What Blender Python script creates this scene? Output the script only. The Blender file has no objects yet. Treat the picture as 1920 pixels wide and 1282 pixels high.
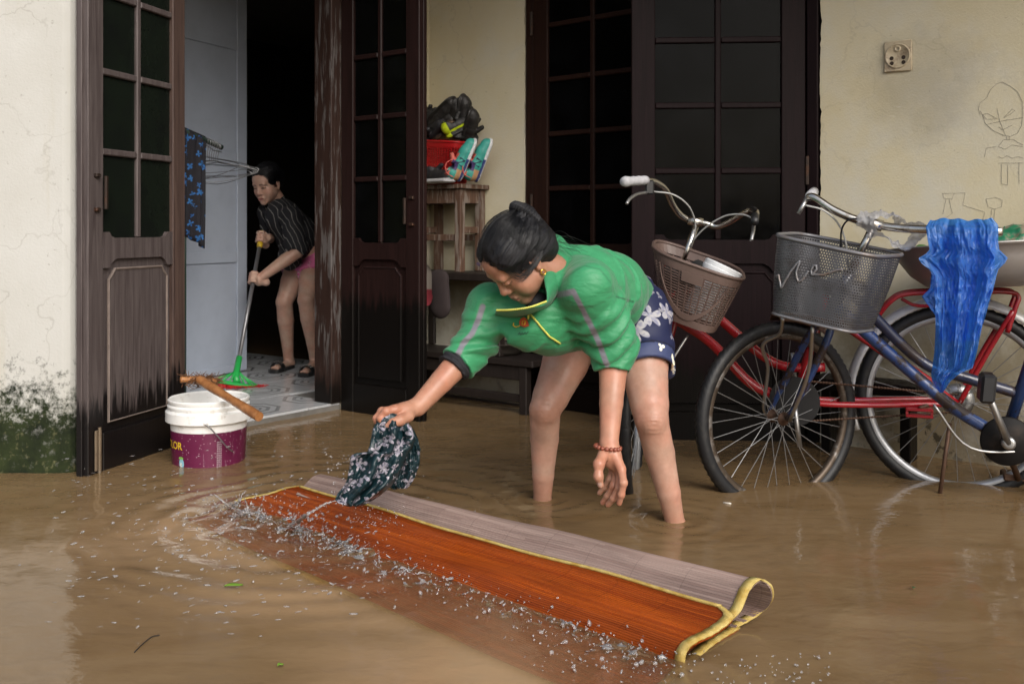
import bpy, bmesh, math, random
import numpy as np
from mathutils import Vector, Matrix, Euler
random.seed(7); RNG = np.random.default_rng(11)
SC = bpy.context.scene
COL = SC.collection
R = math.radians

# ------------------------------------------------------------------ camera, sky, sun, exposure
CAM_H = 0.9; FPX = 1867.0; CX = 960.0; HZ = 430.0
cd = bpy.data.cameras.new('camera'); cam = bpy.data.objects.new('camera', cd); COL.objects.link(cam)
cam.location = (0, 0, CAM_H); cam.rotation_euler = (R(90), 0, 0)
cd.lens = 35.0; cd.sensor_width = 36.0; cd.sensor_fit = 'HORIZONTAL'
cd.shift_y = -(641.0 - HZ) / 1920.0
cd.clip_start = 0.05; cd.clip_end = 500
cd.dof.use_dof = True; cd.dof.focus_distance = 2.9; cd.dof.aperture_fstop = 7.0
SC.camera = cam

SUN_EL, SUN_AZ = R(34), R(157)      # azimuth clockwise from +Y: behind the camera, a little to its right
world = bpy.data.worlds.new('World'); SC.world = world; world.use_nodes = True
wn = world.node_tree; wn.nodes.clear()
_o = wn.nodes.new('ShaderNodeOutputWorld'); _b = wn.nodes.new('ShaderNodeBackground')
_s = wn.nodes.new('ShaderNodeTexSky'); _s.sky_type = 'NISHITA'; _s.sun_disc = False
_s.sun_elevation = SUN_EL; _s.sun_rotation = SUN_AZ; _s.dust_density = 4.0; _s.air_density = 1.0
_h = wn.nodes.new('ShaderNodeHueSaturation'); _h.inputs['Saturation'].default_value = 0.62
wn.links.new(_s.outputs[0], _h.inputs['Color']); wn.links.new(_h.outputs[0], _b.inputs[0])
_b.inputs[1].default_value = 0.14
wn.links.new(_b.outputs[0], _o.inputs[0])
sl = bpy.data.lights.new('sun', 'SUN'); sl.energy = 1.3; sl.angle = R(35); sl.color = (1.0, 0.985, 0.96)
sun = bpy.data.objects.new('sun', sl); COL.objects.link(sun)
_d = Vector((math.sin(SUN_AZ) * math.cos(SUN_EL), math.cos(SUN_AZ) * math.cos(SUN_EL), math.sin(SUN_EL)))
sun.rotation_euler = _d.to_track_quat('Z', 'Y').to_euler(); sun.location = (-3, -4, 8)
SC.view_settings.view_transform = 'Standard'; SC.view_settings.look = 'None'
SC.view_settings.gamma = 1.0; SC.view_settings.use_curve_mapping = False
SC.view_settings.exposure = 0.42
SC.render.engine = 'CYCLES'
SC.cycles.use_denoising = True
SC.cycles.max_bounces = 8; SC.cycles.transparent_max_bounces = 16
SC.cycles.caustics_reflective = False; SC.cycles.caustics_refractive = False

def P(px, py, Y):
    """a point of the place, from its direction in the photograph and its distance in metres"""
    return Vector(((px - CX) / FPX * Y, Y, CAM_H - (py - HZ) / FPX * Y))
def V(*a): return Vector(a)

# ------------------------------------------------------------------ materials
class NT:
    def __init__(s, name):
        s.m = bpy.data.materials.new(name); s.m.use_nodes = True
        s.t = s.m.node_tree; s.t.nodes.clear()
        s.out = s.t.nodes.new('ShaderNodeOutputMaterial'); s._c = None
    def n(s, kind, ins=None, **props):
        nd = s.t.nodes.new('ShaderNode' + kind)
        for k, v in props.items(): setattr(nd, k, v)
        for k, v in (ins or {}).items(): s.put(nd.inputs[k], v)
        return nd
    def put(s, sock, v):
        if isinstance(v, bpy.types.NodeSocket): s.t.links.new(v, sock)
        elif isinstance(v, bpy.types.Node): s.t.links.new(v.outputs[0], sock)
        else:
            if isinstance(v, (tuple, list)) and len(v) == 3 and sock.type == 'RGBA': v = (*v, 1)
            sock.default_value = v
    def co(s, kind='Object'):
        if s._c is None: s._c = s.n('TexCoord')
        return s._c.outputs[kind]
    def pos(s):
        return s.n('NewGeometry').outputs['Position']
    def map(s, vec, scale=(1, 1, 1), loc=(0, 0, 0), rot=(0, 0, 0)):
        return s.n('Mapping', {'Vector': vec, 'Scale': scale, 'Location': loc, 'Rotation': rot}).outputs[0]
    def noise(s, vec, scale=5, detail=4, rough=.55, dist=0):
        return s.n('TexNoise', {'Vector': vec, 'Scale': scale, 'Detail': detail, 'Roughness': rough, 'Distortion': dist}).outputs['Fac']
    def voro(s, vec, scale=5, feature='F1', out='Distance', rnd=1.0):
        return s.n('TexVoronoi', {'Vector': vec, 'Scale': scale, 'Randomness': rnd}, feature=feature).outputs[out]
    def ramp(s, fac, stops, interp='LINEAR'):
        r = s.n('ValToRGB', {'Fac': fac}); cr = r.color_ramp; cr.interpolation = interp
        while len(cr.elements) < len(stops): cr.elements.new(0.5)
        for e, (p, c) in zip(cr.elements, stops):
            e.position = p
            e.color = (c, c, c, 1) if isinstance(c, (int, float)) else (*c[:3], 1)
        return r.outputs[0]
    def mix(s, fac, a, b, mode='MIX'):
        m = s.n('Mix', data_type='RGBA', blend_type=mode)
        s.put(m.inputs[0], fac); s.put(m.inputs[6], a); s.put(m.inputs[7], b)
        return m.outputs[2]
    def math(s, op, a, b=None, clamp=False):
        m = s.n('Math', operation=op, use_clamp=clamp); s.put(m.inputs[0], a)
        if b is not None: s.put(m.inputs[1], b)
        return m.outputs[0]
    def sep(s, vec):
        return s.n('SeparateXYZ', {'Vector': vec}).outputs
    def attr(s, name, out='Color'):
        return s.n('Attribute', attribute_name=name).outputs[out]
    def bump(s, h, strength=.3, dist=.01, normal=None):
        b = s.n('Bump', {'Height': h, 'Strength': strength, 'Distance': dist})
        if normal is not None: s.put(b.inputs['Normal'], normal)
        return b.outputs[0]
    def bsdf(s, **kw):
        p = s.n('BsdfPrincipled')
        for k, v in kw.items():
            s.put(p.inputs[{'color': 'Base Color', 'rough': 'Roughness', 'metal': 'Metallic', 'normal': 'Normal',
                            'spec': 'Specular IOR Level', 'alpha': 'Alpha', 'trans': 'Transmission Weight', 'ior': 'IOR',
                            'sss': 'Subsurface Weight', 'sssr': 'Subsurface Radius', 'ssss': 'Subsurface Scale',
                            'sheen': 'Sheen Weight', 'coat': 'Coat Weight', 'coatr': 'Coat Roughness', 'aniso': 'Anisotropic'}.get(k, k)], v)
        return p
    def done(s, shader):
        s.t.links.new(shader.outputs[0] if isinstance(shader, bpy.types.Node) else shader, s.out.inputs[0]); return s.m

MATS = {}
def simple(name, color, rough=.6, metal=0.0, var=.25, scale=30, bump=.08, spec=.5, dirt=None, coat=0.0):
    """plain material with mottling and fine relief"""
    t = NT(name); c = t.co()
    n1 = t.noise(c, scale, 5); n2 = t.noise(c, scale * .17, 3)
    k = t.ramp(t.mix(.5, n1, n2), [(.3, 1 - var), (.7, 1 + var * .35)])
    col = t.mix(1.0, color, k, 'MULTIPLY')
    if dirt: col = t.mix(t.ramp(t.noise(c, scale * .5, 6, .7), [(.5, 0), (.72, 1)]), col, dirt)
    p = t.bsdf(color=col, rough=t.math('MULTIPLY_ADD', n2, .25) if False else rough, metal=metal, spec=spec, coat=coat,
               normal=t.bump(n1, bump, .004))
    MATS[name] = t.done(p); return MATS[name]

# ------------------------------------------------------------------ building objects
def wloc(o):
    l = Vector((0, 0, 0))
    while o is not None: l = l + o.location; o = o.parent
    return l
def link(name, me, mat=None, parent=None, smooth=False):
    o = bpy.data.objects.new(name, me); COL.objects.link(o)
    if parent is not None: o.parent = parent
    if mat is not None:
        if isinstance(mat, (list, tuple)):
            for m in mat: me.materials.append(m)
        else: me.materials.append(mat)
    if smooth: me.polygons.foreach_set('use_smooth', [True] * len(me.polygons))
    return o
def thing(name, label, cat, loc, group=None):
    o = bpy.data.objects.new(name, None); COL.objects.link(o); o.empty_display_size = .1
    o.location = loc; tag(o, label, cat, group); return o
def tag(o, label=None, cat=None, group=None, kind=None):
    if label: o['label'] = label
    if cat: o['category'] = cat
    if group: o['group'] = group
    if kind: o['kind'] = kind
    return o

class MB:
    """collects shapes given in place coordinates; build() makes them one mesh object"""
    def __init__(s): s.v = []; s.f = []; s.mi = []
    def add(s, vs, fs, mi=0):
        b = len(s.v); s.v.extend([tuple(p) for p in vs]); s.f.extend([tuple(i + b for i in f) for f in fs]); s.mi.extend([mi] * len(fs)); return s
    def hexa(s, p, mi=0):   # 8 corners: bottom 0-3 ccw, top 4-7
        return s.add(p, [(3, 2, 1, 0), (4, 5, 6, 7), (0, 1, 5, 4), (1, 2, 6, 5), (2, 3, 7, 6), (3, 0, 4, 7)], mi)
    def bbox(s, o, ax, ay, az, x0, x1, y0, y1, z0, z1, bev=0.0, mi=0):
        """box in frame (o; ax,ay,az) with optional chamfer"""
        q = lambda x, y, z: o + ax * x + ay * y + az * z
        if bev <= 0:
            return s.hexa([q(x0, y0, z0), q(x1, y0, z0), q(x1, y1, z0), q(x0, y1, z0), q(x0, y0, z1), q(x1, y0, z1), q(x1, y1, z1), q(x0, y1, z1)], mi)
        bm = bmesh.new(); bmesh.ops.create_cube(bm, size=1)
        for v in bm.verts:
            v.co = Vector(((x0 + x1) / 2 + v.co.x * (x1 - x0), (y0 + y1) / 2 + v.co.y * (y1 - y0), (z0 + z1) / 2 + v.co.z * (z1 - z0)))
        bmesh.ops.bevel(bm, geom=bm.edges[:], offset=bev, segments=1, affect='EDGES')
        bm.verts.index_update()
        s.add([q(*v.co) for v in bm.verts], [[v.index for v in f.verts] for f in bm.faces], mi); bm.free(); return s
    def tube(s, pts, r, n=10, cap=True, mi=0, closed=False, flat=None):
        pts = [Vector(p) for p in pts]; m = len(pts)
        rs = r if isinstance(r, (list, tuple, np.ndarray)) else [r] * m
        vs = []; prev = None
        for i in range(m):
            a = pts[i - 1] if (i > 0 or closed) else pts[i]; b = pts[(i + 1) % m] if (i < m - 1 or closed) else pts[i]
            t = (b - a).normalized() if (b - a).length > 1e-9 else Vector((0, 0, 1))
            if prev is None:
                up = Vector((0, 0, 1)) if abs(t.z) < .9 else Vector((1, 0, 0))
                u = t.cross(up).normalized()
            else: u = (prev - t * prev.dot(t)).normalized()
            prev = u; w = t.cross(u)
            for k in range(n):
                an = 2 * math.pi * k / n
                vs.append(pts[i] + (u * math.cos(an) + w * math.sin(an)) * rs[i])
        fs = []
        for i in range(m if closed else m - 1):
            j = (i + 1) % m
            for k in range(n):
                fs.append((i * n + k, i * n + (k + 1) % n, j * n + (k + 1) % n, j * n + k))
        if cap and not closed:
            fs.append(tuple(reversed(range(n)))); fs.append(tuple((m - 1) * n + k for k in range(n)))
        return s.add(vs, fs, mi)
    def lathe(s, o, prof, n=40, ax=None, up=None, mi=0, cap0=False, cap1=False, arc=(0, 2 * math.pi)):
        up = up or Vector((0, 0, 1)); ax = ax or Vector((1, 0, 0)); ay = up.cross(ax)
        full = abs(arc[1] - arc[0] - 2 * math.pi) < 1e-6; m = n if full else n + 1
        vs = [o + (ax * math.cos(a) + ay * math.sin(a)) * r + up * z for r, z in prof
              for a in [arc[0] + (arc[1] - arc[0]) * k / n for k in range(m)]]
        fs = []
        for i in range(len(prof) - 1):
            for k in range(n):
                k2 = (k + 1) % m
                fs.append((i * m + k, i * m + k2, (i + 1) * m + k2, (i + 1) * m + k))
        if cap0: fs.append(tuple(reversed(range(m))))
        if cap1: fs.append(tuple((len(prof) - 1) * m + k for k in range(m)))
        return s.add(vs, fs, mi)
    def grid(s, rows, mi=0, closed=False):
        m = len(rows[0]); vs = [p for r in rows for p in r]; fs = []
        for i in range(len(rows) - 1):
            for k in range(m if closed else m - 1):
                k2 = (k + 1) % m
                fs.append((i * m + k, i * m + k2, (i + 1) * m + k2, (i + 1) * m + k))
        return s.add(vs, fs, mi)
    def prism(s, o, ax, ay, az, outline, y0, y1, mi=0):
        """outline in (x,z) of the frame, extruded along y"""
        n = len(outline)
        vs = [o + ax * x + ay * y0 + az * z for x, z in outline] + [o + ax * x + ay * y1 + az * z for x, z in outline]
        fs = [tuple(range(n)), tuple(reversed(range(n, 2 * n)))] + [(k, k + n, (k + 1) % n + n, (k + 1) % n) for k in range(n)]
        return s.add(vs, fs, mi)
    def build(s, name, mat=None, parent=None, smooth=False, recalc=True, origin=None):
        o0 = wloc(parent) if parent is not None else Vector(origin if origin is not None else (0, 0, 0))
        me = bpy.data.meshes.new(name)
        me.from_pydata([(p[0] - o0.x, p[1] - o0.y, p[2] - o0.z) for p in s.v], [], s.f)
        if isinstance(mat, (list, tuple)): me.polygons.foreach_set('material_index', s.mi)
        if recalc:
            bm = bmesh.new(); bm.from_mesh(me); bmesh.ops.recalc_face_normals(bm, faces=bm.faces); bm.to_mesh(me); bm.free()
        me.update()
        o = link(name, me, mat, parent, smooth)
        if parent is None: o.location = o0
        return o
def smooth_by_angle(o, deg=40):
    me = o.data; bm = bmesh.new(); bm.from_mesh(me)
    for f in bm.faces: f.smooth = True
    for e in bm.edges:
        if len(e.link_faces) == 2: e.smooth = e.calc_face_angle(0) < R(deg)
    bm.to_mesh(me); bm.free(); return o
def spline(pts, n=8, closed=False):
    """Catmull-Rom through pts"""
    pts = [Vector(p) for p in pts]; out = []; m = len(pts)
    rng = range(m if closed else m - 1)
    for i in rng:
        p0 = pts[i - 1] if (i > 0 or closed) else pts[i] * 2 - pts[i + 1]
        p1 = pts[i]; p2 = pts[(i + 1) % m]
        p3 = pts[(i + 2) % m] if (i + 2 < m or closed) else p2 * 2 - p1
        for k in range(n):
            t = k / n
            out.append(.5 * ((2 * p1) + (p2 - p0) * t + (2 * p0 - 5 * p1 + 4 * p2 - p3) * t * t + (3 * p1 - p0 - 3 * p2 + p3) * t ** 3))
    if not closed: out.append(pts[-1])
    return out
def setcol(o, cols, name='Col'):
    """per-vertex colour attribute"""
    a = o.data.color_attributes.new(name, 'FLOAT_COLOR', 'POINT')
    c = np.ones((len(o.data.vertices), 4), np.float32); cols = np.asarray(cols, np.float32)
    c[:, :cols.shape[1]] = cols; a.data.foreach_set('color', c.ravel())
def vnoise(p, seed=0):
    """smooth value noise, p (n,3) -> (n,) in -1..1"""
    p = np.asarray(p, np.float64); i = np.floor(p).astype(np.int64); f = p - i; f = f * f * (3 - 2 * f)
    def h(ix, iy, iz):
        x = (ix * 374761393 + iy * 668265263 + iz * 2147483647 + seed * 974711) & 0xffffffff
        x = ((x ^ (x >> 13)) * 1274126177) & 0xffffffff; x ^= (x >> 16)
        return (x & 0xffff) / 32767.5 - 1
    r = 0
    for dx in (0, 1):
        for dy in (0, 1):
            for dz in (0, 1):
                w = (f[:, 0] if dx else 1 - f[:, 0]) * (f[:, 1] if dy else 1 - f[:, 1]) * (f[:, 2] if dz else 1 - f[:, 2])
                r = r + w * h(i[:, 0] + dx, i[:, 1] + dy, i[:, 2] + dz)
    return r

# ------------------------------------------------------------------ implicit surfaces (bodies, clothes, soft things)
class SDF:
    def __init__(s, lo, hi, h):
        s.lo = np.array(lo, float); s.h = h
        s.n = np.ceil((np.array(hi, float) - s.lo) / h).astype(int) + 1
        s.F = np.full(s.n, 1.0, np.float32)
        s.ax = [s.lo[i] + h * np.arange(s.n[i]) for i in range(3)]
    def _sub(s, lo, hi):
        a = np.maximum(np.floor((np.array(lo) - s.lo) / s.h).astype(int), 0); b = np.minimum(np.ceil((np.array(hi) - s.lo) / s.h).astype(int) + 1, s.n)
        if (b <= a).any(): return None
        sl = tuple(slice(a[i], b[i]) for i in range(3))
        X, Y, Z = np.meshgrid(s.ax[0][sl[0]], s.ax[1][sl[1]], s.ax[2][sl[2]], indexing='ij')
        return sl, X, Y, Z
    def _put(s, sl, d, k, sub):
        F = s.F[sl]
        if sub:
            h = np.clip(.5 - .5 * (F + d) / k, 0, 1); s.F[sl] = F * (1 - h) - d * h + k * h * (1 - h)
        else:
            h = np.clip(.5 + .5 * (F - d) / k, 0, 1); s.F[sl] = F * (1 - h) + d * h - k * h * (1 - h)
    def cone(s, a, b, ra, rb, k=.01, sub=False, flat=None, ratio=1.0):
        """tapered capsule; flat=(direction) squeezes it along that direction by ratio"""
        a = np.array(a, float); b = np.array(b, float); m = max(ra, rb) + k + 3 * s.h
        r = s._sub(np.minimum(a, b) - m, np.maximum(a, b) + m)
        if r is None: return s
        sl, X, Y, Z = r; d = b - a; L = max(float(d @ d), 1e-9)
        px, py, pz = X - a[0], Y - a[1], Z - a[2]
        t = np.clip((px * d[0] + py * d[1] + pz * d[2]) / L, 0, 1)
        qx, qy, qz = px - t * d[0], py - t * d[1], pz - t * d[2]
        if flat is not None:
            f = np.array(flat, float); f /= np.linalg.norm(f)
            w = (qx * f[0] + qy * f[1] + qz * f[2]) * (1 / ratio - 1)
            qx, qy, qz = qx + w * f[0], qy + w * f[1], qz + w * f[2]
        dist = np.sqrt(qx * qx + qy * qy + qz * qz) - (ra + (rb - ra) * t)
        if flat is not None: dist = np.where(dist > 0, dist * (.5 + .5 * ratio), dist)
        s._put(sl, dist.astype(np.float32), k, sub); return s
    def chain(s, pts, rs, k=.012, **kw):
        for i in range(len(pts) - 1): s.cone(pts[i], pts[i + 1], rs[i], rs[i + 1], k, **kw)
        return s
    def ell(s, c, r, M=None, k=.012, sub=False):
        """ellipsoid, radii r along the columns of M"""
        c = np.array(c, float); r = np.array(r, float); M = np.eye(3) if M is None else np.array(M, float)
        m = np.abs(M) @ r + k + 3 * s.h
        q = s._sub(c - m, c + m)
        if q is None: return s
        sl, X, Y, Z = q; px, py, pz = X - c[0], Y - c[1], Z - c[2]
        u = [px * M[0, i] + py * M[1, i] + pz * M[2, i] for i in range(3)]
        k0 = np.sqrt(sum((u[i] / r[i]) ** 2 for i in range(3))); k1 = np.sqrt(sum((u[i] / r[i] ** 2) ** 2 for i in range(3)))
        d = k0 * (k0 - 1) / np.maximum(k1, 1e-6)
        s._put(sl, d.astype(np.float32), k, sub); return s
    def half(s, p, nrm, k=.004):
        """keep the side the normal points away from"""
        X, Y, Z = np.meshgrid(*s.ax, indexing='ij'); nrm = np.array(nrm, float); nrm /= np.linalg.norm(nrm)
        d = ((X - p[0]) * nrm[0] + (Y - p[1]) * nrm[1] + (Z - p[2]) * nrm[2]).astype(np.float32)
        h = np.clip(.5 - .5 * (s.F - d) / k, 0, 1); s.F = s.F * (1 - h) + d * h + k * h * (1 - h); return s
    def warp(s, fn, band=.03):
        """add fn(points) to the field near the surface"""
        idx = np.nonzero(np.abs(s.F) < band)
        p = np.stack([s.ax[i][idx[i]] for i in range(3)], 1)
        s.F[idx] += fn(p).astype(np.float32); return s
    def mesh(s):
        F = s.F; n = s.n; neg = F < 0
        c = np.zeros(n - 1, np.int8)
        for dx in (0, 1):
            for dy in (0, 1):
                for dz in (0, 1): c += neg[dx:n[0] - 1 + dx, dy:n[1] - 1 + dy, dz:n[2] - 1 + dz]
        act = np.nonzero((c > 0) & (c < 8)); N = len(act[0])
        vid = np.full(n - 1, -1, np.int64); vid[act] = np.arange(N)
        acc = np.zeros((N, 3)); cnt = np.zeros(N); cor = [(x, y, z) for x in (0, 1) for y in (0, 1) for z in (0, 1)]
        val = {q: F[act[0] + q[0], act[1] + q[1], act[2] + q[2]] for q in cor}
        for q in cor:
            for axs in range(3):
                if q[axs] == 0:
                    q2 = list(q); q2[axs] = 1; a, b = val[q], val[tuple(q2)]
                    m = (a < 0) != (b < 0); t = np.where(m, a / np.where(m, a - b, 1), 0)
                    pt = np.zeros((N, 3)); pt[:] = q; pt[:, axs] += t
                    acc[m] += pt[m]; cnt[m] += 1
        v = s.lo + s.h * (np.stack(act, 1) + acc / np.maximum(cnt, 1)[:, None])
        fs = []
        for axs in range(3):
            o1, o2 = [(1, 2), (2, 0), (0, 1)][axs]
            A = [slice(1, n[i] - 1) for i in range(3)]; B = list(A); A[axs] = slice(0, n[axs] - 1); B[axs] = slice(1, n[axs])
            e = neg[tuple(A)] != neg[tuple(B)]; idx = np.stack(np.nonzero(e), 1)
            idx[:, o1] += 1; idx[:, o2] += 1
            flip = neg[tuple(idx.T)]
            def at(d1, d2):
                j = idx.copy(); j[:, o1] += d1; j[:, o2] += d2; return vid[tuple(j.T)]
            qd = np.stack([at(-1, -1), at(0, -1), at(0, 0), at(-1, 0)], 1)
            qd[~flip] = qd[~flip][:, ::-1]; fs.append(qd)
        return v, np.concatenate(fs)
    def build(s, name, mat, parent=None, color=None, origin=None, relax=1, largest=False):
        v, f = s.mesh()
        if largest:
            lab = np.arange(len(v)); e = np.concatenate([f[:, [0, 1]], f[:, [1, 2]], f[:, [2, 3]]])
            for _ in range(400):
                old = lab.copy(); np.minimum.at(lab, e[:, 0], lab[e[:, 1]]); np.minimum.at(lab, e[:, 1], lab[e[:, 0]]); lab = lab[lab]
                if (lab == old).all(): break
            ids, cnt = np.unique(lab, return_counts=True); keep = lab == ids[cnt.argmax()]
            new = np.cumsum(keep) - 1; f = new[f[keep[f[:, 0]]]]; v = v[keep]
        if relax:
            e = np.concatenate([f[:, [0, 1]], f[:, [1, 2]], f[:, [2, 3]], f[:, [3, 0]]])
            for _ in range(relax):
                a = np.zeros_like(v); c = np.zeros(len(v))
                np.add.at(a, e[:, 0], v[e[:, 1]]); np.add.at(c, e[:, 0], 1)
                np.add.at(a, e[:, 1], v[e[:, 0]]); np.add.at(c, e[:, 1], 1)
                v = v * .5 + .5 * a / np.maximum(c, 1)[:, None]
        o0 = np.array(wloc(parent)) if parent is not None else np.array(origin if origin is not None else (0, 0, 0), float)
        me = bpy.data.meshes.new(name)
        me.vertices.add(len(v)); me.vertices.foreach_set('co', (v - o0).astype(np.float32).ravel())
        me.loops.add(f.size); me.loops.foreach_set('vertex_index', f.astype(np.int32).ravel())
        me.polygons.add(len(f)); me.polygons.foreach_set('loop_start', np.arange(0, f.size, 4, dtype=np.int32))
        me.polygons.foreach_set('loop_total', np.full(len(f), 4, np.int32))
        me.update(calc_edges=True); me.validate()
        o = link(name, me, mat, parent, True)
        if parent is None: o.location = o0
        if color is not None: setcol(o, color(v))
        o['_n'] = 0; del o['_n']
        return o
def segd(p, pts):
    """distance from points p (n,3) to a polyline"""
    best = np.full(len(p), 9.0); pts = [np.array(q, float) for q in pts]
    for a, b in zip(pts[:-1], pts[1:]):
        d = b - a; t = np.clip(((p - a) @ d) / max(d @ d, 1e-9), 0, 1)
        best = np.minimum(best, np.linalg.norm(p - a - t[:, None] * d, axis=1))
    return best
# ------------------------------------------------------------------ the plan of the place
Z3 = V(0, 0, 1)
A_ = V(.6018, .7986, 0); B_ = V(.7986, -.6018, 0)   # along the doorway wall (away), along the long wall (to the right)
CORN = V(-.455, 5.53, 0)
GROUND = -.09; FLOOR_Z = .035; ROOM_H = 2.75
def Bp(u, off=0, z=0): return CORN + B_ * u - A_ * off + Z3 * z      # long wall: u from corner, off = outwards
def Ap(v, off=0, z=0): return CORN - A_ * v + B_ * off + Z3 * z      # doorway wall: v from corner towards camera
def ub(px, off=0):
    """distance along the long wall where the view direction px meets it"""
    k = (px - CX) / FPX; o = CORN - A_ * off
    return (k * o.y - o.x) / (B_.x - k * B_.y)

# ---- materials of the setting
def plaster(name, base, stain, peel, mode):
    t = NT(name); p = t.pos(); x, y, z = t.sep(p)
    big = t.noise(p, 1.6, 5, .6); mid = t.noise(p, 7, 5, .6); fine = t.noise(p, 120, 3)
    col = t.mix(t.ramp(big, [(.38, 0), (.66, 1)]), base, stain)
    col = t.mix(t.ramp(mid, [(.5, 0), (.8, .35)]), col, peel)
    specks = t.ramp(t.noise(p, 55, 2, .5), [(.71, 0), (.76, 1)])
    col = t.mix(t.math('MULTIPLY', specks, .35), col, (.16, .14, .11))
    # hairline cracks
    w = t.n('VectorMath', {0: p, 1: t.n('VectorMath', {0: t.n('TexNoise', {'Vector': p, 'Scale': 5.0, 'Detail': 5}).outputs['Color'], 'Scale': .35}, operation='SCALE').outputs[0]}, operation='ADD').outputs[0]
    cr = t.voro(w, 2.6, 'DISTANCE_TO_EDGE')
    crack = t.math('MULTIPLY', t.ramp(cr, [(.0, 1), (.012, 0)]), t.ramp(t.noise(p, 2.3, 2), [(.45, 0), (.6, 1)]))
    col = t.mix(t.math('MULTIPLY', crack, .22 if mode == 'stain' else .35), col, (.22, .20, .17))
    if mode == 'moss':
        edge = t.math('ADD', z, t.math('MULTIPLY', t.math('SUBTRACT', t.noise(p, 4.5, 7, .72), .5), .75))
        edge = t.math('ADD', edge, t.math('MULTIPLY', t.math('ADD', x, 1.6), -.12))
        edge = t.math('ADD', edge, t.math('MULTIPLY', t.math('SUBTRACT', t.noise(p, 42, 5, .7), .5), .42))
        m = t.ramp(edge, [(.24, 1), (.36, 0)])
        m2 = t.math('MULTIPLY', m, t.ramp(t.noise(p, 26, 6, .75), [(.56, 1), (.80, .5)]))
        moss = t.mix(t.ramp(t.noise(p, 9, 5, .7), [(.35, 0), (.65, 1)]), (.006, .010, .004), (.024, .034, .010))
        moss = t.mix(t.ramp(t.noise(p, 38, 4, .7), [(.58, 0), (.78, .8)]), moss, (.17, .16, .08))
        col = t.mix(m2, col, moss)
        drip = t.ramp(t.noise(t.map(p, (9, 9, .8)), 2, 4), [(.55, 0), (.75, .3)])
        col = t.mix(t.math('MULTIPLY', drip, t.math('SUBTRACT', 1.0, m)), col, (.40, .37, .27))
    elif mode == 'stain':
        wet = t.ramp(t.math('ADD', z, t.math('MULTIPLY', t.math('SUBTRACT', mid, .5), .16)), [(.20, 1), (.40, 0)])
        col = t.mix(t.math('MULTIPLY', wet, .7), col, (.22, .12, .055))
        dirt_shade = t.math('MULTIPLY', t.ramp(t.math('ADD', z, t.math('MULTIPLY', t.math('SUBTRACT', t.noise(t.map(p, (3, 3, 1.2)), 1.6, 5, .6), .5), .5)), [(.50, 1), (.98, 0)]), .80)  # splashed dirt low on the wall, with shade behind the bicycles painted in
        col = t.mix(dirt_shade, col, (.17, .145, .10))
        spall = t.math('MULTIPLY', t.ramp(z, [(.10, 1), (.26, 0)]), t.ramp(t.noise(p, 11, 5, .65), [(.56, 0), (.60, 1)]))
        col = t.mix(spall, col, (.030, .024, .018))
        ock = t.ramp(t.noise(t.map(p, (1, 1, .7), (3, 1, 0)), 1.9, 5, .62), [(.38, 0), (.58, 1)])
        col = t.mix(t.math('MULTIPLY', ock, t.ramp(z, [(1.0, .10), (1.7, .8)])), col, (.58, .44, .18))
        wht = t.math('MULTIPLY', t.ramp(t.noise(t.map(p, (1, 1, 1), (5, 2, 7)), 2.6, 6, .65), [(.46, 0), (.64, 1)]), .6)
        col = t.mix(wht, col, (.55, .535, .47))
        grey = t.n('VectorMath', {0: p, 1: tuple(Bp(2.62, 0, 1.47))}, operation='DISTANCE').outputs['Value']
        g = t.math('MULTIPLY', t.ramp(t.math('ADD', grey, t.math('MULTIPLY', t.math('SUBTRACT', t.noise(p, 6, 6, .7), .45), .45)), [(.10, 1), (.30, 0)]), .30)
        col = t.mix(g, col, (.15, .13, .11))
        scr = t.math('MULTIPLY', t.ramp(t.noise(t.map(p, (8, 8, 30), rot=(0, .5, .3)), 3, 3), [(.66, 0), (.74, 1)]), .3)
        col = t.mix(scr, col, (.66, .63, .54))
    b = t.bump(t.mix(.3, fine, t.noise(p, 30, 4)), .35, .004)
    return t.done(t.bsdf(color=col, rough=.88, spec=.25, normal=b))
M_PIER = plaster('pier_plaster', (.50, .50, .475), (.45, .445, .41), (.55, .55, .53), 'moss')
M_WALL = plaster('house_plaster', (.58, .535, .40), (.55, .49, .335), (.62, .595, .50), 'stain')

def wood(name, light, dark, wetcol, wetz, grain=(34, 34, 1.6), rough=.5, peel=None, wetamp=.3, spec=.35):
    t = NT(name); p = t.pos(); x, y, z = t.sep(p)
    g = t.noise(t.map(p, grain), 2.2, 6, .65, .6); g2 = t.noise(p, 3.2, 5, .6)
    col = t.mix(t.ramp(g, [(.3, 0), (.7, 1)]), dark, light)
    col = t.mix(t.ramp(g2, [(.42, 0), (.68, .7)]), col, t.mix(.5, light, dark))
    r = rough
    if peel:
        m = t.ramp(t.noise(t.map(p, (22, 22, 2.2)), 2.0, 5, .62), [(.52, 0), (.57, 1)])
        m = t.math('MULTIPLY', m, t.ramp(z, [(.16, 0), (.35, 1)]))
        col = t.mix(m, col, peel)
    if wetz is not None:
        e = t.math('ADD', z, t.math('MULTIPLY', t.math('SUBTRACT', t.noise(t.map(p, (26, 26, 2.4)), 1.6, 5, .6), .5), wetamp))
        m = t.ramp(e, [(wetz - .03, 1), (wetz + .03, 0)])
        col = t.mix(m, col, wetcol); r = t.mix(m, (rough,) * 3, (.28,) * 3)
    nail = t.ramp(t.noise(p, 40, 3, .6), [(.70, 0), (.76, .5)])
    col = t.mix(nail, col, dark)
    return t.done(t.bsdf(color=col, rough=r, spec=spec, normal=t.bump(g, .35, .003)))
M_WOODL = wood('weathered_wood', (.118, .098, .094), (.040, .029, .029), (.008, .0065, .0065), .26, wetamp=.42, spec=.3)
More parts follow.
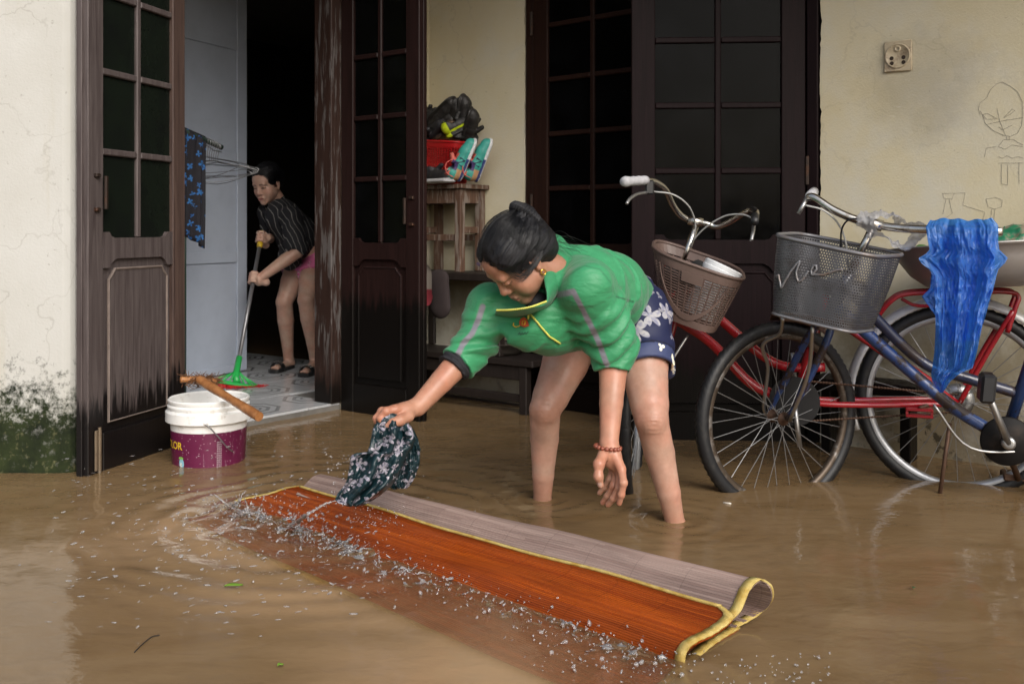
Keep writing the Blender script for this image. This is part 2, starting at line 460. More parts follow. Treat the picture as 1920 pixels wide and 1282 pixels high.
M_WOODL2 = wood('brown_weathered_wood', (.098, .064, .052), (.040, .025, .022), (.008, .0065, .0065), .30, wetamp=.4, spec=.3)
M_WOODR = wood('dark_wet_wood', (.024, .011, .010), (.010, .0055, .005), (.006, .005, .0045), .55, rough=.42, spec=.18)
M_JAMB = wood('peeling_jamb_wood', (.040, .022, .017), (.020, .011, .009), (.008, .006, .005), .14, peel=(.095, .085, .082), rough=.5, spec=.2)
M_FRAME = wood('window_wood', (.030, .014, .010), (.012, .006, .005), (.006, .004, .0035), .3, rough=.5, spec=.10)
M_FRAME2 = wood('window_wood_red', (.013, .0065, .0075), (.006, .0035, .0038), (.005, .004, .0035), .3, rough=.5, spec=.08)
M_WORN = wood('worn_stool_wood', (.150, .085, .055), (.045, .022, .015), None, None, peel=(.20, .165, .14), rough=.6)
M_BENCH = wood('black_bench_wood', (.026, .019, .016), (.012, .009, .008), None, None, rough=.5)
def glass(name, tint, rough=.06, spec=.5):
    t = NT(name); p = t.pos()
    n = t.noise(p, 18, 4, .6)
    pr = t.bsdf(color=t.mix(t.ramp(t.noise(p, 5, 6, .7), [(.45, 0), (.8, 1)]), tint, (.007, .0072, .008)), rough=t.ramp(n, [(.3, rough), (.8, rough + .16)]), spec=.5, normal=t.bump(t.noise(p, 3, 2), .04, .02)); pr.inputs['Specular IOR Level'].default_value = spec
    g = t.n('MixShader', {0: .25, 1: pr, 2: t.n('BsdfTransparent', {'Color': (.3, .35, .3)})})
    return t.done(g)
M_GLASSL = glass('dusty_green_glass', (.010, .014, .010), .22, .12)
M_GLASS = glass('dark_window_glass', (.002, .002, .002), .06, .07)
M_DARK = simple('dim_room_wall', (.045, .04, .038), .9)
M_IRON = simple('rusty_iron', (.05, .035, .028), .55, .6, dirt=(.12, .045, .02))
M_BRASS = simple('tarnished_bolt', (.20, .15, .10), .55, .5, dirt=(.05, .03, .02))
M_MOULD = simple('worn_moulding', (.19, .15, .13), .6, 0, .45, 20)

# ---- ground under the water
MB().add([(-60, -60, GROUND), (60, -60, GROUND), (60, 60, GROUND), (-60, 60, GROUND)], [(0, 1, 2, 3)]).build('ground', simple('mud_ground', (.10, .075, .045), .9))
tag(bpy.data.objects['ground'], kind='structure')

# ---- the house
house = thing('house', 'cream plastered house with doorway on the left and tall glazed doors on the right', 'house', CORN)
WT = .115                                        # wall thickness
DV0, DV1 = .676, 1.66                           # door opening along the doorway wall
U0, U1 = .648, 2.205                            # glazed door opening along the long wall
DOOR_H, WIN_H = 2.45, 2.35
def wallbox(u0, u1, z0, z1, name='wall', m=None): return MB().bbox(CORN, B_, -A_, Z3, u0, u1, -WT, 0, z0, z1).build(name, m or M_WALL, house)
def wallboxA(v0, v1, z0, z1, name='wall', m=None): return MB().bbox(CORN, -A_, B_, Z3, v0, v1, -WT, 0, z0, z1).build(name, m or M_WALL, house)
def ragged(u0, u1, z1, uneven_side):
    """a wall piece whose edge towards the door frame is broken and uneven"""
    zs = np.linspace(GROUND, z1, 150); ol = []
    rr = np.random.default_rng(int(abs(u0) * 100) + 3)
    ev = np.convolve(np.abs(rr.normal(size=200)), np.ones(7) / 7, 'same')[:160] * .008 + np.abs(rr.normal(size=160)) * .0022
    for k, z in enumerate(zs): ol.append((u1 - ev[k] if uneven_side == 'hi' else u1, z))
    for k, z in enumerate(zs[::-1]): ol.append((u0 + ev[k] if uneven_side == 'lo' else u0, z))
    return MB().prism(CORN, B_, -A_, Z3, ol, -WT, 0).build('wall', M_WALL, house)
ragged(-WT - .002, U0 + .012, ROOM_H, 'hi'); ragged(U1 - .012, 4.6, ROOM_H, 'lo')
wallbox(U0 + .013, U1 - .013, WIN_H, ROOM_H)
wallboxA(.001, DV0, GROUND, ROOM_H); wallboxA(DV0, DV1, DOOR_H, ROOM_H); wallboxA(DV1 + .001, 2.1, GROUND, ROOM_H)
# rooms behind the openings
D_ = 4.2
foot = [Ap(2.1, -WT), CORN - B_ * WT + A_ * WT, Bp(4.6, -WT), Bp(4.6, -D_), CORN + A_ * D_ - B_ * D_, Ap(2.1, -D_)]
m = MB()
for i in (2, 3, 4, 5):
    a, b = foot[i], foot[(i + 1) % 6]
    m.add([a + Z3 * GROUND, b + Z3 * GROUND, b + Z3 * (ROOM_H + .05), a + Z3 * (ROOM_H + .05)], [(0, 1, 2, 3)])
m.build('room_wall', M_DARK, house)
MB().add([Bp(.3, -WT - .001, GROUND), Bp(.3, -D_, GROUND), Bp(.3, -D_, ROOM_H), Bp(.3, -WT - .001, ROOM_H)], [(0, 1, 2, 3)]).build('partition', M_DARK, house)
# ceiling slab and eaves (unseen), overhang widened to shade water and doors
EV = 1.25
slab = [Ap(2.1, EV), CORN + B_ * EV - A_ * EV, Bp(4.6, EV), Bp(4.6, -D_), CORN + A_ * D_ - B_ * D_, Ap(2.1, -D_)]
m = MB(); n = 6
m.add([p + Z3 * (ROOM_H + .002) for p in slab] + [p + Z3 * (ROOM_H + .14) for p in slab],
      [tuple(range(n)), tuple(reversed(range(n, 2 * n)))] + [(k, k + n, (k + 1) % n + n, (k + 1) % n) for k in range(n)])
m.build('roof', simple('concrete_slab', (.30, .29, .27), .9), house)

# ---- tiled floor inside, its edge is the step above the water
floor = MB(); fz = FLOOR_Z - .012
fo = [Ap(2.1, -WT - .001), Ap(DV1 - .001, -WT - .001), Ap(DV1 - .001, .0), Ap(DV0 + .001, .0), Ap(DV0 + .001, -WT - .001), CORN - B_ * WT, CORN - B_ * D_ , Ap(2.1, -D_)]
floor.add([p + Z3 * GROUND for p in fo] + [p + Z3 * fz for p in fo], [tuple(reversed(range(8))), tuple(range(8, 16))] + [(k, (k + 1) % 8, (k + 1) % 8 + 8, k + 8) for k in range(8)])
fl = tag(floor.build('floor', simple('step_concrete', (.16, .15, .135), .8, 0, .4, 20)), kind='structure')
t = NT('patterned_tile'); p = t.co()
sx, sy, sz = t.sep(p)
def folded(k): return t.math('ABSOLUTE', t.math('SUBTRACT', t.math('FRACT', t.math('ADD', t.math('MULTIPLY', k, 2.5), .5)), .5))
ax_, ay_ = folded(sx), folded(sy)
oct_ = t.math('MAXIMUM', t.math('MAXIMUM', ax_, ay_), t.math('MULTIPLY', t.math('ADD', ax_, ay_), .72))
lines = t.ramp(oct_, [(.0, .75), (.12, .75), (.125, .16), (.15, .16), (.155, .7), (.20, .7), (.205, .2), (.25, .26), (.255, .8), (.32, .8), (.325, .18), (.37, .22), (.375, .72), (1, .7)])
marb = t.noise(p, 14, 7, .7, 1.2)
col = t.mix(t.ramp(marb, [(.35, 0), (.7, .8)]), t.mix(.75, (.5, .52, .54), lines, 'MULTIPLY'), t.mix(.5, (.62, .63, .65), lines, 'MULTIPLY'))
M_TILE = t.done(t.bsdf(color=col, rough=.16, spec=.5, normal=t.bump(t.noise(p, 5, 3), .05, .01)))
tl = None; TS = .4
for i in range(-1, 8):
    for j in range(0, 9):
        v0 = DV1 + .02 - .4 * i; o0 = -.002 - .4 * j
        if o0 - TS / 2 < -WT and v0 < -.1: continue
        if j == 0 and not (v0 <= DV1 + .05 and v0 - TS >= DV0 - .2): continue
        vlo = v0 - TS + .0015
        vhi = v0
        if j == 0: vlo = max(vlo, DV0 + .003); vhi = min(vhi, DV1 - .003)
        if vhi - vlo < .05: continue
        m = MB().bbox(CORN, -A_, B_, Z3, vlo, vhi - .0015, o0 - TS + .003, o0, fz + .001, FLOOR_Z + random.uniform(-.0006, .0006))
        q = m.build('floor_tile', None, None, origin=Ap(v0 - TS / 2, o0 - TS / 2, FLOOR_Z))
        rz = math.atan2(B_.y, B_.x); q.data.transform(Matrix.Rotation(-rz, 4, 'Z')); q.rotation_euler.z = rz
        q.data.materials.append(M_TILE)
        q.parent = fl

# ---- mossy pier of the neighbouring wall on the far left
YP = 3.68; XP = -1.615
ol = [(-4.2, YP), (XP - .05, YP)] + [(XP - .05 + .05 * math.sin(a), YP + .05 - .05 * math.cos(a)) for a in (R(15), R(35), R(55), R(75))] + [(XP, YP + .05), (XP, 4.17), (-4.2, 4.17)]
n = len(ol)
m = MB().add([(x, y, GROUND) for x, y in ol] + [(x, y, 3.1) for x, y in ol], [tuple(reversed(range(n))), tuple(range(n, 2 * n))] + [(k, (k + 1) % n, (k + 1) % n + n, k + n) for k in range(n)])
tag(m.build('plaster_wall', M_PIER, None, origin=(-2.2, 3.9, 0)), 'pale plaster wall with green black moss at its foot beside the weathered door', 'wall')

# ---- frames
jr = MB().bbox(CORN, -A_, B_, Z3, DV0 + .0015, DV0 + .07, -WT + .002, .012, FLOOR_Z + .001, DOOR_H - .001, .004)
jr.build('door_jamb', M_JAMB, house)
MB().bbox(CORN, -A_, B_, Z3, DV1 - .035, DV1 - .0015, -WT + .002, .012, FLOOR_Z + .001, DOOR_H - .001, .004).build('door_jamb', M_WOODL2, house)
MB().bbox(CORN, B_, -A_, Z3, U0 + .013, U0 + .062, -.09, .006, GROUND, WIN_H - .001, .004).build('window_jamb', M_FRAME, house)
MB().bbox(CORN, B_, -A_, Z3, U1 - .062, U1 - .013, -.09, .006, GROUND, WIN_H - .001, .004).build('window_jamb', M_FRAME2, house)

# ---- a glazed door leaf
def leaf(label, o, d, W, z0, z1, bars, zlock, mats, glassm, group, mirror=False, T=.038, sw=.085, handle=None, bolt=False, hinge=()):
    """o hinge foot, d direction to the free edge; bars: heights of the glazing bars; zlock (lo, hi) lock rail"""
    d = d.normalized(); nrm = V(-d.y, d.x, 0)
    if (V(0, 0, 0) - o).dot(nrm) < 0: nrm = -nrm           # the face the camera sees
    root = thing('wooden_door', label, 'door', o + Z3 * z0, group)
    W0 = mats[0]; W1 = mats[1]
    bx = lambda w0, w1, t0, t1, a, b, bev=.003: MB().bbox(V(o.x, o.y, 0), d, nrm, Z3, w0, w1, t0, t1, a, b, bev)
    bx(0, sw, -T, 0, z0, z1).build('stile', W1, root)
    bx(W - sw, W, -T, 0, z0, z1).build('stile', W0, root)
    if handle: bx(W - .028, W + .010, -T - .006, -T + .018, z0, z1, .002).build('meeting_strip', W0, root)
    lo, hi = zlock
    # lock rail with shouldered corners
    s0, s1 = sw + .001, W - sw - .001; k = .035
    ol = [(s0, lo + .045), (s0, lo), (s0 + k, lo), (s0 + k + .015, lo + .02), (s0 + k + .04, lo + .034), (s1 - k - .04, lo + .034), (s1 - k - .015, lo + .02), (s1 - k, lo), (s1, lo), (s1, lo + .045),
          (s1, hi + .022), (s1 - k, hi + .022), (s1 - k - .012, hi + .006), (s1 - k - .03, hi), (s0 + k + .03, hi), (s0 + k + .012, hi + .006), (s0 + k, hi + .022), (s0, hi + .022)]
    MB().prism(V(o.x, o.y, 0), d, nrm, Z3, ol, -T + .001, -.001).build('lock_rail', W0, root)
    bx(s0, s1, -T + .001, -.001, z0, z0 + .17).build('bottom_rail', W0, root)
    bx(s0, s1, -T + .001, -.001, z1 - .1, z1).build('top_rail', W0, root)
    mid = (s0 + s1) / 2; bw = .0125
    bx(mid - bw, mid + bw, -T + .006, -.004, hi + .001, z1 - .101, .004).build('mullion', W0, root)
    ys = sorted(bars)
    for zb in ys:
        bx(s0, mid - bw - .0005, -T + .005, -.003, zb - bw, zb + bw, .004).build('glazing_bar', W0, root)
        bx(mid + bw + .0005, s1, -T + .005, -.003, zb - bw, zb + bw, .004).build('glazing_bar', W0, root)
    lev = [hi - .03] + ys + [z1 - .1]
    for a, b in zip(lev[:-1], lev[1:]):
        for w0, w1 in ((s0, mid - bw), (mid + bw, s1)):
            bx(w0 - .004, w1 + .004, -T / 2 - .002, -T / 2 + .002, a + bw - .004, b - bw + .004, 0).build('pane', glassm, root)
    # raised panel below with its mouldings
    pz0, pz1 = z0 + .171, lo + .03
    bx(s0, s1, -T + .008, -T + .020, pz0 - .01, lo + .06, 0).build('panel_field', W0, root)
    g = .035; q0, q1 = s0 + g, s1 - g
    ol = [(q0, pz0 + g), (q1, pz0 + g), (q1, pz1 - .075), (q1 - .02, pz1 - .055), (q1 - .035, pz1 - .035), (q0 + .035, pz1 - .035), (q0 + .02, pz1 - .055), (q0, pz1 - .075)]
    MB().prism(V(o.x, o.y, 0), d, nrm, Z3, ol, -T + .0205, -.006).build('raised_panel', W0, root)
    pts = [V(o.x, o.y, 0) + d * w + nrm * (-.006) + Z3 * z for w, z in ol]
    MB().tube(pts, .0055, 6, closed=True).build('panel_moulding', mats[2], root)
    if handle:
        hz = handle
        hb = root
        bx(W - sw + .03, W - sw + .055, .0005, .014, hz + .062, hz + .076, .002).build('handle_mount', M_IRON, hb)
        bx(W - sw + .03, W - sw + .055, .0005, .014, hz - .064, hz - .05, .002).build('handle_mount', M_IRON, hb)
        bx(W - sw + .0, W - sw + .014, .012, .022, hz - .056, hz + .068, .002).build('handle', M_IRON, hb)
    if bolt:
        bx(W - sw + .02, W - sw + .055, .0005, .010, z0 + .04, z0 + .19, .003).build('bolt_plate', M_BRASS, root)
        MB().tube([V(o.x, o.y, 0) + d * (W - sw + .037) + nrm * .012 + Z3 * z for z in (z0 - .01, z0 + .2)], .006, 8).build('bolt', M_BRASS, root)
    for hz in hinge:
        MB().tube([V(o.x, o.y, 0) + d * (-.006) + nrm * .004 + Z3 * z for z in (hz - .06, hz + .06)], .008, 8).build('hinge', M_IRON, root)
    return root
LH = P(347, 832, 4.21); LH.z = 0
LF = P(165, 888, 3.63); LF.z = 0
leaf('grey weathered wooden door leaf with green panes, beside the mossy wall', LH, LF - LH, (LF - LH).length, -.03, 2.4,
     (1.19, 1.49, 1.785, 2.08), (.755, .868), (M_WOODL, M_WOODL2, M_MOULD), M_GLASSL, 'door leaves standing open', handle=1.03, bolt=True)
RH = Ap(DV0 + .01, .016, 0)
RF = P(786, 778, 4.66); RF.z = 0
leaf('dark wet wooden door leaf with peeling paint, open against the shoe rack', RH, RF - RH, (RF - RH).length, -.03, 2.4,
     (1.145, 1.445, 1.745, 2.045), (.72, .835), (M_WOODR, M_WOODR, M_WOODR), M_GLASS, 'door leaves standing open', handle=.98)
WLH = Bp(U0 + .064, .012, 0); WLD = V(math.cos(R(41)), -math.sin(R(41)), 0)
leaf('brown glazed door leaf nearest the shoe stool, standing slightly ajar', WLH, WLD, .742, -.05, 2.3,
     (1.105, 1.38, 1.655, 1.93), (.70, .83), (M_FRAME, M_FRAME, M_FRAME), M_GLASS, 'glazed door leaves of the long wall', sw=.095, hinge=(1.02, 1.95))
WRH = Bp(U1 - .064, .012, 0); WRD = V(-1, .06, 0)
leaf('dark glazed door leaf behind the two bicycles, opened outwards', WRH, WRD, .735, -.05, 2.3,
     (1.150, 1.43, 1.71, 1.99), (.72, .855), (M_FRAME2, M_FRAME2, M_FRAME2), M_GLASS, 'glazed door leaves of the long wall', sw=.10, hinge=(1.15, 1.95))

# ---- white panelled inner door
w0 = P(300, 705, 5.45); w1 = P(463, 698, 6.10); w0.z = w1.z = 0
t = NT('white_door_paint'); p = t.pos()
col = t.mix(t.ramp(t.noise(p, 9, 5), [(.45, 0), (.75, .5)]), (.40, .45, .54), (.33, .37, .45))
M_WHITE = t.done(t.bsdf(color=col, rough=.45, normal=t.bump(t.noise(p, 60, 3), .05, .002)))
dd = (w1 - w0).normalized(); nn = V(dd.y, -dd.x, 0); WW = (w1 - w0).length
wd = thing('panel_door', 'white panelled inner door behind the hanging clothes', 'door', w0 + Z3 * FLOOR_Z)
bx = lambda a, b, t0, t1, z0, z1, nm: MB().bbox(w0, dd, nn, Z3, a, b, t0, t1, z0, z1, .002).build(nm, M_WHITE, wd)
z0 = FLOOR_Z + .006
bx(0, WW, -.035, -.012, z0, 2.5, 'door_board')
bx(0, .09, -.0115, 0, z0, 2.5, 'stile'); bx(WW - .085, WW, -.0115, 0, z0, 2.5, 'stile')
for a, b in ((z0, z0 + .05), (.70, .765), (1.28, 1.36), (1.98, 2.06), (2.4, 2.5)): bx(.0905, WW - .0855, -.0115, -.001, a, b, 'rail')
# ------------------------------------------------------------------ people
from mathutils.bvhtree import BVHTree
def A3(v): return np.array(v, float)
def pp(px, py, Y): return A3(P(px, py, Y))
class Surf:
    """finds points on a finished object along a direction of view"""
    def __init__(s, o):
        bpy.context.view_layer.update(); s.o = wloc(o)
        me = o.data; s.t = BVHTree.FromPolygons([v.co for v in me.vertices], [p.vertices[:] for p in me.polygons])
    def at(s, px, py, lift=0.0):
        d = Vector(((px - CX) / FPX, 1, -(py - HZ) / FPX)).normalized(); c = Vector((0, 0, CAM_H)) - s.o
        h = s.t.ray_cast(c, d)
        if h[0] is None:
            n = s.t.find_nearest(c + d * (c.length)); h = n
            dd = s.t.find_nearest(Vector(P(px, py, 2.9)) - s.o); h = dd
        n = h[1] if h[1].dot(d) < 0 else -h[1]
        return h[0] + s.o + n * lift
    def line(s, pts, lift=0.0, n=6):
        out = []
        for (a, b), (c, d) in zip(pts[:-1], pts[1:]):
            for k in range(n): out.append(s.at(a + (c - a) * k / n, b + (d - b) * k / n, lift))
        out.append(s.at(*pts[-1], lift)); return out
def merge(name, parts, mat, parent):
    """several (verts, quads, colours) as one mesh"""
    vs, fs, cs, b = [], [], [], 0
    for v, f, c in parts: vs.append(v); fs.append(f + b); cs.append(c); b += len(v)
    v = np.concatenate(vs); f = np.concatenate(fs); o0 = np.array(wloc(parent))
    me = bpy.data.meshes.new(name)
    me.vertices.add(len(v)); me.vertices.foreach_set('co', (v - o0).astype(np.float32).ravel())
    me.loops.add(f.size); me.loops.foreach_set('vertex_index', f.astype(np.int32).ravel())
    me.polygons.add(len(f)); me.polygons.foreach_set('loop_start', np.arange(0, f.size, 4, dtype=np.int32))
    me.polygons.foreach_set('loop_total', np.full(len(f), 4, np.int32))
    me.update(calc_edges=True); me.validate()
    o = link(name, me, mat, parent, True); setcol(o, np.concatenate(cs)); return o
def relaxed(s, it=1):
    v, f = s.mesh(); e = np.concatenate([f[:, [0, 1]], f[:, [1, 2]], f[:, [2, 3]], f[:, [3, 0]]])
    for _ in range(it):
        a = np.zeros_like(v); c = np.zeros(len(v))
        np.add.at(a, e[:, 0], v[e[:, 1]]); np.add.at(c, e[:, 0], 1); np.add.at(a, e[:, 1], v[e[:, 0]]); np.add.at(c, e[:, 1], 1)
        v = v * .5 + .5 * a / np.maximum(c, 1)[:, None]
    return v, f

t = NT('skin'); c = t.attr('Col'); p = t.pos()
col = t.mix(t.ramp(t.noise(p, 90, 4, .6), [(.35, 0), (.7, .35)]), c, t.mix(1.0, c, (.80, .66, .60), 'MULTIPLY'))
wet = t.ramp(t.noise(p, 160, 2), [(.68, .45), (.72, .12)])
M_SKIN = t.done(t.bsdf(color=col, rough=t.ramp(t.noise(p, 14, 3), [(.35, .34), (.65, .52)]), spec=.45, sss=.12, sssr=(.9, .35, .2), ssss=.008,
                       normal=t.bump(t.noise(p, 220, 3), .10, .002)))
def hairmat(name, base, hi):
    t = NT(name); c = t.attr('Col'); s3 = t.sep(c)
    n = t.noise(t.map(c, (60, 2.5, 60)), 1.5, 4, .7)
    col = t.mix(t.ramp(n, [(.40, 0), (.72, 1)]), base, hi)
    return t.done(t.bsdf(color=col, rough=t.ramp(n, [(.3, .42), (.7, .6)]), spec=.3, normal=t.bump(n, .9, .006)))
M_HAIR = hairmat('black_hair', (.0035, .0035, .0045), (.014, .0138, .017))
M_STRAND = simple('hair_strand', (.0055, .0055, .0068), .36, spec=.4)

def head_local(s, old, h=.0026):
    """a woman's head in its own axes: x her left, y backwards, z up"""
    g = SDF((-.105, -.14, -.19), (.105, .13, .14), h)
    g.ell((0, .016, .036), (.072, .090, .080)); g.ell((0, -.028, -.028), (.066 if old else .060, .062, .080), k=.02)
    g.ell((0, -.045, .042), (.060, .047, .050), k=.02)
    for e in (-1, 1):
        g.cone((e * (.046 if old else .040), -.012, -.055), (e * (.012 if old else .007), -.070, -.094), .026 if old else .021, .019 if old else .015, .02)
        if old: g.ell((e * .040, -.060, -.024), (.023, .020, .021), k=.014)
        else: g.ell((e * .036, -.052, -.034), (.028, .025, .034), k=.025)
    g.ell((0, -.078, -.096), (.019, .016, .015), k=.014)
    br = .013 if old else .0095; g.cone((-.036, -.080, .022), (.036, -.080, .022), br, br, .012)
    for e in (-1, 1): g.ell((e * .031, -.099, .004), (.016, .0115 if old else .0105, .0100), k=.010, sub=True)
    g.ell((0, -.082, -.068), (.028, .017, .020), k=.012)
    g.cone((0, -.087, .010), (0, -.099, -.026), .0075, .0125, .010)
    g.ell((0, -.1005, -.030), (.0145, .0115, .0095), k=.008)
    for e in (-1, 1):
        g.ell((e * .0155, -.092, -.034), (.0085, .0105, .0080), k=.006)
        g.ell((e * .007, -.1005, -.0405), (.003, .004, .0022), k=.002, sub=True)
    for e in (-1, 1):   # eyeballs under lowered lids
        g.ell((e * .031, -.0795 if old else -.0765, .003), (.0135, .0125, .0118), k=.003)
        if old: g.cone((e * .019, -.0895, .0005), (e * .044, -.083, .0005), .0032, .0028, .003)
    g.cone((-.017, -.0955, -.0615), (.017, -.0955, -.0615), .0052, .0052, .004); g.cone((0, -.098, -.0620), (0, -.098, -.0620), .0055, .0055, .005)
    g.cone((-.014, -.0945, -.0730), (.014, -.0945, -.0730), .0060, .0060, .004)
    g.cone((-.022, -.0990, -.0672), (.022, -.0990, -.0672), .0014, .0014, .0018, sub=True)
    for e in (-1, 1):   # ears
        g.ell((e * .075, .012, -.004), (.0065, .0185, .031), [[.96, -e * .25, 0], [e * .25, .96, 0], [0, 0, 1]], k=.006)
        g.ell((e * .083, .009, .002), (.006, .011, .019), k=.004, sub=True)
        g.cone((e * .073, .004, -.034), (e * .073, .004, -.036), .009, .008, .006)
    g.chain([(0, .022, -.05), (0, .038, -.115), (0, .055, -.185)], [.050, .050, .055], .02)
    if old:  # naso-labial folds, frown, hollow cheeks
        for e in (-1, 1):
            g.cone((e * .024, -.093, -.040), (e * .034, -.084, -.064), .0014, .0014, .005, sub=True)
            g.ell((e * .040, -.052, -.050), (.026, .027, .028), k=.02)
            g.cone((e * .005, -.0985, .022), (e * .007, -.0985, .034), .0012, .0012, .003, sub=True)
            g.cone((e * .022, -.092, -.011), (e * .042, -.084, -.013), .0012, .0012, .003, sub=True)
    return g
def head_color(v, base, lip, old):
    x, y, z = v.T; ax = np.abs(x); c = np.tile(base, (len(v), 1))
    def blend(w, col): c[:] = c * (1 - w[:, None]) + np.array(col) * w[:, None]
    sm = lambda d, a, b: np.clip((b - d) / (b - a), 0, 1)
    front = y < -.05
    blend(sm(np.sqrt(((ax - .040) / 1.1) ** 2 + (z + .026) ** 2), .008, .032) * .35 * front, base * np.array([1.12, .80, .74]))
    blend(sm(np.sqrt(x ** 2 + (z + .032) ** 2), .006, .02) * .4 * (y < -.09), base * np.array([1.08, .78, .72]))
    lipd = np.sqrt((ax / 2.6) ** 2 + (z + .0672) ** 2)
    blend(sm(lipd, .0075, .0105) * .8 * (y < -.085) * (ax < .024), lip)
    blend(sm(np.abs(z + .0672), .0006, .0022) * .75 * (y < -.085) * (ax < .024), lip * .35)
    brow = np.abs(z - (.0235 - .9 * np.maximum(ax - .034, 0) - .12 * np.maximum(.034 - ax, 0)))
    blend(sm(brow, .0015 if old else .0024, .0048 if old else .0062) * (.55 if old else .85) * front * (ax > .012) * (ax < .052), base * .22)
    lash = np.abs(z - (-.0015 - 6 * (ax - .031) ** 2)) * (1 if old else .62)
    if not old: blend(sm(np.sqrt((ax - .031) ** 2 + ((z + .0004) / .55) ** 2), .0080, .0125) * .85 * front, base * .08)
    blend(sm(lash, .0008, .0026) * .85 * front * (ax > .017) * (ax < .047), base * .12)
    blend(sm(np.sqrt((ax - .031) ** 2 + (z - .003) ** 2), .010, .018) * .25 * front, base * np.array([.7, .6, .58]))
    blend(sm(np.sqrt((ax - .006) ** 2 + (z + .0405) ** 2), .002, .0045) * .85 * (y < -.09), base * .15)
    blend(sm(z, -.12, -.085) * .25, base * .75)
    if old:
        nl = segd(np.stack([ax, y, z], 1), [(.020, -.100, -.038), (.034, -.084, -.068)])
        blend(sm(nl, .001, .004) * .35 * front, base * .6)
        bl = vnoise(v * 90, 3); blend(np.clip(bl - .35, 0, 1) * .35, base * np.array([.7, .58, .5]))
    return c
def place(v, M, o): return v @ np.array(M).T + np.array(o)
def tone(v, base, spots):
    """skin colour with darker or redder places: spots (centre, radius, colour, weight)"""
    c = np.tile(base, (len(v), 1)); c *= (1 + .10 * vnoise(v * 14, 5) + .08 * vnoise(v * 60, 8))[:, None]; c *= 1 + np.outer(vnoise(v * 26, 18), [.03, -.08, -.10])
    for ctr, r, col, w in spots:
        k = np.clip(1.25 - np.linalg.norm(v - np.array(ctr), axis=1) / r, 0, 1)[:, None] * w
        c = c * (1 - k) + np.array(col) * k
    return c

# ---- the woman in the green jacket
SK1 = np.array([.41, .205, .135]); SK1L = np.array([.47, .275, .205])
woman = thing('person', 'woman in green jacket and floral shorts bending over the mat, swinging a wet cloth', 'person', P(1140, 955, 3.2))
HM = np.array([[.505, .563, -.654], [-.854, .216, -.474], [-.126, .797, .59]])
u_, s_, vt_ = np.linalg.svd(HM); HM = u_ @ vt_
HC = pp(970, 485, 2.78); HS = .95
hd = lambda x, y, z: HC + HM @ (np.array([x, y, z]) * HS)
g = head_local(None, True); v, f = relaxed(g, 1)
parts = [(place(v * HS, HM, HC), f, head_color(v, SK1 * .92, np.array([.30, .10, .085]), True))]
# legs and trunk
hipR, kneeR, watR = pp(1090, 610, 3.36), pp(1022, 768, 3.22), pp(1017, 935, 3.33)
hipL, kneeL, watL = pp(1196, 605, 3.24), pp(1222, 788, 3.02), pp(1266, 975, 3.08)
lo = np.minimum.reduce([hipR, kneeR, watR, watL]) - .2; hi = np.maximum.reduce([hipR, hipL, watL, kneeL]) + .22; lo[2] = GROUND - .02
g = SDF(lo, hi, .0045)
def leg(hip, knee, wat, side):
    ank = wat + (wat - knee) / np.linalg.norm(wat - knee) * .02; ank[2] = max(GROUND + .06, ank[2] - .02)
    th = hip + (knee - hip) * .45; cal = knee + (wat - knee) * .33
    bk = np.array([.1, 1, 0]) * .016
    g.chain([hip, th, knee + (hip - knee) * .16, knee], [.085, .076, .059, .0515], .006)
    g.ell(knee + np.array([0, -.014, .004]), (.034, .031, .042), k=.022)
    g.chain([knee, cal + bk, knee + (wat - knee) * .72, ank], [.0505, .0465, .036, .0275], .006)
    foot = ank + np.array([-.05, -.13, 0]); foot[2] = GROUND + .02
    g.cone(ank, [ank[0], ank[1] + .02, GROUND + .03], .034, .030, .02); g.cone([ank[0], ank[1], GROUND + .03], foot, .032, .026, .02)
leg(hipR, kneeR, watR, -1); leg(hipL, kneeL, watL, 1)
# skin creases over the knees
def kneewr(p):
    w = np.zeros(len(p))
    for kn in (kneeR, kneeL):
        d = p - kn; m_ = np.exp(-((d[:, 0] / .034) ** 2 + (d[:, 2] / .034) ** 2)) * (d[:, 1] < 0)
        w += m_ * (.0018 * np.sin(d[:, 2] * 480 + 300 * d[:, 0] ** 2 * 10 + 2.5 * vnoise(p * 40, 2)) + .0015 * vnoise(p * 60, 4))
        w += .004 * np.exp(-(((np.abs(d[:, 0]) - .036) / .012) ** 2 + ((d[:, 2] + .012) / .03) ** 2)) * (d[:, 1] < .01)
    return w
g.chain([(hipR + hipL) / 2 + [0, 0, .06], pp(1110, 560, 3.1)], [.13, .12], .03)
g.warp(kneewr); v, f = relaxed(g, 1)
knc = SK1 * np.array([.86, .74, .70])
spots = [(kneeR + [0, -.05, 0], .06, knc, .5), (kneeL + [0, -.05, 0], .06, knc, .5), (watR, .10, SK1 * [.95, .85, .8], .5), (watL, .10, SK1 * [.95, .85, .8], .5)]
parts.append((v, f, tone(v, SK1L, spots)))
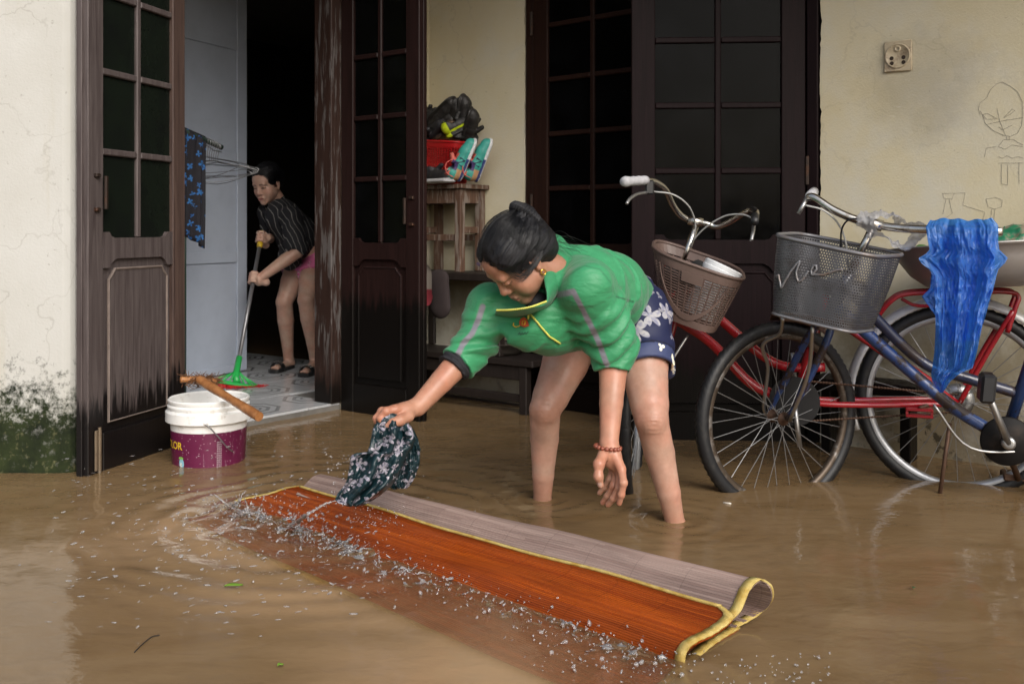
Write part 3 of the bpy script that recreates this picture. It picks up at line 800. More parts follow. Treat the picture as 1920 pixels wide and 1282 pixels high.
# arms and hands
LS, LE, LW = pp(1105, 535, 2.76), pp(1152, 650, 2.86), pp(1142, 830, 2.76)
RS, RE, RW = pp(915, 574, 2.92), pp(893, 644, 2.90), pp(783, 763, 2.78)
g = SDF(pp(1085, 980, 2.72) - [0, .10, 0], pp(1215, 600, 3.0) + [.02, 0, 0.02], .0026)
g.chain([LE, LE + (LW - LE) * .25, LE + (LW - LE) * .6, LW, LW + (LW - LE) * .08], [.038, .040, .033, .0260, .025], .004, flat=(0.25, 1, 0), ratio=.9)
kn = [pp(1165, 879, 2.715), pp(1162, 884, 2.735), pp(1156, 884, 2.755), pp(1150, 880, 2.772)]
for q, r in zip(kn, (.0135, .0135, .013, .012)): g.cone(LW + (q - LW) * .12, q, .0165, r, .012)
g.ell(pp(1146, 856, 2.745), (.026, .018, .034), k=.012)
def finger(pts, rs, k=.0045): g.chain([pp(*q) for q in pts], rs, k); [g.ell(pp(*q), (r * 1.05,) * 3, k=k) for q, r in zip(pts[1:-1], rs[1:-1])]
finger([(1165, 879, 2.715), (1169, 905, 2.685), (1165, 927, 2.69), (1161, 943, 2.70)], [.0118, .0105, .0092, .0078])
finger([(1162, 884, 2.735), (1161, 914, 2.715), (1150, 934, 2.725), (1140, 946, 2.74)], [.0115, .0102, .0092, .0080])
finger([(1156, 884, 2.755), (1150, 911, 2.745), (1139, 930, 2.757), (1130, 942, 2.768)], [.0112, .0098, .0088, .0076])
finger([(1150, 880, 2.772), (1143, 899, 2.77), (1133, 914, 2.78), (1124, 924, 2.785)], [.0105, .0092, .0082, .0072])
finger([(1133, 848, 2.735), (1123, 870, 2.705), (1122, 893, 2.695), (1126, 909, 2.70)], [.0165, .0135, .0112, .0092], .008)
v, f = relaxed(g, 1)
nail = [(pp(1124, 908, 2.69), .008, (.55, .40, .34), .8), (pp(1161, 946, 2.70), .016, SK1 * [1.15, .85, .8], .5), (pp(1138, 946, 2.74), .016, SK1 * [1.15, .85, .8], .5), (pp(1128, 942, 2.76), .016, SK1 * [1.15, .85, .8], .5),
        (kn[0], .022, SK1 * [.95, .72, .66], .45)]
parts.append((v, f, tone(v, SK1 * np.array([1.06, 1.04, 1.03]), nail)))
g = SDF(pp(690, 830, 2.70) - [0, .06, 0], pp(905, 630, 2.98) + [.02, 0, .02], .0026)
g.chain([RE, RE + (RW - RE) * .25, RE + (RW - RE) * .6, RW], [.038, .040, .033, .026], .004, flat=(.6, .3, .7), ratio=.9)
k0 = pp(740, 766, 2.735)
for q, r in ((pp(742, 768, 2.73), .0145), (pp(737, 768, 2.75), .014), (pp(738, 772, 2.768), .013), (pp(743, 778, 2.78), .012)): g.cone(RW + (q - RW) * .1, q, .018, r, .012)
g.ell(pp(762, 772, 2.755), (.030, .024, .022), k=.012)
finger([(742, 767, 2.73), (724, 771, 2.715), (714, 784, 2.712), (718, 796, 2.712)], [.0125, .0112, .0100, .0085])
finger([(737, 768, 2.75), (716, 771, 2.735), (706, 784, 2.732), (710, 797, 2.73)], [.0120, .0110, .0098, .0082])
finger([(738, 772, 2.768), (716, 777, 2.755), (707, 789, 2.752), (713, 800, 2.75)], [.0112, .0100, .0090, .0078])
finger([(743, 778, 2.78), (725, 785, 2.772), (717, 795, 2.77), (722, 803, 2.765)], [.0105, .0092, .0082, .0072])
finger([(766, 780, 2.735), (750, 788, 2.712), (737, 793, 2.70), (727, 797, 2.702)], [.0165, .0130, .0108, .0088], .008)
v, f = relaxed(g, 1)
parts.append((v, f, tone(v, SK1 * np.array([1.05, 1.02, 1.0]), [(pp(740, 770, 2.73), .03, SK1 * [1.02, .78, .7], .5), (pp(715, 790, 2.72), .03, SK1 * [1.15, .85, .78], .5), (pp(727, 797, 2.70), .008, (.55, .4, .34), .7)])))
body = merge('body', parts, M_SKIN, woman)

# hair: swept back to a bun, with loose strands
g = SDF((-.12, -.13, -.14), (.12, .20, .17), .0028)
g.ell((0, .016, .040), (.085, .104, .089), k=.02); g.ell((0, .070, .000), (.078, .066, .092), k=.03)
for e in (-1, 1): g.ell((e * .050, -.020, .060), (.036, .050, .040), k=.02)
g.ell((0, -.100, -.012), (.086, .068, .098), k=.012, sub=True)
for e in (-1, 1): g.ell((e * .086, .000, -.034), (.030, .044, .056), k=.012, sub=True)
g.half((0, .0, -.088), (0, -.45, -1), .02)
bunc = np.array([0, .110, .062])
g.ell(bunc, (.043, .036, .043), k=.02)
g.warp(lambda p: .0030 * vnoise(p * [70, 9, 70], 2) + .0018 * vnoise(p * [160, 16, 160], 4) + .006 * np.exp(-((p[:, 0] + .006) / .007) ** 2) * (p[:, 1] < .05) * (p[:, 2] > .05))
v, f = relaxed(g, 1)
vw = place(v * HS, HM, HC)
q = v.copy(); q[:, 0] = np.arctan2(v[:, 0], v[:, 2] + .03) * .16; q[:, 2] = (v[:, 0] + v[:, 2]) * .3
hair = merge('hair', [(vw, f, q)], M_HAIR, woman)
def strands(name, Pts, r, mat, parent):
    """many hairs at once: Pts (n, k, 3), each a thin three-sided tube"""
    n, k, _ = Pts.shape; T = np.gradient(Pts, axis=1); T /= np.linalg.norm(T, axis=2, keepdims=True) + 1e-9
    U = np.cross(T, np.array([.31, .52, .79])); U /= np.linalg.norm(U, axis=2, keepdims=True) + 1e-9; Wv = np.cross(T, U)
    v = np.stack([Pts + (U * math.cos(a) + Wv * math.sin(a)) * r for a in (0, 2.094, 4.189)], 2).reshape(-1, 3)
    b = (np.arange(n)[:, None] * k + np.arange(k - 1)[None]).ravel() * 3
    f = np.concatenate([np.stack([b + q0, b + q1, b + 3 + q1, b + 3 + q0], 1) for q0, q1 in ((0, 1), (1, 2), (2, 0))])
    return merge(name, [(v, f, np.full((len(v), 3), .5))], mat, parent)
def swept(n, rng, M, o, sc, tgt, rad, ctr, lo_y=-.075, wide=1.0):
    """hairs lying on the scalp, combed from where they start towards the knot"""
    out = []; ctr = np.array(ctr); rad = np.array(rad); e = (np.array(tgt) - ctr) / rad; e /= np.linalg.norm(e)
    while len(out) < n:
        d = rng.normal(size=3); d /= np.linalg.norm(d); p = ctr + d * rad
        if p[2] < -.035 + .25 * max(0, .03 - p[1]) or p[1] < lo_y or (abs(p[0]) > .06 and p[2] < .0 and p[1] < .035): continue
        if p[1] < -.045 and p[2] < .058 - .45 * abs(p[0]): continue
        om = math.acos(np.clip(d @ e, -1, 1)); t_ = np.linspace(0, 1, 12)[:, None]
        q = (np.sin((1 - t_) * om) * d + np.sin(t_ * om) * e) / max(math.sin(om), 1e-3)
        q = q + np.array([1, 0, -.3]) * (np.sign(d[0] + .07) * .22 * wide * np.sin(np.pi * t_) * max(0, .6 - abs(d[0])))
        q /= np.linalg.norm(q, axis=1, keepdims=True)
        lift = 1.0 + rng.uniform(.0, .022) + (rng.uniform(.03, .12) * np.sin(np.pi * t_) if rng.random() < .035 else 0)
        w_ = .010 * np.sin(t_ * rng.uniform(3, 9) + rng.uniform(0, 6)) * rng.normal(size=3)
        out.append(ctr + (q * lift + w_ * np.sin(np.pi * t_)) * rad)
    P_ = np.array(out); return (P_.reshape(-1, 3) * sc @ np.array(M).T + np.array(o)).reshape(P_.shape)
strands('hair_strands', swept(6500, np.random.default_rng(5), HM, HC, HS, (0, .104, .060), (.0855, .1045, .0895), (0, .016, .040)), .00042, M_STRAND, woman)
m = MB(); rr = np.random.default_rng(5)
# strands loose over the temple, nape and shoulder
for i in range(46):
    x0 = rr.uniform(.05, .07); y0 = rr.uniform(-.05, .0)
    a0 = hd(x0, y0 - .02, .045 + rr.uniform(-.01, .02)); a1 = hd(.079, y0 - .01, -.002 + rr.uniform(-.012, .008)); a2 = hd(.084, .02 + rr.uniform(-.01, .01), -.008 + rr.uniform(-.012, .012))
    a3 = hd(.075, .065 + rr.uniform(-.01, .02), .0 + rr.uniform(-.03, .02))
    m.tube(spline([a0, a1, a2, a3], 5), .0006, 3, cap=False)
for i in range(40):
    a0 = hd(rr.uniform(-.05, .06), .09, rr.uniform(-.05, .02)); a1 = a0 + np.array([rr.uniform(.02, .07), rr.uniform(0, .06), rr.uniform(-.03, .02)])
    a2 = a1 + np.array([rr.uniform(.02, .08), rr.uniform(0, .05), rr.uniform(-.035, .0)])
    m.tube(spline([a0, a1, a2], 5), .0004, 3, cap=False)
m.build('loose_hair', M_STRAND, woman, smooth=True, recalc=False)
# ruffled scrunchie round the bun
m = MB(); rows = []
for i in range(121):
    a = 2 * math.pi * i / 120; row = []
    for k in range(9):
        b = 2 * math.pi * k / 8; rr_ = .013 + .0045 * math.sin(a * 30) ; R_ = .040
        row.append(hd(*(bunc + np.array([(R_ + rr_ * math.cos(b)) * math.cos(a), .006 + rr_ * 1.0 * math.sin(b) , (R_ + rr_ * math.cos(b)) * math.sin(a)]))))
    rows.append(row)
m.grid(rows).build('scrunchie', simple('black_ruffle', (.010, .010, .012), .7), woman, smooth=True)
m = MB(); c0 = hd(.0775, .003, -.047)
m.tube([c0 + HM @ np.array([.0015, .0065 * math.cos(a), .0085 * math.sin(a) - .004]) for a in np.linspace(0, 2 * math.pi, 17)[:-1]], .0026, 8, closed=True)
m.build('earring', simple('gold', (.72, .42, .10), .22, 1.0, .1), woman, smooth=True)

# shorts
def flowers(t, vec, scale, R0, petals, dist=.12):
    w = t.n('VectorMath', {0: vec, 1: t.n('VectorMath', {0: t.n('TexNoise', {'Vector': vec, 'Scale': scale * .9, 'Detail': 2}).outputs['Color'], 'Scale': dist / scale * 2}, operation='SCALE').outputs[0]}, operation='ADD').outputs[0]
    vo = t.n('TexVoronoi', {'Vector': w, 'Scale': scale, 'Randomness': .85})
    d = t.n('VectorMath', {0: t.n('VectorMath', {0: w, 'Scale': scale}, operation='SCALE').outputs[0] if False else w, 1: vo.outputs['Position']}, operation='SUBTRACT').outputs[0]
    x, y, z = t.sep(d); an = t.math('ARCTAN2', z, t.math('ADD', x, t.math('MULTIPLY', y, .6)))
    rnd = t.sep(vo.outputs['Color'])[0]
    pet = t.math('ABSOLUTE', t.math('COSINE', t.math('MULTIPLY_ADD', an, petals / 2) if False else t.math('ADD', t.math('MULTIPLY', an, petals / 2), t.math('MULTIPLY', rnd, 6))))
    lim = t.math('MULTIPLY', t.math('ADD', t.math('MULTIPLY', pet, .75), .25), R0)
    e = t.math('SUBTRACT', lim, vo.outputs['Distance'])
    return t.ramp(e, [(.0, 0), (.035, 1)]), pet, rnd, vo.outputs['Distance']
def floral(name, base, fl, fl2, scale, rough=.6, R0=.55, petals=5):
    t = NT(name); p = t.co()
    m1, pet, rnd, d = flowers(t, p, scale, R0, petals)
    m2, _, r2, _ = flowers(t, t.map(p, (1, 1, 1), (.37, .21, .13)), scale * 2.1, .42, 3)
    shade = t.mix(t.ramp(t.noise(p, scale * 5, 3), [(.4, 0), (.6, 1)]), fl, fl2)
    col = t.mix(t.math('MULTIPLY', m2, t.math('GREATER_THAN', r2, .45)), base, t.mix(.35, shade, base))
    col = t.mix(t.math('MULTIPLY', m1, t.math('GREATER_THAN', rnd, .22)), col, shade)
    c = t.attr('Col'); col = t.mix(1.0, col, c, 'MULTIPLY')
    return t.done(t.bsdf(color=col, rough=rough, spec=.35, normal=t.bump(t.noise(p, 400, 2), .1, .001)))
M_SHORTS = floral('navy_floral', (.012, .016, .055), (.40, .39, .40), (.22, .22, .30), 13)
g = SDF(np.minimum(hipR, hipL) - [.18, .22, .26], np.maximum(hipR, hipL) + [.16, .2, .2], .0045)
hemR = hipR + (kneeR - hipR) * .33; hemL = hipL + (kneeL - hipL) * .52
pel = pp(1160, 572, 3.30)
g.chain([pel, (hipR + hipL) / 2], [.132, .125], .03)
g.chain([hipR + [0, .01, .03], hemR], [.112, .108], .03); g.chain([hipL + [.004, .01, .03], hemL], [.110, .096], .03)
g.cone(hemL + (hipL - hemL) * .22, hemL, .101, .098, .004)
def cutleg(hem, hip, knee, r):
    d = (knee - hip) / np.linalg.norm(knee - hip); g.cone(hem - d * .03, hem + d * .2, r, r + .05, .004, sub=True)
dR = (kneeR - hipR) / np.linalg.norm(kneeR - hipR); dL = (kneeL - hipL) / np.linalg.norm(kneeL - hipL)
for hem, d in ((hemR, dR), (hemL, dL)):
    X, Y, Z = np.meshgrid(*g.ax, indexing='ij'); pl = (X - hem[0]) * d[0] + (Y - hem[1]) * d[1] + (Z - hem[2]) * d[2]
    near = np.sqrt((X - hem[0]) ** 2 + (Y - hem[1]) ** 2 + (Z - hem[2]) ** 2) < .15
    g.F = np.where(near, np.maximum(g.F, pl), g.F).astype(np.float32)
for hem, d, r in ((hemR, dR, .098), (hemL, dL, .086)): g.cone(hem - d * .025, hem + d * .05, r - .006, r + .004, .004, sub=True)
g.warp(lambda p: .004 * np.sin(p[:, 2] * 90 + 4 * vnoise(p * 9, 1)) * .6 + .006 * vnoise(p * 16, 3))
def shcol(v):
    c = np.ones((len(v), 3)); dl = (v - hemL) @ dL
    near = (np.linalg.norm(v - hemL, axis=1) < .13) & (dl > -.05)
    c[near] = (3.4, 3.4, 2.4); edge = near & (dl < -.043); c[edge] = (.4, .4, .4); return c
g.build('shorts', M_SHORTS, woman, shcol)

# jacket
t = NT('green_jacket'); c = t.attr('Col'); p = t.pos()
col = t.mix(t.ramp(t.noise(p, 9, 4), [(.4, 0), (.7, .35)]), c, t.mix(1.0, c, (.72, .82, .78), 'MULTIPLY'))
fold = t.noise(t.map(p, (6, 9, 16), rot=(.3, .5, .2)), 1.2, 2, .45, .6)
cre = t.math('ABSOLUTE', t.math('SUBTRACT', t.noise(t.map(p, (7, 12, 17), rot=(.5, .3, .6)), 2.0, 3, .5, .5), .5)); cre = t.ramp(cre, [(.0, 0), (.10, 1)])
M_JACKET = t.done(t.bsdf(color=col, rough=.50, spec=.4, sheen=.15, normal=t.bump(t.math('ADD', fold, t.math('MULTIPLY', cre, .05)), .38, .03, t.bump(t.noise(p, 260, 2), .06, .001))))
g = SDF(pp(838, 720, 3.0) - [.05, .45, .04], pp(1240, 430, 3.3) + [.06, .16, .05], .0036)
tr = [pp(1160, 562, 3.30), pp(1128, 548, 3.12), pp(1085, 545, 2.96), pp(1022, 590, 2.90)]
g.chain(tr, [.116, .134, .142, .102], .03, flat=(0, .25, 1), ratio=.90)
g.cone(pp(985, 606, 2.86), pp(1085, 585, 2.98), .075, .12, .05)
g.ell(LS + [.0, .02, -.006], (.064, .07, .062), k=.08); g.ell(RS, (.062, .08, .064), k=.05)
cufL = LE + (LW - LE) * .26; cufR = RE + (RW - RE) * .30
g.chain([LS, LS + (LE - LS) * .5, LE, cufL], [.060, .058, .054, .047], .05)
g.chain([RS, RS + (RE - RS) * .5, RE, cufR], [.054, .053, .051, .049], .03)
# hem hangs open round the waist; neck opening
g.cone(hd(0, .01, -.11), hd(0, -.02, -.02), .048, .075, .02, sub=True); g.cone(hd(0, -.06, -.07), hd(0, -.16, -.05), .075, .09, .02, sub=True); g.cone(hd(.03, -.03, -.06), hd(.16, -.06, -.03), .05, .08, .02, sub=True)
g.chain([pp(1044, 528, 2.80), pp(1044, 492, 2.87), pp(1036, 464, 2.93), pp(1012, 448, 2.98)], [.026, .028, .028, .026], .02)
dCL = (LW - LE) / np.linalg.norm(LW - LE); dCR = (RW - RE) / np.linalg.norm(RW - RE)
for cu, d, r in ((cufL, dCL, .047), (cufR, dCR, .043)):
    X, Y, Z = np.meshgrid(*g.ax, indexing='ij'); pl = (X - cu[0]) * d[0] + (Y - cu[1]) * d[1] + (Z - cu[2]) * d[2]
    near = np.sqrt((X - cu[0]) ** 2 + (Y - cu[1]) ** 2 + (Z - cu[2]) ** 2) < (.10 if cu is cufL else .14)
    g.F = np.where(near, np.maximum(g.F, pl), g.F).astype(np.float32)
    if cu is cufL: g.cone(cu - d * .02, cu + d * .04, r - .004, r + .004, .004, sub=True)
aL = (LE - LS) / np.linalg.norm(LE - LS); aR = (RE - RS) / np.linalg.norm(RE - RS)
def wrinkle(p):
    w = np.zeros(len(p))
    for S, E, C, d in ((LS, LE, cufL, aL), (RS, RE, cufR, aR)):
        s1 = (p - S) @ d; rad = np.linalg.norm(p - S - np.clip(s1, 0, .4)[:, None] * d, axis=1)
        on = np.clip(1.3 - rad / .10, 0, 1) * np.clip((s1 - .03) / .06, 0, 1) * np.clip((np.linalg.norm(C - S) + .005 - np.linalg.norm(p - S, axis=1)) / .05, .25, 1)
        side = (p - S) @ np.cross(d, [0, 1, 0]) / .07
        sn = np.sin(s1 * 125 + 2.2 * side + 3.2 * vnoise(p * 12, 6)); w += on * (.0105 * np.sign(sn) * np.abs(sn) ** .7 + .0035 * vnoise(p * 26, 9))
        per_ = np.cross(d, [0, 1, 0]); per_ /= np.linalg.norm(per_); q_ = np.stack([s1 * 34 + 16 * ((p - S) @ per_), ((p - S) @ per_) * 6, p[:, 1] * 7], 1)
        n_ = vnoise(q_, 41) ; w -= on * .011 * np.clip(1 - 3.0 * np.abs(n_), 0, 1) ** 1.1
    ax_ = (np.array(tr[3]) - tr[0]) / np.linalg.norm(np.array(tr[3]) - tr[0]); s2 = (p - tr[0]) @ ax_
    back = np.clip((p[:, 2] - .70) / .12, 0, 1) * np.clip((p[:, 0] - .10) / .1, 0, 1)
    w += back * .0050 * np.sin(s2 * 75 + p[:, 0] * 30 + 3 * vnoise(p * 7, 12)); w += .008 * vnoise(p * 7, 15) + .0025 * vnoise(p * 16, 21)
    lat = np.cross(ax_, [0, 0, 1]); lat /= np.linalg.norm(lat); q_ = np.stack([s2 * 15 + 5 * ((p - tr[0]) @ lat), ((p - tr[0]) @ lat) * 4.5, p[:, 2] * 5], 1)
    w -= .010 * np.clip(1 - 2.8 * np.abs(vnoise(q_, 51)), 0, 1) ** 1.2 * np.clip(np.minimum(np.linalg.norm(p - LS, axis=1), np.linalg.norm(p - RS, axis=1)) / .14 - .6, 0, 1)
    # armhole seams pull in
    for S, d in ((LS, aL), (RS, aR)):
        s1 = (p - S) @ d; rad = np.linalg.norm(p - S, axis=1); w += .0 * rad
    return w
g.warp(wrinkle, .04)
jacket = g.build('jacket', M_JACKET, woman, None, largest=True)
sj = Surf(jacket)
st1 = sj.line([(1045, 553), (1075, 547), (1092, 580), (1110, 615), (1122, 640), (1132, 668), (1138, 684)])
st2 = sj.line([(905, 575), (897, 600), (885, 625), (868, 645), (858, 665), (855, 676)])
seam1 = sj.line([(1040, 560), (1060, 520), (1095, 498), (1125, 505), (1145, 530)]); seam2 = sj.line([(905, 560), (915, 585), (935, 600)])
seam3 = sj.line([(1140, 515), (1172, 508), (1205, 528), (1222, 540)]); pock = sj.line([(1155, 556), (1188, 566)]); yoke = sj.line([(1035, 470), (1090, 480), (1140, 515)])
jv = np.array([v_.co for v_ in jacket.data.vertices]) + np.array(wloc(jacket))
GR = np.array([.036, .255, .108])
jc = np.tile(GR, (len(jv), 1)); jc *= (1 + .10 * vnoise(jv * 12, 31))[:, None]
under = np.clip((.66 - jv[:, 2]) / .08, 0, 1) * (np.linalg.norm(jv - np.array(tr[3]), axis=1) < .24) * (np.linalg.norm(jv - LE, axis=1) > .12) * (np.linalg.norm(jv - RE, axis=1) > .12)
for L_, w_, col_, k_ in ((st1, .0075, (.20, .18, .22), .95), (st2, .0075, (.20, .18, .22), .95), (seam1, .0024, GR * .5, .6), (pock, .0026, GR * .3, .8)):
    k = (np.clip((w_ * 1.35 - segd(jv, L_)) / (w_ * .45), 0, 1) * k_)[:, None]; jc = jc * (1 - k) + np.array(col_) * k
setcol(jacket, jc)
# inner black cuff, collar, zip, emblem
g = SDF(cufR - .1, cufR + .1, .003); g.cone(cufR - dCR * .02, cufR + dCR * .03, .0465, .049, .004)
g.cone(cufR + dCR * .02, cufR + dCR * .06, .0385, .0385, .003, sub=True); X, Y, Z = np.meshgrid(*g.ax, indexing='ij')
pl = (X - cufR[0]) * dCR[0] + (Y - cufR[1]) * dCR[1] + (Z - cufR[2]) * dCR[2]
g.F = np.maximum(g.F, (pl - .028)).astype(np.float32); g.F = np.maximum(g.F, -(pl + .012)).astype(np.float32)
g.warp(lambda p: .003 * np.sin(((p - cufR) @ dCR) * 320 + 2 * vnoise(p * 25)))
M_BLACKCLOTH = simple('black_cloth', (.014, .014, .018), .8)
g.build('sleeve_lining', M_BLACKCLOTH, woman)
m = MB()
cb = [sj.at(928, 590, -.005), sj.at(960, 594, -.005), sj.at(992, 588, -.005), sj.at(1030, 572, -.005), sj.at(1046, 540, -.01), sj.at(1048, 505, -.01), sj.at(1048, 475, -.008), sj.at(1050, 456, -.008)]
ct = [P(931, 583, 2.72), P(958, 582, 2.685), P(993, 577, 2.675), P(1025, 566, 2.70), P(1021, 530, 2.75), P(1015, 502, 2.80), P(1016, 472, 2.86), P(1024, 452, 2.93)]
rows = []
for k in range(7):
    t_ = k / 6; rows.append(spline([Vector(a).lerp(Vector(b), t_) + Vector((0, -.010 * math.sin(t_ * 3.1), .004 * math.sin(t_ * 3.1))) for a, b in zip(cb, ct)], 6))
m.grid(rows)
co = m.build('collar', M_JACKET, woman, smooth=True); md = co.modifiers.new('thick', 'SOLIDIFY'); md.thickness = .004; md.offset = 0
setcol(co, np.tile(GR * .85, (len(co.data.vertices), 1)))
M_ZIP = simple('yellow_zip', (.62, .62, .12), .45)
zp = spline(ct[:4], 10); zp = [zp[0].lerp(zp[0], 0)] + zp; zp = spline(zp[1:], 3); m = MB(); m.tube([p_ + Vector((0, -.004, .002)) for p_ in zp], [.0034 if k % 3 else .0016 for k in range(len(zp))], 6)
m.build('collar_zip', M_ZIP, co, smooth=True)
zz = sj.line([(994, 588), (1004, 600), (1016, 614), (1030, 630), (1050, 643)], .003); MB().tube(spline(zz[::2], 3), .0030, 6).build('zip', M_ZIP, woman, smooth=True)
a0 = sj.at(994, 586, .006); MB().tube([a0, a0 + V(0, -.004, -.012), a0 + V(.001, -.004, -.024)], [.003, .0035, .0045], 8).build('zip_puller', M_ZIP, woman, smooth=True)
# emblem on the chest: red shape with a yellow curl, and a stroke of lettering below
def patch(name, pts, mat, lift, par, thick=.001):
    q = [sj.at(x, y, lift) for x, y in pts]; m = MB(); n_ = len(q); c_ = sum(q, Vector()) / n_
    m.add(q + [c_], [(k, (k + 1) % n_, n_) for k in range(n_)]); return m.build(name, mat, par)
M_RED = simple('emblem_red', (.55, .09, .03), .6); M_YEL = simple('emblem_yellow', (.60, .38, .04), .6); M_INK = simple('dark_thread', (.02, .05, .04), .7)
em = patch('emblem', [(975, 611), (974, 604), (977, 598), (983, 595), (989, 599), (992, 607), (993, 612), (984, 614)], M_RED, .0025, woman)
MB().tube(spline(sj.line([(964, 606), (963, 611), (968, 614), (976, 612)], .003, 2), 3), .0016, 5).build('emblem_curl', M_YEL, em)
MB().tube(spline(sj.line([(981, 604), (987, 603), (986, 610), (981, 610), (981, 604)], .0045, 2), 2), .0013, 5).build('emblem_mark', M_YEL, em)
MB().tube(spline(sj.line([(973, 627), (976, 624), (977, 628), (981, 623), (982, 627), (986, 622), (987, 626), (991, 621)], .003, 2), 1), .0009, 4).build('emblem_lettering', M_INK, em)
# dark undershirt at the neck
g = SDF(pp(960, 620, 2.8) - .06, pp(1030, 540, 2.8) + .07, .004); g.ell(pp(1006, 566, 2.83), (.034, .04, .03)); g.build('undershirt', M_BLACKCLOTH, woman)
# bead bracelet
bc = pp(1139.5, 838, 2.752); dF = (LW - LE) / np.linalg.norm(LW - LE); e1 = np.cross(dF, [0, 1, 0]); e1 /= np.linalg.norm(e1); e2 = np.cross(e1, dF)
e2 = e2 - dF * .35; m0 = bpy.data.meshes.new('bead'); bm = bmesh.new(); bmesh.ops.create_uvsphere(bm, u_segments=10, v_segments=8, radius=.0062); bm.to_mesh(m0); bm.free()
M_BEAD = simple('brown_bead', (.26, .075, .045), .25, 0, .3, 60); M_BEADR = simple('red_bead', (.55, .02, .015), .3)
m0.materials.append(M_BEAD); m0.polygons.foreach_set('use_smooth', [True] * len(m0.polygons))
br = bpy.data.objects.new('bracelet', None); COL.objects.link(br); br.parent = woman; br.location = Vector(bc) - woman.location
for i in range(18):
    a = 2 * math.pi * i / 18; q = bc + e1 * .0345 * math.cos(a) + e2 * .0325 * math.sin(a)
    b_ = bpy.data.objects.new('bead', m0); COL.objects.link(b_); b_.parent = br; b_.location = Vector(q - bc)
# ---- the young woman sweeping inside the doorway
SK2 = np.array([.45, .285, .22])
girl = thing('person', 'young woman in black striped shirt and pink shorts sweeping with a green broom indoors', 'person', P(560, 700, 6.0))
_y = np.array([.40, .85, .36]); _y /= np.linalg.norm(_y); _z = np.array([-.14, -.22, .96]); _z -= _y * (_z @ _y); _z /= np.linalg.norm(_z); GM = np.stack([np.cross(_y, _z), _y, _z], 1)
GC = pp(501, 345, 6.08); GS = .97
gh = lambda x, y, z: GC + GM @ (np.array([x, y, z]) * GS)
g = head_local(None, False, .0026); v, f = relaxed(g, 1)
parts = [(place(v * GS, GM, GC), f, head_color(v, SK2 * 1.05, np.array([.34, .12, .11]), False))]
gs = {}
LSh, LEl, LHa = pp(546, 408, 5.94), pp(557, 472, 5.88), pp(484, 524, 5.82)
RSh, REl, RHa = pp(504, 398, 6.16), pp(507, 448, 6.18), pp(492, 441, 5.98)
lo = pp(460, 720, 6.3); hi = pp(660, 390, 6.3)
lo = np.array([lo[0] - .05, 5.6, FLOOR_Z + .005]); hi = np.array([hi[0] + .05, 6.45, 1.05])
g = SDF(lo, hi, .0055)
def leg2(hip, knee, ank, toe):
    g.chain([hip, hip + (knee - hip) * .5, knee + (hip - knee) * .15, knee], [.078, .070, .055, .050], .006)
    g.ell(knee + [-.012, -.012, 0], (.03, .03, .038), k=.02)
    g.chain([knee, knee + (ank - knee) * .32, knee + (ank - knee) * .75, ank], [.049, .050, .036, .031], .006)
    g.cone(ank, ank + [.012, .02, -.03], .030, .026, .01); g.cone(ank + [0, 0, -.035], toe, .028, .017, .015)
    d = (toe - ank); d[2] = 0; d /= np.linalg.norm(d); w = np.array([-d[1], d[0], 0])
    for k in range(5): g.cone(toe + w * (.018 - .009 * k) - d * .02, toe + w * (.022 - .011 * k) + d * (.022 - .004 * abs(k - 1)), .0088, .0075, .004)
FZ = FLOOR_Z + .028
def onfloor(px, Y, z=FZ): return np.array([(px - CX) / FPX * Y, Y, z])
aR = pp(541, 672, 6.2); aL = pp(590, 670, 6.02)
tR = onfloor(517, 6.02); tL = onfloor(572, 5.86)
leg2(pp(562, 492, 6.22), pp(533, 566, 6.06), aR, tR); leg2(pp(590, 496, 6.12), pp(574, 562, 5.92), aL, tL)
g.chain([pp(586, 478, 6.16), pp(530, 405, 6.05)], [.11, .10], .03)
g.chain([LSh, LEl, LEl + (LHa - LEl) * .3, LHa], [.048, .040, .038, .025], .006)
v, f = relaxed(g, 1)
parts.append((v, f, tone(v, SK2, [(pp(533, 566, 6.02), .05, SK2 * .8, .4), (pp(574, 562, 5.88), .05, SK2 * .8, .4)])))
# hands: lower one wrapped round the broom stick, upper one on the grip
ST, SB = pp(491, 438, 5.98), pp(443, 700, 5.47); sd = (SB - ST) / np.linalg.norm(SB - ST)
def onstick(py): t_ = (py - 438) / (700 - 438); return ST + (SB - ST) * t_
def fist(g, c, arm, r=.015):
    e1 = arm - c; e1 -= sd * (e1 @ sd); e1 /= np.linalg.norm(e1); e2 = np.cross(sd, e1)
    g.cone(c + e1 * .075, c + e1 * .032, .024, .024, .012, flat=sd, ratio=1.0); g.ell(c + e1 * .03, (.024, .024, .036), k=.014)
    for k in range(4):
        b = c + sd * (-.028 + .019 * k)
        ring = [b + (e1 * math.cos(a) + e2 * math.sin(a)) * (r + .008) for a in (R(20), R(80), R(140), R(200), R(250))]
        g.chain(ring, [.0095, .0095, .009, .0085, .0075], .003)
    b = c - sd * .034; ring = [b + (e1 * math.cos(a) + e2 * math.sin(a)) * (r + .009) for a in (R(-10), R(-60), R(-115))]
    g.chain(ring, [.011, .010, .0085], .004)
cl = onstick(527); cu = onstick(447)
g = SDF(np.minimum(cl, LHa) - .09, np.maximum(cl, LHa) + .09, .0036); g.cone(LHa, cl + (LHa - cl) * .4, .026, .024, .008); fist(g, cl, LHa); v, f = relaxed(g, 1); parts.append((v, f, tone(v, SK2 * 1.08, [])))
g = SDF(cu - .10, cu + [.14, .14, .12], .0036); g.cone(pp(506, 447, 6.10), cu + [.03, .03, 0], .030, .024, .008); fist(g, cu, pp(506, 447, 6.10), .017); v, f = relaxed(g, 1); parts.append((v, f, tone(v, SK2 * 1.05, [])))
merge('body', parts, M_SKIN, girl)
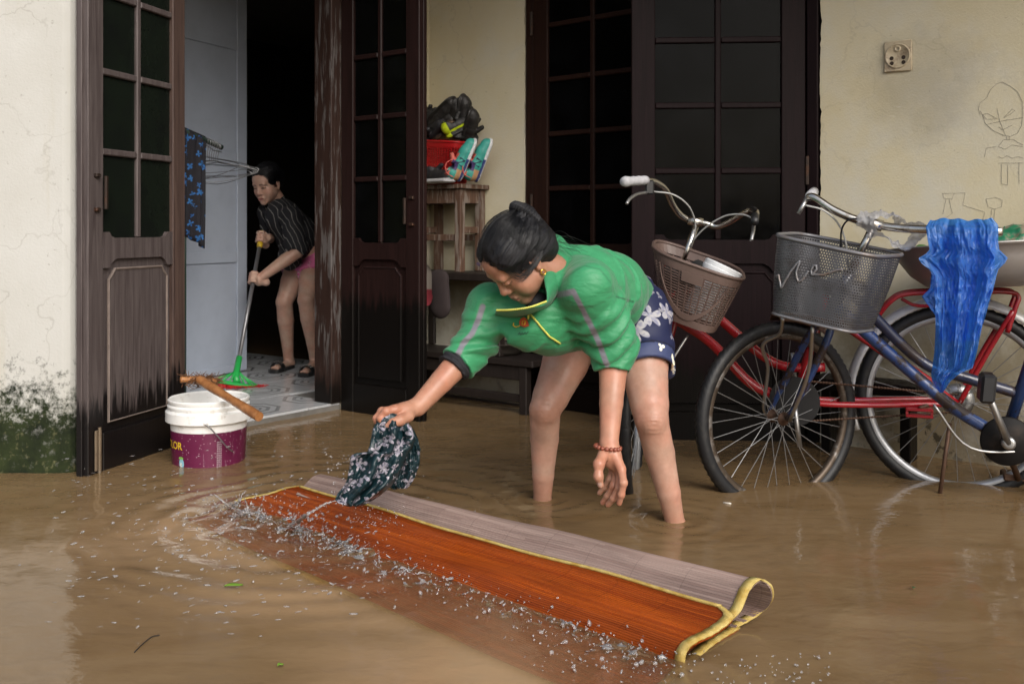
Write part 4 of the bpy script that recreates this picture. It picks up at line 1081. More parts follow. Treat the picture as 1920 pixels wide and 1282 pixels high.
g = SDF((-.11, -.12, -.13), (.11, .17, .15), .0036)
g.ell((0, .016, .042), (.083, .102, .086), k=.02); g.ell((0, .066, .005), (.066, .056, .075), k=.03)
g.ell((0, -.100, -.056), (.065, .060, .100), k=.008, sub=True)
for e in (-1, 1): g.ell((e * .086, .0, -.036), (.030, .040, .054), k=.012, sub=True)
g.half((0, .0, -.062), (0, -.35, -1), .02); g.ell((0, .118, .01), (.045, .05, .052), k=.02); g.ell((0, .03, .075), (.07, .07, .058), k=.03)
g.warp(lambda p: .002 * vnoise(p * [70, 9, 70], 2)); v, f = relaxed(g, 1)
q = v.copy(); q[:, 0] = np.arctan2(v[:, 0], v[:, 2] + .03) * .16
merge('hair', [(place(v * GS, GM, GC), f, q)], M_HAIR, girl)
strands('hair_strands', swept(2200, np.random.default_rng(9), GM, GC, GS, (0, .12, .02), (.084, .103, .087), (0, .016, .042)), .0008, M_STRAND, girl)
# shirt with pale stripes
t = NT('striped_shirt'); p = t.co()
w = t.n('VectorMath', {0: p, 1: t.n('VectorMath', {0: t.n('TexNoise', {'Vector': p, 'Scale': 7.0, 'Detail': 2}).outputs['Color'], 'Scale': .07}, operation='SCALE').outputs[0]}, operation='ADD').outputs[0]
x, y, z = t.sep(t.map(w, (1, 1, 1), rot=(0, R(24), R(-20))))
s1 = t.math('ABSOLUTE', t.math('SUBTRACT', t.math('FRACT', t.math('MULTIPLY', x, 34)), .5)); line = t.ramp(s1, [(.0, 1), (.03, 1), (.05, 0)])
col = t.mix(t.math('MULTIPLY', line, .8), (.012, .012, .015), (.30, .29, .27))
M_STRIPE = t.done(t.bsdf(color=col, rough=.75, spec=.3))
g = SDF(pp(480, 505, 6.3) - [0, .5, 0], pp(640, 375, 6.3) + [0, .2, .05], .0055)
g.chain([pp(578, 458, 6.15), pp(556, 438, 6.10), pp(528, 405, 6.05)], [.112, .118, .105], .03)
g.ell(LSh, (.066, .066, .062), k=.03); g.ell(RSh, (.06, .06, .06), k=.03)
g.chain([LSh, LEl + (LSh - LEl) * .12], [.062, .062], .02); g.chain([RSh, pp(506, 438, 6.18)], [.058, .055], .02)
g.cone(pp(552, 462, 6.02), pp(543, 482, 6.0), .085, .075, .04)
g.cone(LEl + (LSh - LEl) * .16, LEl + (LEl - LSh) * .3, .045, .05, .005, sub=True)
g.cone(gh(0, .03, -.10), gh(0, -.01, -.02), .055, .07, .02, sub=True)
g.warp(lambda p: .009 * vnoise(p * [14, 14, 8], 3) + .005 * vnoise(p * 26, 7))
g.build('shirt', M_STRIPE, girl)
g = SDF(gh(0, 0, -.13) - .11, gh(0, 0, -.13) + .11, .0045)
for e in (-1, 1): g.chain([gh(e * .055, .05, -.115), gh(e * .058, -.01, -.13), gh(e * .02, -.07, -.165)], [.014, .016, .012], .01)
g.build('shirt_collar', M_STRIPE, girl)
M_PINK = floral('pink_floral', (.60, .14, .30), (.72, .42, .48), (.06, .03, .06), 17, .7, .6)
g = SDF(pp(515, 540, 6.3) - [0, .5, 0], pp(660, 450, 6.3) + [0, .2, 0], .0055)
g.chain([pp(590, 478, 6.17), pp(578, 495, 6.17)], [.118, .12], .02)
for hip, knee, e in ((pp(562, 492, 6.22), pp(533, 566, 6.06), .22), (pp(590, 496, 6.12), pp(574, 562, 5.92), .22)):
    d = knee - hip; g.cone(hip, hip + d * e, .092, .094, .02)
    c = hip + d * (e + .12); dn = d / np.linalg.norm(d); X, Y, Z = np.meshgrid(*g.ax, indexing='ij')
    pl = (X - c[0]) * dn[0] + (Y - c[1]) * dn[1] + (Z - c[2]) * dn[2]; near = np.sqrt((X - c[0]) ** 2 + (Y - c[1]) ** 2 + (Z - c[2]) ** 2) < .14
    g.F = np.where(near, np.maximum(g.F, pl), g.F).astype(np.float32)
g.warp(lambda p: .006 * vnoise(p * 18, 5)); o = g.build('shorts', M_PINK, girl); setcol(o, np.ones((len(o.data.vertices), 3)))
M_SANDAL = simple('black_sandal', (.012, .012, .013), .45); M_STUD = simple('metal_stud', (.45, .43, .40), .3, .9)
for toe, ank in ((tR, aR), (tL, aL)):
    d = toe - ank; d[2] = 0; d /= np.linalg.norm(d); w = np.array([-d[1], d[0], 0]); h_ = ank - d * .045; h_[2] = FLOOR_Z
    tp = toe + d * .045; tp[2] = FLOOR_Z; L = np.linalg.norm(tp - h_)
    ol = [(h_ + d * L * s_ + w * e * wd) for e, seq in ((1, ((0, .018), (.08, .03), (.45, .033), (.75, .042), (.95, .034), (1.0, .015))), (-1, ((1.0, .015), (.95, .034), (.75, .042), (.45, .033), (.08, .03), (0, .018)))) for s_, wd in seq]
    m = MB(); n_ = len(ol); m.add([(*q_[:2], FLOOR_Z + .001) for q_ in ol] + [(*q_[:2], FLOOR_Z + .022) for q_ in ol], [tuple(range(n_)), tuple(reversed(range(n_, 2 * n_)))] + [(k, k + n_, (k + 1) % n_ + n_, (k + 1) % n_) for k in range(n_)])
    sd_ = m.build('sandal', M_SANDAL, girl)
    for j, dd_ in enumerate((-.040, -.018)):
        pts = [toe + d * dd_ + w * .040 * math.cos(a) + np.array([0, 0, -.006 + .040 * math.sin(a)]) for a in np.linspace(0, math.pi, 9)]
        MB().grid([[Vector(q_ + d * e) for q_ in pts] for e in (-.012, .012)]).build('strap', M_SANDAL, sd_).modifiers.new('t', 'SOLIDIFY').thickness = .004
        m = MB()
        for q_ in pts[2:-1]: m.lathe(Vector(q_) + V(0, -.002, .002), [(.0001, .004), (.0035, .002), (.004, 0)], 6)
        m.build('stud', M_STUD, sd_)

# ---- broom
broom = thing('broom', 'green headed broom with red bristles and a long grey stick held by the young woman', 'broom', Vector(SB))
M_STEEL = simple('grey_steel_tube', (.22, .22, .23), .35, .6); M_GREENP = simple('green_plastic', (.02, .33, .07), .35, 0, .12); M_REDB = simple('red_bristle', (.50, .015, .02), .6); M_YP = simple('yellow_plastic', (.62, .42, .02), .35)
MB().tube([ST + sd * .03, SB], .0115, 12).build('stick', M_STEEL, broom, smooth=True)
m = MB(); m.tube([ST - sd * .02 + sd * k * .015 for k in range(9)], [.008, .015, .018, .0165, .0175, .0165, .0175, .0165, .014], 12); m.build('grip', M_YP, broom, smooth=True)
b0, b1 = pp(400, 712, 5.36), pp(488, 727, 5.50); bm_ = (b0 + b1) / 2
MB().tube([SB - sd * .10, SB + sd * .02, bm_ + [0, 0, .01]], [.017, .019, .021], 12).build('socket', M_GREENP, broom, smooth=True)
MB().bbox(Vector(b0), Vector((b1 - b0)).normalized(), Vector((b1 - b0)).normalized().cross(Z3), Z3, 0, float(np.linalg.norm(b1 - b0)), -.022, .022, -.012, .008, .004).build('head_bar', M_GREENP, broom)
for k in (-3, -2, -1, 1, 2, 3):
    e = bm_ + (b1 - b0) * (k / 6.4); MB().tube([SB - sd * (.01 + .012 * (3 - abs(k))), e + [0, 0, .004]], .0055, 6).build('rib', M_GREENP, broom, smooth=True)
m = MB(); rr = np.random.default_rng(8)
for i in range(420):
    t_ = rr.random(); q = b0 + (b1 - b0) * t_ + np.array([0, rr.uniform(-.02, .02), -.010]); e = q + np.array([.03 * (t_ - .3) + rr.normal() * .012 + .05 * max(0, t_ - .75), -.012 + rr.normal() * .012, 0])
    e[2] = FLOOR_Z + rr.uniform(.001, .012)
    m.tube([q, (q + e) / 2 + [0, 0, .004], e], [.0022, .002, .0014], 3, cap=False)
tag(m.build('bristles', M_REDB, broom, recalc=False), kind='stuff')

# ---- clothes rack with hangers and a garment
M_GPIPE = simple('dark_green_pipe', (.022, .045, .035), .4); M_WIRE = simple('steel_wire', (.30, .30, .31), .3, .9)
rk0, rk1 = P(300, 226, 4.75), P(416, 277, 5.05)
rack = thing('clothes_rack', 'dark green pipe clothes rack with wire hangers beside the white door', 'clothes rack', V(*P(348, 500, 4.88).xy, FLOOR_Z))
MB().tube([rk0, rk1], .013, 12).build('rail', M_GPIPE, rack, smooth=True)
pk = P(347, 470, 4.88); rz_ = rk0.lerp(rk1, (P(347, 247, 4.88).x - rk0.x) / (rk1.x - rk0.x))
MB().tube([V(rz_.x, rz_.y, FLOOR_Z + .01), V(rz_.x, rz_.y, rz_.z - .012)], .012, 12).build('post', M_GPIPE, rack, smooth=True)
for a in range(4): MB().tube([V(rz_.x, rz_.y, FLOOR_Z + .05), V(rz_.x + .16 * math.cos(a * R(90) + .4), rz_.y + .16 * math.sin(a * R(90) + .4), FLOOR_Z + .012)], .01, 8).build('foot', M_GPIPE, rack, smooth=True)
rd = (rk1 - rk0).normalized()
for i in range(7):
    c = rk0.lerp(rk1, .72 + .035 * i); yaw = R(-8 + random.uniform(-22, 22)); w = V(math.cos(yaw), math.sin(yaw), 0); dp = random.uniform(-.012, .004)
    o_ = c + Z3 * (-.005); tilt = random.uniform(-.10, .10)
    hook = [o_ + w * (.018 * math.sin(a)) + Z3 * (.020 * math.cos(a) + .0) for a in np.linspace(R(-100), R(160), 9)]
    nk = o_ - Z3 * (.085 + dp); sh = .2
    pts = hook + [o_ - Z3 * .05, nk]
    h = thing('coat_hanger', 'bent wire coat hanger bunched with others on the green rail', 'hanger', c, 'wire hangers on the rail')
    MB().tube(pts, .0016, 6).build('hook', M_WIRE, h, smooth=True)
    a_, b_ = nk + w * sh + Z3 * (-.045 + tilt * sh), nk - w * sh + Z3 * (-.045 - tilt * sh); lo_ = -.06
    tri = spline([nk, nk + w * .05 + Z3 * -.008, a_, a_ + w * -.01 + Z3 * -.025, (a_ + b_) / 2 + Z3 * (-.045 + random.uniform(-.02, .02)), b_ + w * .01 + Z3 * -.025, b_, nk - w * .05 + Z3 * -.008], 4, True)
    MB().tube(tri, .0017, 6, closed=True).build('frame', M_WIRE, h, smooth=True)
m = MB(); m.tube([rk1 + rd * -.05 * k + Z3 * -.022 + Z3 * (-.010 * (k % 2)) for k in range(8)], .0025, 6); m.build('chain', M_WIRE, rack, smooth=True)
t = NT('blue_pattern_cloth'); p = t.co(); m1, _, r1, _ = flowers(t, p, 26, .5, 4)
col = t.mix(t.math('MULTIPLY', m1, t.math('GREATER_THAN', r1, .35)), (.008, .007, .012), t.mix(t.noise(p, 20, 2), (.01, .06, .22), (.03, .16, .40)))
M_BLUEP = t.done(t.bsdf(color=col, rough=.85))
rows = []; NN = 26
for i in range(NN + 1):
    s_ = i / NN; c = rk0.lerp(rk1, .05 + .66 * s_); row = []
    for k in range(31):
        q = (k / 30 - .46); fold = .016 * math.sin(s_ * 17 + 1.2) * min(1, abs(q) * 6) + .01 * math.sin(s_ * 31 + q * 5)
        if abs(q) < .03: dx, dz = .016 * math.sin(q / .03 * 1.57), .016 * math.cos(q / .03 * 1.57)
        else:
            sg = 1 if q > 0 else -1; ln = (abs(q) - .03) * (.95 + .12 * s_) ; dx, dz = sg * (.017 + .01 * ln) + fold, -ln
        nn_ = V(rd.y, -rd.x, 0)
        row.append(c + nn_ * dx + Z3 * dz + rd * (-.03 * max(0, -dz) * s_))
    rows.append(row)
g_ = MB().grid(rows).build('garment', M_BLUEP, None, True, origin=rk0.lerp(rk1, .4)); g_.modifiers.new('t', 'SOLIDIFY').thickness = .003
tag(g_, 'black garment with small blue flowers draped over the green rail', 'garment')

# ---- paint bucket
BC = V(-1.187, 3.90, 0)
bucket = thing('bucket', 'white and maroon paint bucket standing in the water by the doorstep', 'bucket', V(BC.x, BC.y, GROUND))
t = NT('white_bucket_plastic'); p = t.co(); col = t.mix(t.ramp(t.noise(p, 30, 5, .7), [(.55, 0), (.72, .6)]), (.78, .78, .76), (.42, .38, .31))
M_BUCK = t.done(t.bsdf(color=col, rough=.38)); 
t = NT('maroon_label'); p = t.co(); col = t.mix(t.ramp(t.noise(p, 7, 5), [(.4, 0), (.7, .5)]), (.105, .008, .042), (.15, .018, .065))
col = t.mix(t.ramp(t.voro(p, 85), [(.10, 1), (.14, 0)]), col, (.62, .52, .52)); col = t.mix(t.math('MULTIPLY', t.ramp(t.noise(t.map(p, (30, 30, 8)), 3, 4), [(.62, 0), (.7, .7)]), t.ramp(t.noise(p, 5, 2), [(.45, 0), (.6, 1)])), col, (.50, .40, .44))
M_MAROON = t.done(t.bsdf(color=col, rough=.35)); M_INSIDE = M_BUCK
rb = lambda z: .1315 + .052 * (z - GROUND)
MB().lathe(BC, [(.0, GROUND + .004), (rb(GROUND) - .006, GROUND + .004), (rb(.12) - .004, 0.132), (rb(.228) - .004, 0.240), (rb(.228) + .002, 0.246), (rb(.228) + .006, 0.242), (rb(.215) + .006, 0.234), (rb(.2) + .003, 0.226), (rb(.2) + .009, 0.220), (rb(.19) + .009, 0.212), (rb(.19) + .005, 0.206), (rb(.19) + .016, 0.198), (rb(.16) + .018, 0.162), (rb(.16) + .014, 0.159), (rb(.15) + .001, 0.160), (rb(.1), .1), (rb(GROUND), GROUND), (0, GROUND)], 72).build('body', M_BUCK, bucket, smooth=True)
smooth_by_angle(bucket.children[0], 35)
lab = MB().lathe(BC, [(rb(.128) + .0012, .128), (rb(GROUND + .02) + .0012, GROUND + .02)], 72).build('label', M_MAROON, bucket, smooth=True)
M_TXY = simple('label_yellow', (.72, .50, .03), .5, 0, .1); M_TXW = simple('label_white', (.62, .56, .58), .5)
def wrap_text(txt, size, ang_end, z, mat, name, par):
    c = bpy.data.curves.new('t', 'FONT'); c.body = txt; c.size = size; c.extrude = 0; c.offset = size * .02; o = bpy.data.objects.new('t', c); COL.objects.link(o)
    bpy.context.view_layer.update(); me = bpy.data.meshes.new_from_object(o.evaluated_get(bpy.context.evaluated_depsgraph_get())); bpy.data.objects.remove(o)
    bm = bmesh.new(); bm.from_mesh(me); bmesh.ops.subdivide_edges(bm, edges=[e for e in bm.edges if e.calc_length() > size * .2], cuts=2); xs = [v.co.x for v in bm.verts]; W = max(xs); m = MB()
    vs = []
    for v in bm.verts:
        zz = z + v.co.y; r_ = rb(zz) + .0022; a = ang_end - (W - v.co.x) / r_; vs.append(BC + V(r_ * math.cos(a), r_ * math.sin(a), zz))
    bm.verts.index_update(); m.add(vs, [[v.index for v in f.verts] for f in bm.faces]); bm.free(); return m.build(name, mat, par, recalc=False)
wrap_text('COLOR', .040, R(244), .064, M_TXY, 'lettering', lab)
wrap_text('JOTUNO', .012, R(246), .033, M_TXW, 'small_lettering', lab) if False else None
for i in range(15): wrap_text('||||| |||| ||', .0055, R(306), .092 - i * .0085, M_TXW, 'fine_print', lab)
def disc(ang, z, rx, rz, mat, name, lift=.0022, sq=1.0):
    pts = [(ang + rx * math.cos(a) / rb(z), z + rz * math.sin(a)) for a in np.linspace(0, 2 * math.pi, 21)[:-1]]
    q = [BC + V((rb(b) + lift) * math.cos(a), (rb(b) + lift) * math.sin(a), b) for a, b in pts] + [BC + V((rb(z) + lift) * math.cos(ang), (rb(z) + lift) * math.sin(ang), z)]
    return MB().add(q, [(k, (k + 1) % 20, 20) for k in range(20)]).build(name, mat, lab)
disc(R(241), .012, .0125, .019, simple('logo_blue', (.25, .50, .62), .4), 'logo'); disc(R(240.5), .032, .012, .0055, simple('logo_green', (.22, .48, .10), .4), 'logo_leaf', .0026); disc(R(240), .007, .006, .009, simple('logo_white', (.65, .72, .70), .4), 'logo_mark', .0028)
hp = [BC + V((rb(.17) + .022) * math.cos(a), (rb(.17) + .022) * math.sin(a), z) for a, z in ((R(283), .168), (R(290), .148), (R(300), .113), (R(309), .079), (R(318), .055))]
MB().tube(spline(hp, 5), .0028, 8).build('wire_handle', M_WIRE, bucket, smooth=True)
MB().lathe(BC + V((rb(.17) + .016) * math.cos(R(283)), (rb(.17) + .016) * math.sin(R(283)), .171), [(.0, .008), (.008, .006), (.010, 0)], 12, up=V(math.cos(R(283)), math.sin(R(283)), 0), ax=Z3).build('handle_boss', M_BUCK, bucket, smooth=True)
# ---- worn bamboo brush across the bucket
bb = thing('bamboo_brush', 'bamboo stick with a frayed root brush lying across the bucket', 'brush', P(420, 752, 3.87))
t = NT('bamboo'); p = t.co(); col = t.mix(t.ramp(t.noise(t.map(p, (6, 6, 6)), 4, 5, .7), [(.35, 0), (.7, 1)]), (.20, .075, .022), (.42, .19, .07)); M_BAMB = t.done(t.bsdf(color=col, rough=.4, normal=t.bump(t.noise(p, 90, 3), .2, .002)))
s0, s1 = P(374, 712, 3.87), P(486, 781, 3.56); sdv = (s1 - s0)
rr_ = []; pts = []
for k in range(33):
    t_ = k / 32; pts.append(s0 + sdv * t_); nd = min(abs(t_ - .30), abs(t_ - .62)); rr_.append(.0165 + .0022 * max(0, 1 - nd / .02) + .0015 * math.sin(t_ * 9))
MB().tube(pts + [s1 - sdv * .001, s1 - sdv * .05], rr_ + [.0125, .012], 14).build('stick', M_BAMB, bb, smooth=True); smooth_by_angle(bb.children[0], 50)
x0, x1 = P(338, 712, 3.86), P(404, 715, 3.94)
MB().tube(spline([x0, x0.lerp(x1, .5) + Z3 * .006, x1], 6), [.012] * 13, 10).build('cross_piece', M_BAMB, bb, smooth=True)
m = MB(); rr = np.random.default_rng(3)
for i in range(260):
    t_ = rr.uniform(.15, 1.05); q = x0.lerp(x1, t_) + V(*rr.normal(size=3)) * .008; e = q + V(rr.normal() * .022 + .004, rr.normal() * .014, rr.normal() * .014 + .004)
    m.tube([q, e], [.0022, .0008], 4, cap=False)
tag(m.build('frayed_roots', simple('root_fibre', (.17, .075, .03), .8, 0, .6, 60), bb, recalc=False), kind='stuff')
# ------------------------------------------------------------------ things along the long wall
# ---- black bench, shelf table and stool
def board(root, name, o, ax, ay, x0, x1, y0, y1, z0, z1, mat, bev=.004): return MB().bbox(o, ax, ay, Z3, x0, x1, y0, y1, z0, z1, bev).build(name, mat, root)
BW = -A_                                        # outwards from the long wall
bu0, bu1 = .02, .86
bench = thing('bench', 'long black wooden bench standing in the water under the shelf', 'bench', Bp(.45, .12, GROUND))
board(bench, 'seat', CORN, B_, BW, bu0 - .02, bu1 + .04, .03, .275, .235, .268, M_BENCH)
for u in (bu0 + .03, bu1 - .05):
    for d in (.05, .22): board(bench, 'leg', CORN, B_, BW, u, u + .045, d, d + .045, GROUND, .234, M_BENCH)
board(bench, 'apron', CORN, B_, BW, bu0 + .076, bu1 - .051, .235, .258, .165, .233, M_BENCH); board(bench, 'stretcher', CORN, B_, BW, bu0 + .076, bu1 - .051, .230, .255, .055, .095, M_BENCH)
board(bench, 'stretcher', CORN, B_, BW, bu0 + .076, bu1 - .051, .05, .08, -.03, .01, M_BENCH)
table = thing('shelf_table', 'dark narrow shelf table carrying the wooden stool beside the open door', 'shelf', Bp(.3, .1, GROUND))
board(table, 'top', CORN, B_, BW, .005, .70, .004, .262, .64, .678, M_BENCH)
for u in (.012, .64):
    for d in (.008, .205): board(table, 'leg', CORN, B_, BW, u, u + .042, d, d + .02 if d < .1 else d + .045, .2685 if d < .275 else GROUND, .639, M_BENCH)
ST_O = Bp(.245, .125, .679)                     # stool on the shelf
stool = thing('stool', 'worn wooden stool holding the red shoe basket', 'stool', ST_O)
def st(x0, x1, y0, y1, z0, z1, nm, m=None): return MB().bbox(ST_O, B_, BW, Z3, x0, x1, y0, y1, z0, z1, .003).build(nm, m or M_WORN, stool)
SW, SD, SH = .175, .105, .43
st(-SW, SW + .01, -SD - .008, SD + .012, SH, SH + .024, 'seat')
for sx in (-1, 1):
    for sy in (-1, 1):
        cx_, cy_ = sx * (SW - .03), sy * (SD - .022); st(cx_ - .02, cx_ + .02, cy_ - .02, cy_ + .02, .0005, SH - .0005, 'leg')
for sy in (-1, 1):
    cy_ = sy * (SD - .022); st(-SW + .051, SW - .051, cy_ - .010, cy_ + .010, SH - .075, SH - .001, 'apron'); st(-SW + .051, SW - .051, cy_ - .009, cy_ + .009, .16, .195, 'stretcher')
for sx in (-1, 1):
    cx_ = sx * (SW - .03); st(cx_ - .010, cx_ + .010, -SD + .043, SD - .043, SH - .075, SH - .001, 'apron'); st(cx_ - .009, cx_ + .009, -SD + .043, SD - .043, .20, .235, 'stretcher')

# ---- lattice baskets: a ring function at height h, slats and ribs
def ringfn(bot, top, rnd=4.0):
    """bot/top: four corner points each, in order round the rim"""
    def at(a, h):
        c, s = math.cos(a), math.sin(a); k = (abs(c) ** rnd + abs(s) ** rnd) ** (-1 / rnd); x, y = (c * k + 1) / 2, (s * k + 1) / 2
        q = [b.lerp(t_, h) for b, t_ in zip(bot, top)]
        return q[0] * (1 - x) * (1 - y) + q[1] * x * (1 - y) + q[2] * x * y + q[3] * (1 - x) * y
    return at
def band(at, a0, a1, h0, h1, n=40, thick=.004, closed=False, m=None):
    m = m or MB(); rows = []
    for h in (h0, h1): rows.append([at(a0 + (a1 - a0) * k / n, h) for k in range(n + (0 if closed else 1))])
    m.grid(rows, closed=closed); return m
def lattice(root, at, mat, nh, nv, hs=(.06, .86), rib=.0022, slat=.0022, holes='slot'):
    m = MB()
    for i in range(nh + 1):
        h = hs[0] + (hs[1] - hs[0]) * i / nh; m.tube([at(2 * math.pi * k / 64, h) for k in range(64)], slat, 4, closed=True)
    for k in range(nv):
        a = 2 * math.pi * (k + .5) / nv; m.tube([at(a, h) for h in np.linspace(hs[0], hs[1], 6)], rib, 4, cap=False)
    return m.build('lattice', mat, root)
def solid(o, t=.004):
    md = o.modifiers.new('t', 'SOLIDIFY'); md.thickness = t; md.offset = 0; return o

M_REDP = simple('red_plastic', (.42, .012, .014), .38, 0, .15)
sz = .679 + SH + .025
rbk = thing('laundry_basket', 'red plastic lattice basket heaped with shoes on the stool', 'basket', ST_O + Z3 * (SH + .025))
q = lambda x, y, z: ST_O + B_ * x + BW * y + Z3 * (SH + .026 + z)
atR = ringfn([q(-.155, -.075, .0), q(.075, -.075, .0), q(.075, .07, .0), q(-.155, .07, .0)], [q(-.20, -.10, .240), q(.135, -.10, .215), q(.135, .10, .215), q(-.20, .10, .240)])
lattice(rbk, atR, M_REDP, 15, 62, (.05, .90), .0027, .0024)
solid(band(atR, 0, 2 * math.pi, .0, .07, 64, closed=True).build('base_band', M_REDP, rbk)); solid(band(atR, 0, 2 * math.pi, .87, 1.0, 64, closed=True).build('rim_band', M_REDP, rbk))
m = MB(); m.tube([atR(2 * math.pi * k / 64, 1.0) for k in range(64)], .007, 6, closed=True); m.build('rim', M_REDP, rbk, smooth=True)
MB().add([atR(2 * math.pi * k / 32, .01) for k in range(32)], [tuple(range(32))]).build('bottom', M_REDP, rbk)

# ---- shoes (one shape of each kind, then copies)
def shoe_mesh(name, L, kind):
    h = .004; g = SDF((-.06, -.03, -.01), (.06, L + .02, .13), h)
    W = .036
    up = [(0, .035, .045), (0, .09, .045), (0, .16, .036), (0, L - .045, .028)]
    g.chain(up, [.034, .036, .034, .030], .008, flat=(0, 0, 1), ratio=.95); g.cone((0, .035, .06), (0, .045, .085), .034, .031, .02)
    g.cone((0, .05, .10), (0, .06, .06), .030, .024, .008, sub=True); g.cone((0, .06, .07), (0, .12, .085), .021, .016, .008, sub=True)
    g.cone((0, .04, .014), (0, L - .05, .014), .040, .042, .003, flat=(0, 0, 1), ratio=.36)
    if kind != 'flat': g.cone((0, .09, .075), (0, .125, .10), .016, .012, .008, flat=(0, 1, 1), ratio=.35)
    g.half((0, 0, .002), (0, 0, -1)); v, f = relaxed(g, 1); return v, f
def shoe_color(v, kind, L):
    x, y, z = v.T; c = np.zeros((len(v), 3))
    def put(mask, col): c[mask] = col
    if kind == 'teal':
        put(z > -1, (.035, .30, .25)); put((y < .065) & (z < .052), (.42, .24, .12)); put((z < .024) & (y < .13), (.02, .035, .14)); put((z < .022) & (y >= .13), (.62, .64, .66)); put((z < .012), (.55, .56, .58)); put((np.abs(x) < .018) & (y > .09) & (y < .14) & (z > .065), (.62, .12, .10))
        put((z > .082), (.58, .13, .10)); put((y > .055) & (y < .10) & (z > .055) & (z < .085), (.05, .03, .12))
    elif kind == 'white_sole': put(z > -1, (.014, .014, .018)); put(z < .026, (.50, .50, .52))
    elif kind == 'lime': put(z > -1, (.012, .012, .012)); put((z > .030) & (z < .042), (.50, .62, .01)); put((y < .03) & (z < .09), (.50, .62, .01))
    else: put(z > -1, (.013, .012, .012)); put(z < .018, (.010, .010, .010) if kind == 'black' else (.13, .075, .04)); put((z < .026) & (z >= .018) & (kind != 'black'), (.05, .03, .02))
    return c
t = NT('shoe'); c = t.attr('Col'); p = t.co(); M_SHOE = t.done(t.bsdf(color=t.mix(t.ramp(t.noise(p, 60, 4), [(.4, 0), (.7, .3)]), c, t.mix(.5, c, (.12, .11, .10))), rough=.55, normal=t.bump(t.noise(p, 140, 3), .35, .003)))
SHM = {}
def shoe(kind, label, pos, toe, up, group=None, L=.25, cat='shoe'):
    if (kind, L) not in SHM:
        v, f = shoe_mesh('shoe', L, kind); me = bpy.data.meshes.new('shoe'); me.from_pydata([tuple(a) for a in v], [], [tuple(int(i) for i in a) for a in f])
        me.polygons.foreach_set('use_smooth', [True] * len(me.polygons)); me.materials.append(M_SHOE)
        a = me.color_attributes.new('Col', 'FLOAT_COLOR', 'POINT'); cc = np.ones((len(v), 4), np.float32); cc[:, :3] = shoe_color(v, kind, L); a.data.foreach_set('color', cc.ravel()); SHM[(kind, L)] = me
    y = Vector(toe).normalized(); z = Vector(up); z = (z - y * z.dot(y)).normalized(); x = y.cross(z)
    o = bpy.data.objects.new('shoe', SHM[(kind, L)]); COL.objects.link(o); M = Matrix((x, y, z)).transposed(); o.rotation_euler = M.to_euler(); o.location = pos
    return tag(o, label, cat, group)
GRP = 'dark shoes heaped in the red basket'
YS = (ST_O + BW * .0).y
def nearP(px, py, off=0.0):
    """a point above the stool at the given direction, off = towards the viewer from the stool's middle"""
    k = (px - CX) / FPX; o = ST_O + BW * off; u = (k * o.y - o.x) / (B_.x - k * B_.y); p_ = o + B_ * u; return P(px, py, p_.y)
shoe('black', 'black leather shoe lying on its side on top of the shoe heap', nearP(798, 226, .03), nearP(848, 178, .05) - nearP(798, 226, .03), V(.5, -.2, -.8), None)
PB = [('brown', 770, 222, 800, 250, V(-.4, -.5, .7)), ('black', 800, 242, 852, 214, V(.1, -.6, .7)), ('brown', 835, 256, 795, 222, V(.6, -.6, .3)), ('white_sole', 806, 262, 846, 226, V(.2, -.8, .3)), ('brown', 790, 260, 840, 252, V(.1, -.9, .5)),
      ('black', 855, 246, 862, 188, V(.8, -.5, .1)), ('black', 822, 250, 862, 262, V(.3, -.4, .8)), ('black', 770, 262, 815, 272, V(0, -.3, 1)), ('black', 862, 262, 872, 226, V(.9, -.3, 0)), ('black', 790, 250, 828, 216, V(.4, -.7, .5)), ('brown', 812, 244, 856, 232, V(.2, -.5, .8)), ('black', 832, 240, 850, 196, V(.6, -.7, .2))]
lbl = ['brown soled shoe at the open door edge of the heap', 'black shoe under the topmost one in the heap', 'brown insole shoe standing on its toe in the heap', 'black shoe with pale sole rim in the middle of the heap', 'brown trimmed shoe pointing right above the basket rim',
       'tall black shoe leaning at the wall end of the heap', 'black slipper low in the heap beside the lime shoe', 'black shoe resting on the left basket rim', 'small black shoe at the right end of the basket', 'black shoe with toe raised on the left of the heap', 'brown soled shoe across the middle of the heap', 'black shoe standing upright under the topmost shoe']
for (kd, a, b, c, d, up), lb in zip(PB, lbl):
    p0, p1 = nearP(a, b, -.02), nearP(c, d, .02); shoe(kd, lb, p0, p1 - p0, up, GRP, .22)
p0, p1 = nearP(838, 262, .06), nearP(868, 246, .0); shoe('lime', 'black sneaker with lime green trim at the basket rim', p0, p1 - p0, V(.1, -.2, 1), None, .22)
ztop = ST_O.z + SH + .025
a0 = nearP(850, 340, .10); a0.z = ztop + .004; s1 = shoe('teal', 'nearer teal sneaker with red laces leaning on the basket', a0 + B_ * .045, B_ * .42 + V(0, 0, 1) + BW * -.15, BW * 1.0 + B_ * -.75, 'teal sneakers standing on their heels')
s2 = shoe('teal', 'farther teal sneaker leaning on the wall behind its mate', a0 + B_ * .10 + BW * -.075, B_ * .40 + V(0, 0, 1) + BW * -.10, BW * 1.0 + B_ * -.75, 'teal sneakers standing on their heels')
M_LACE = simple('coral_lace', (.62, .12, .10), .7); M_LET = simple('navy_lettering', (.02, .02, .07), .6)
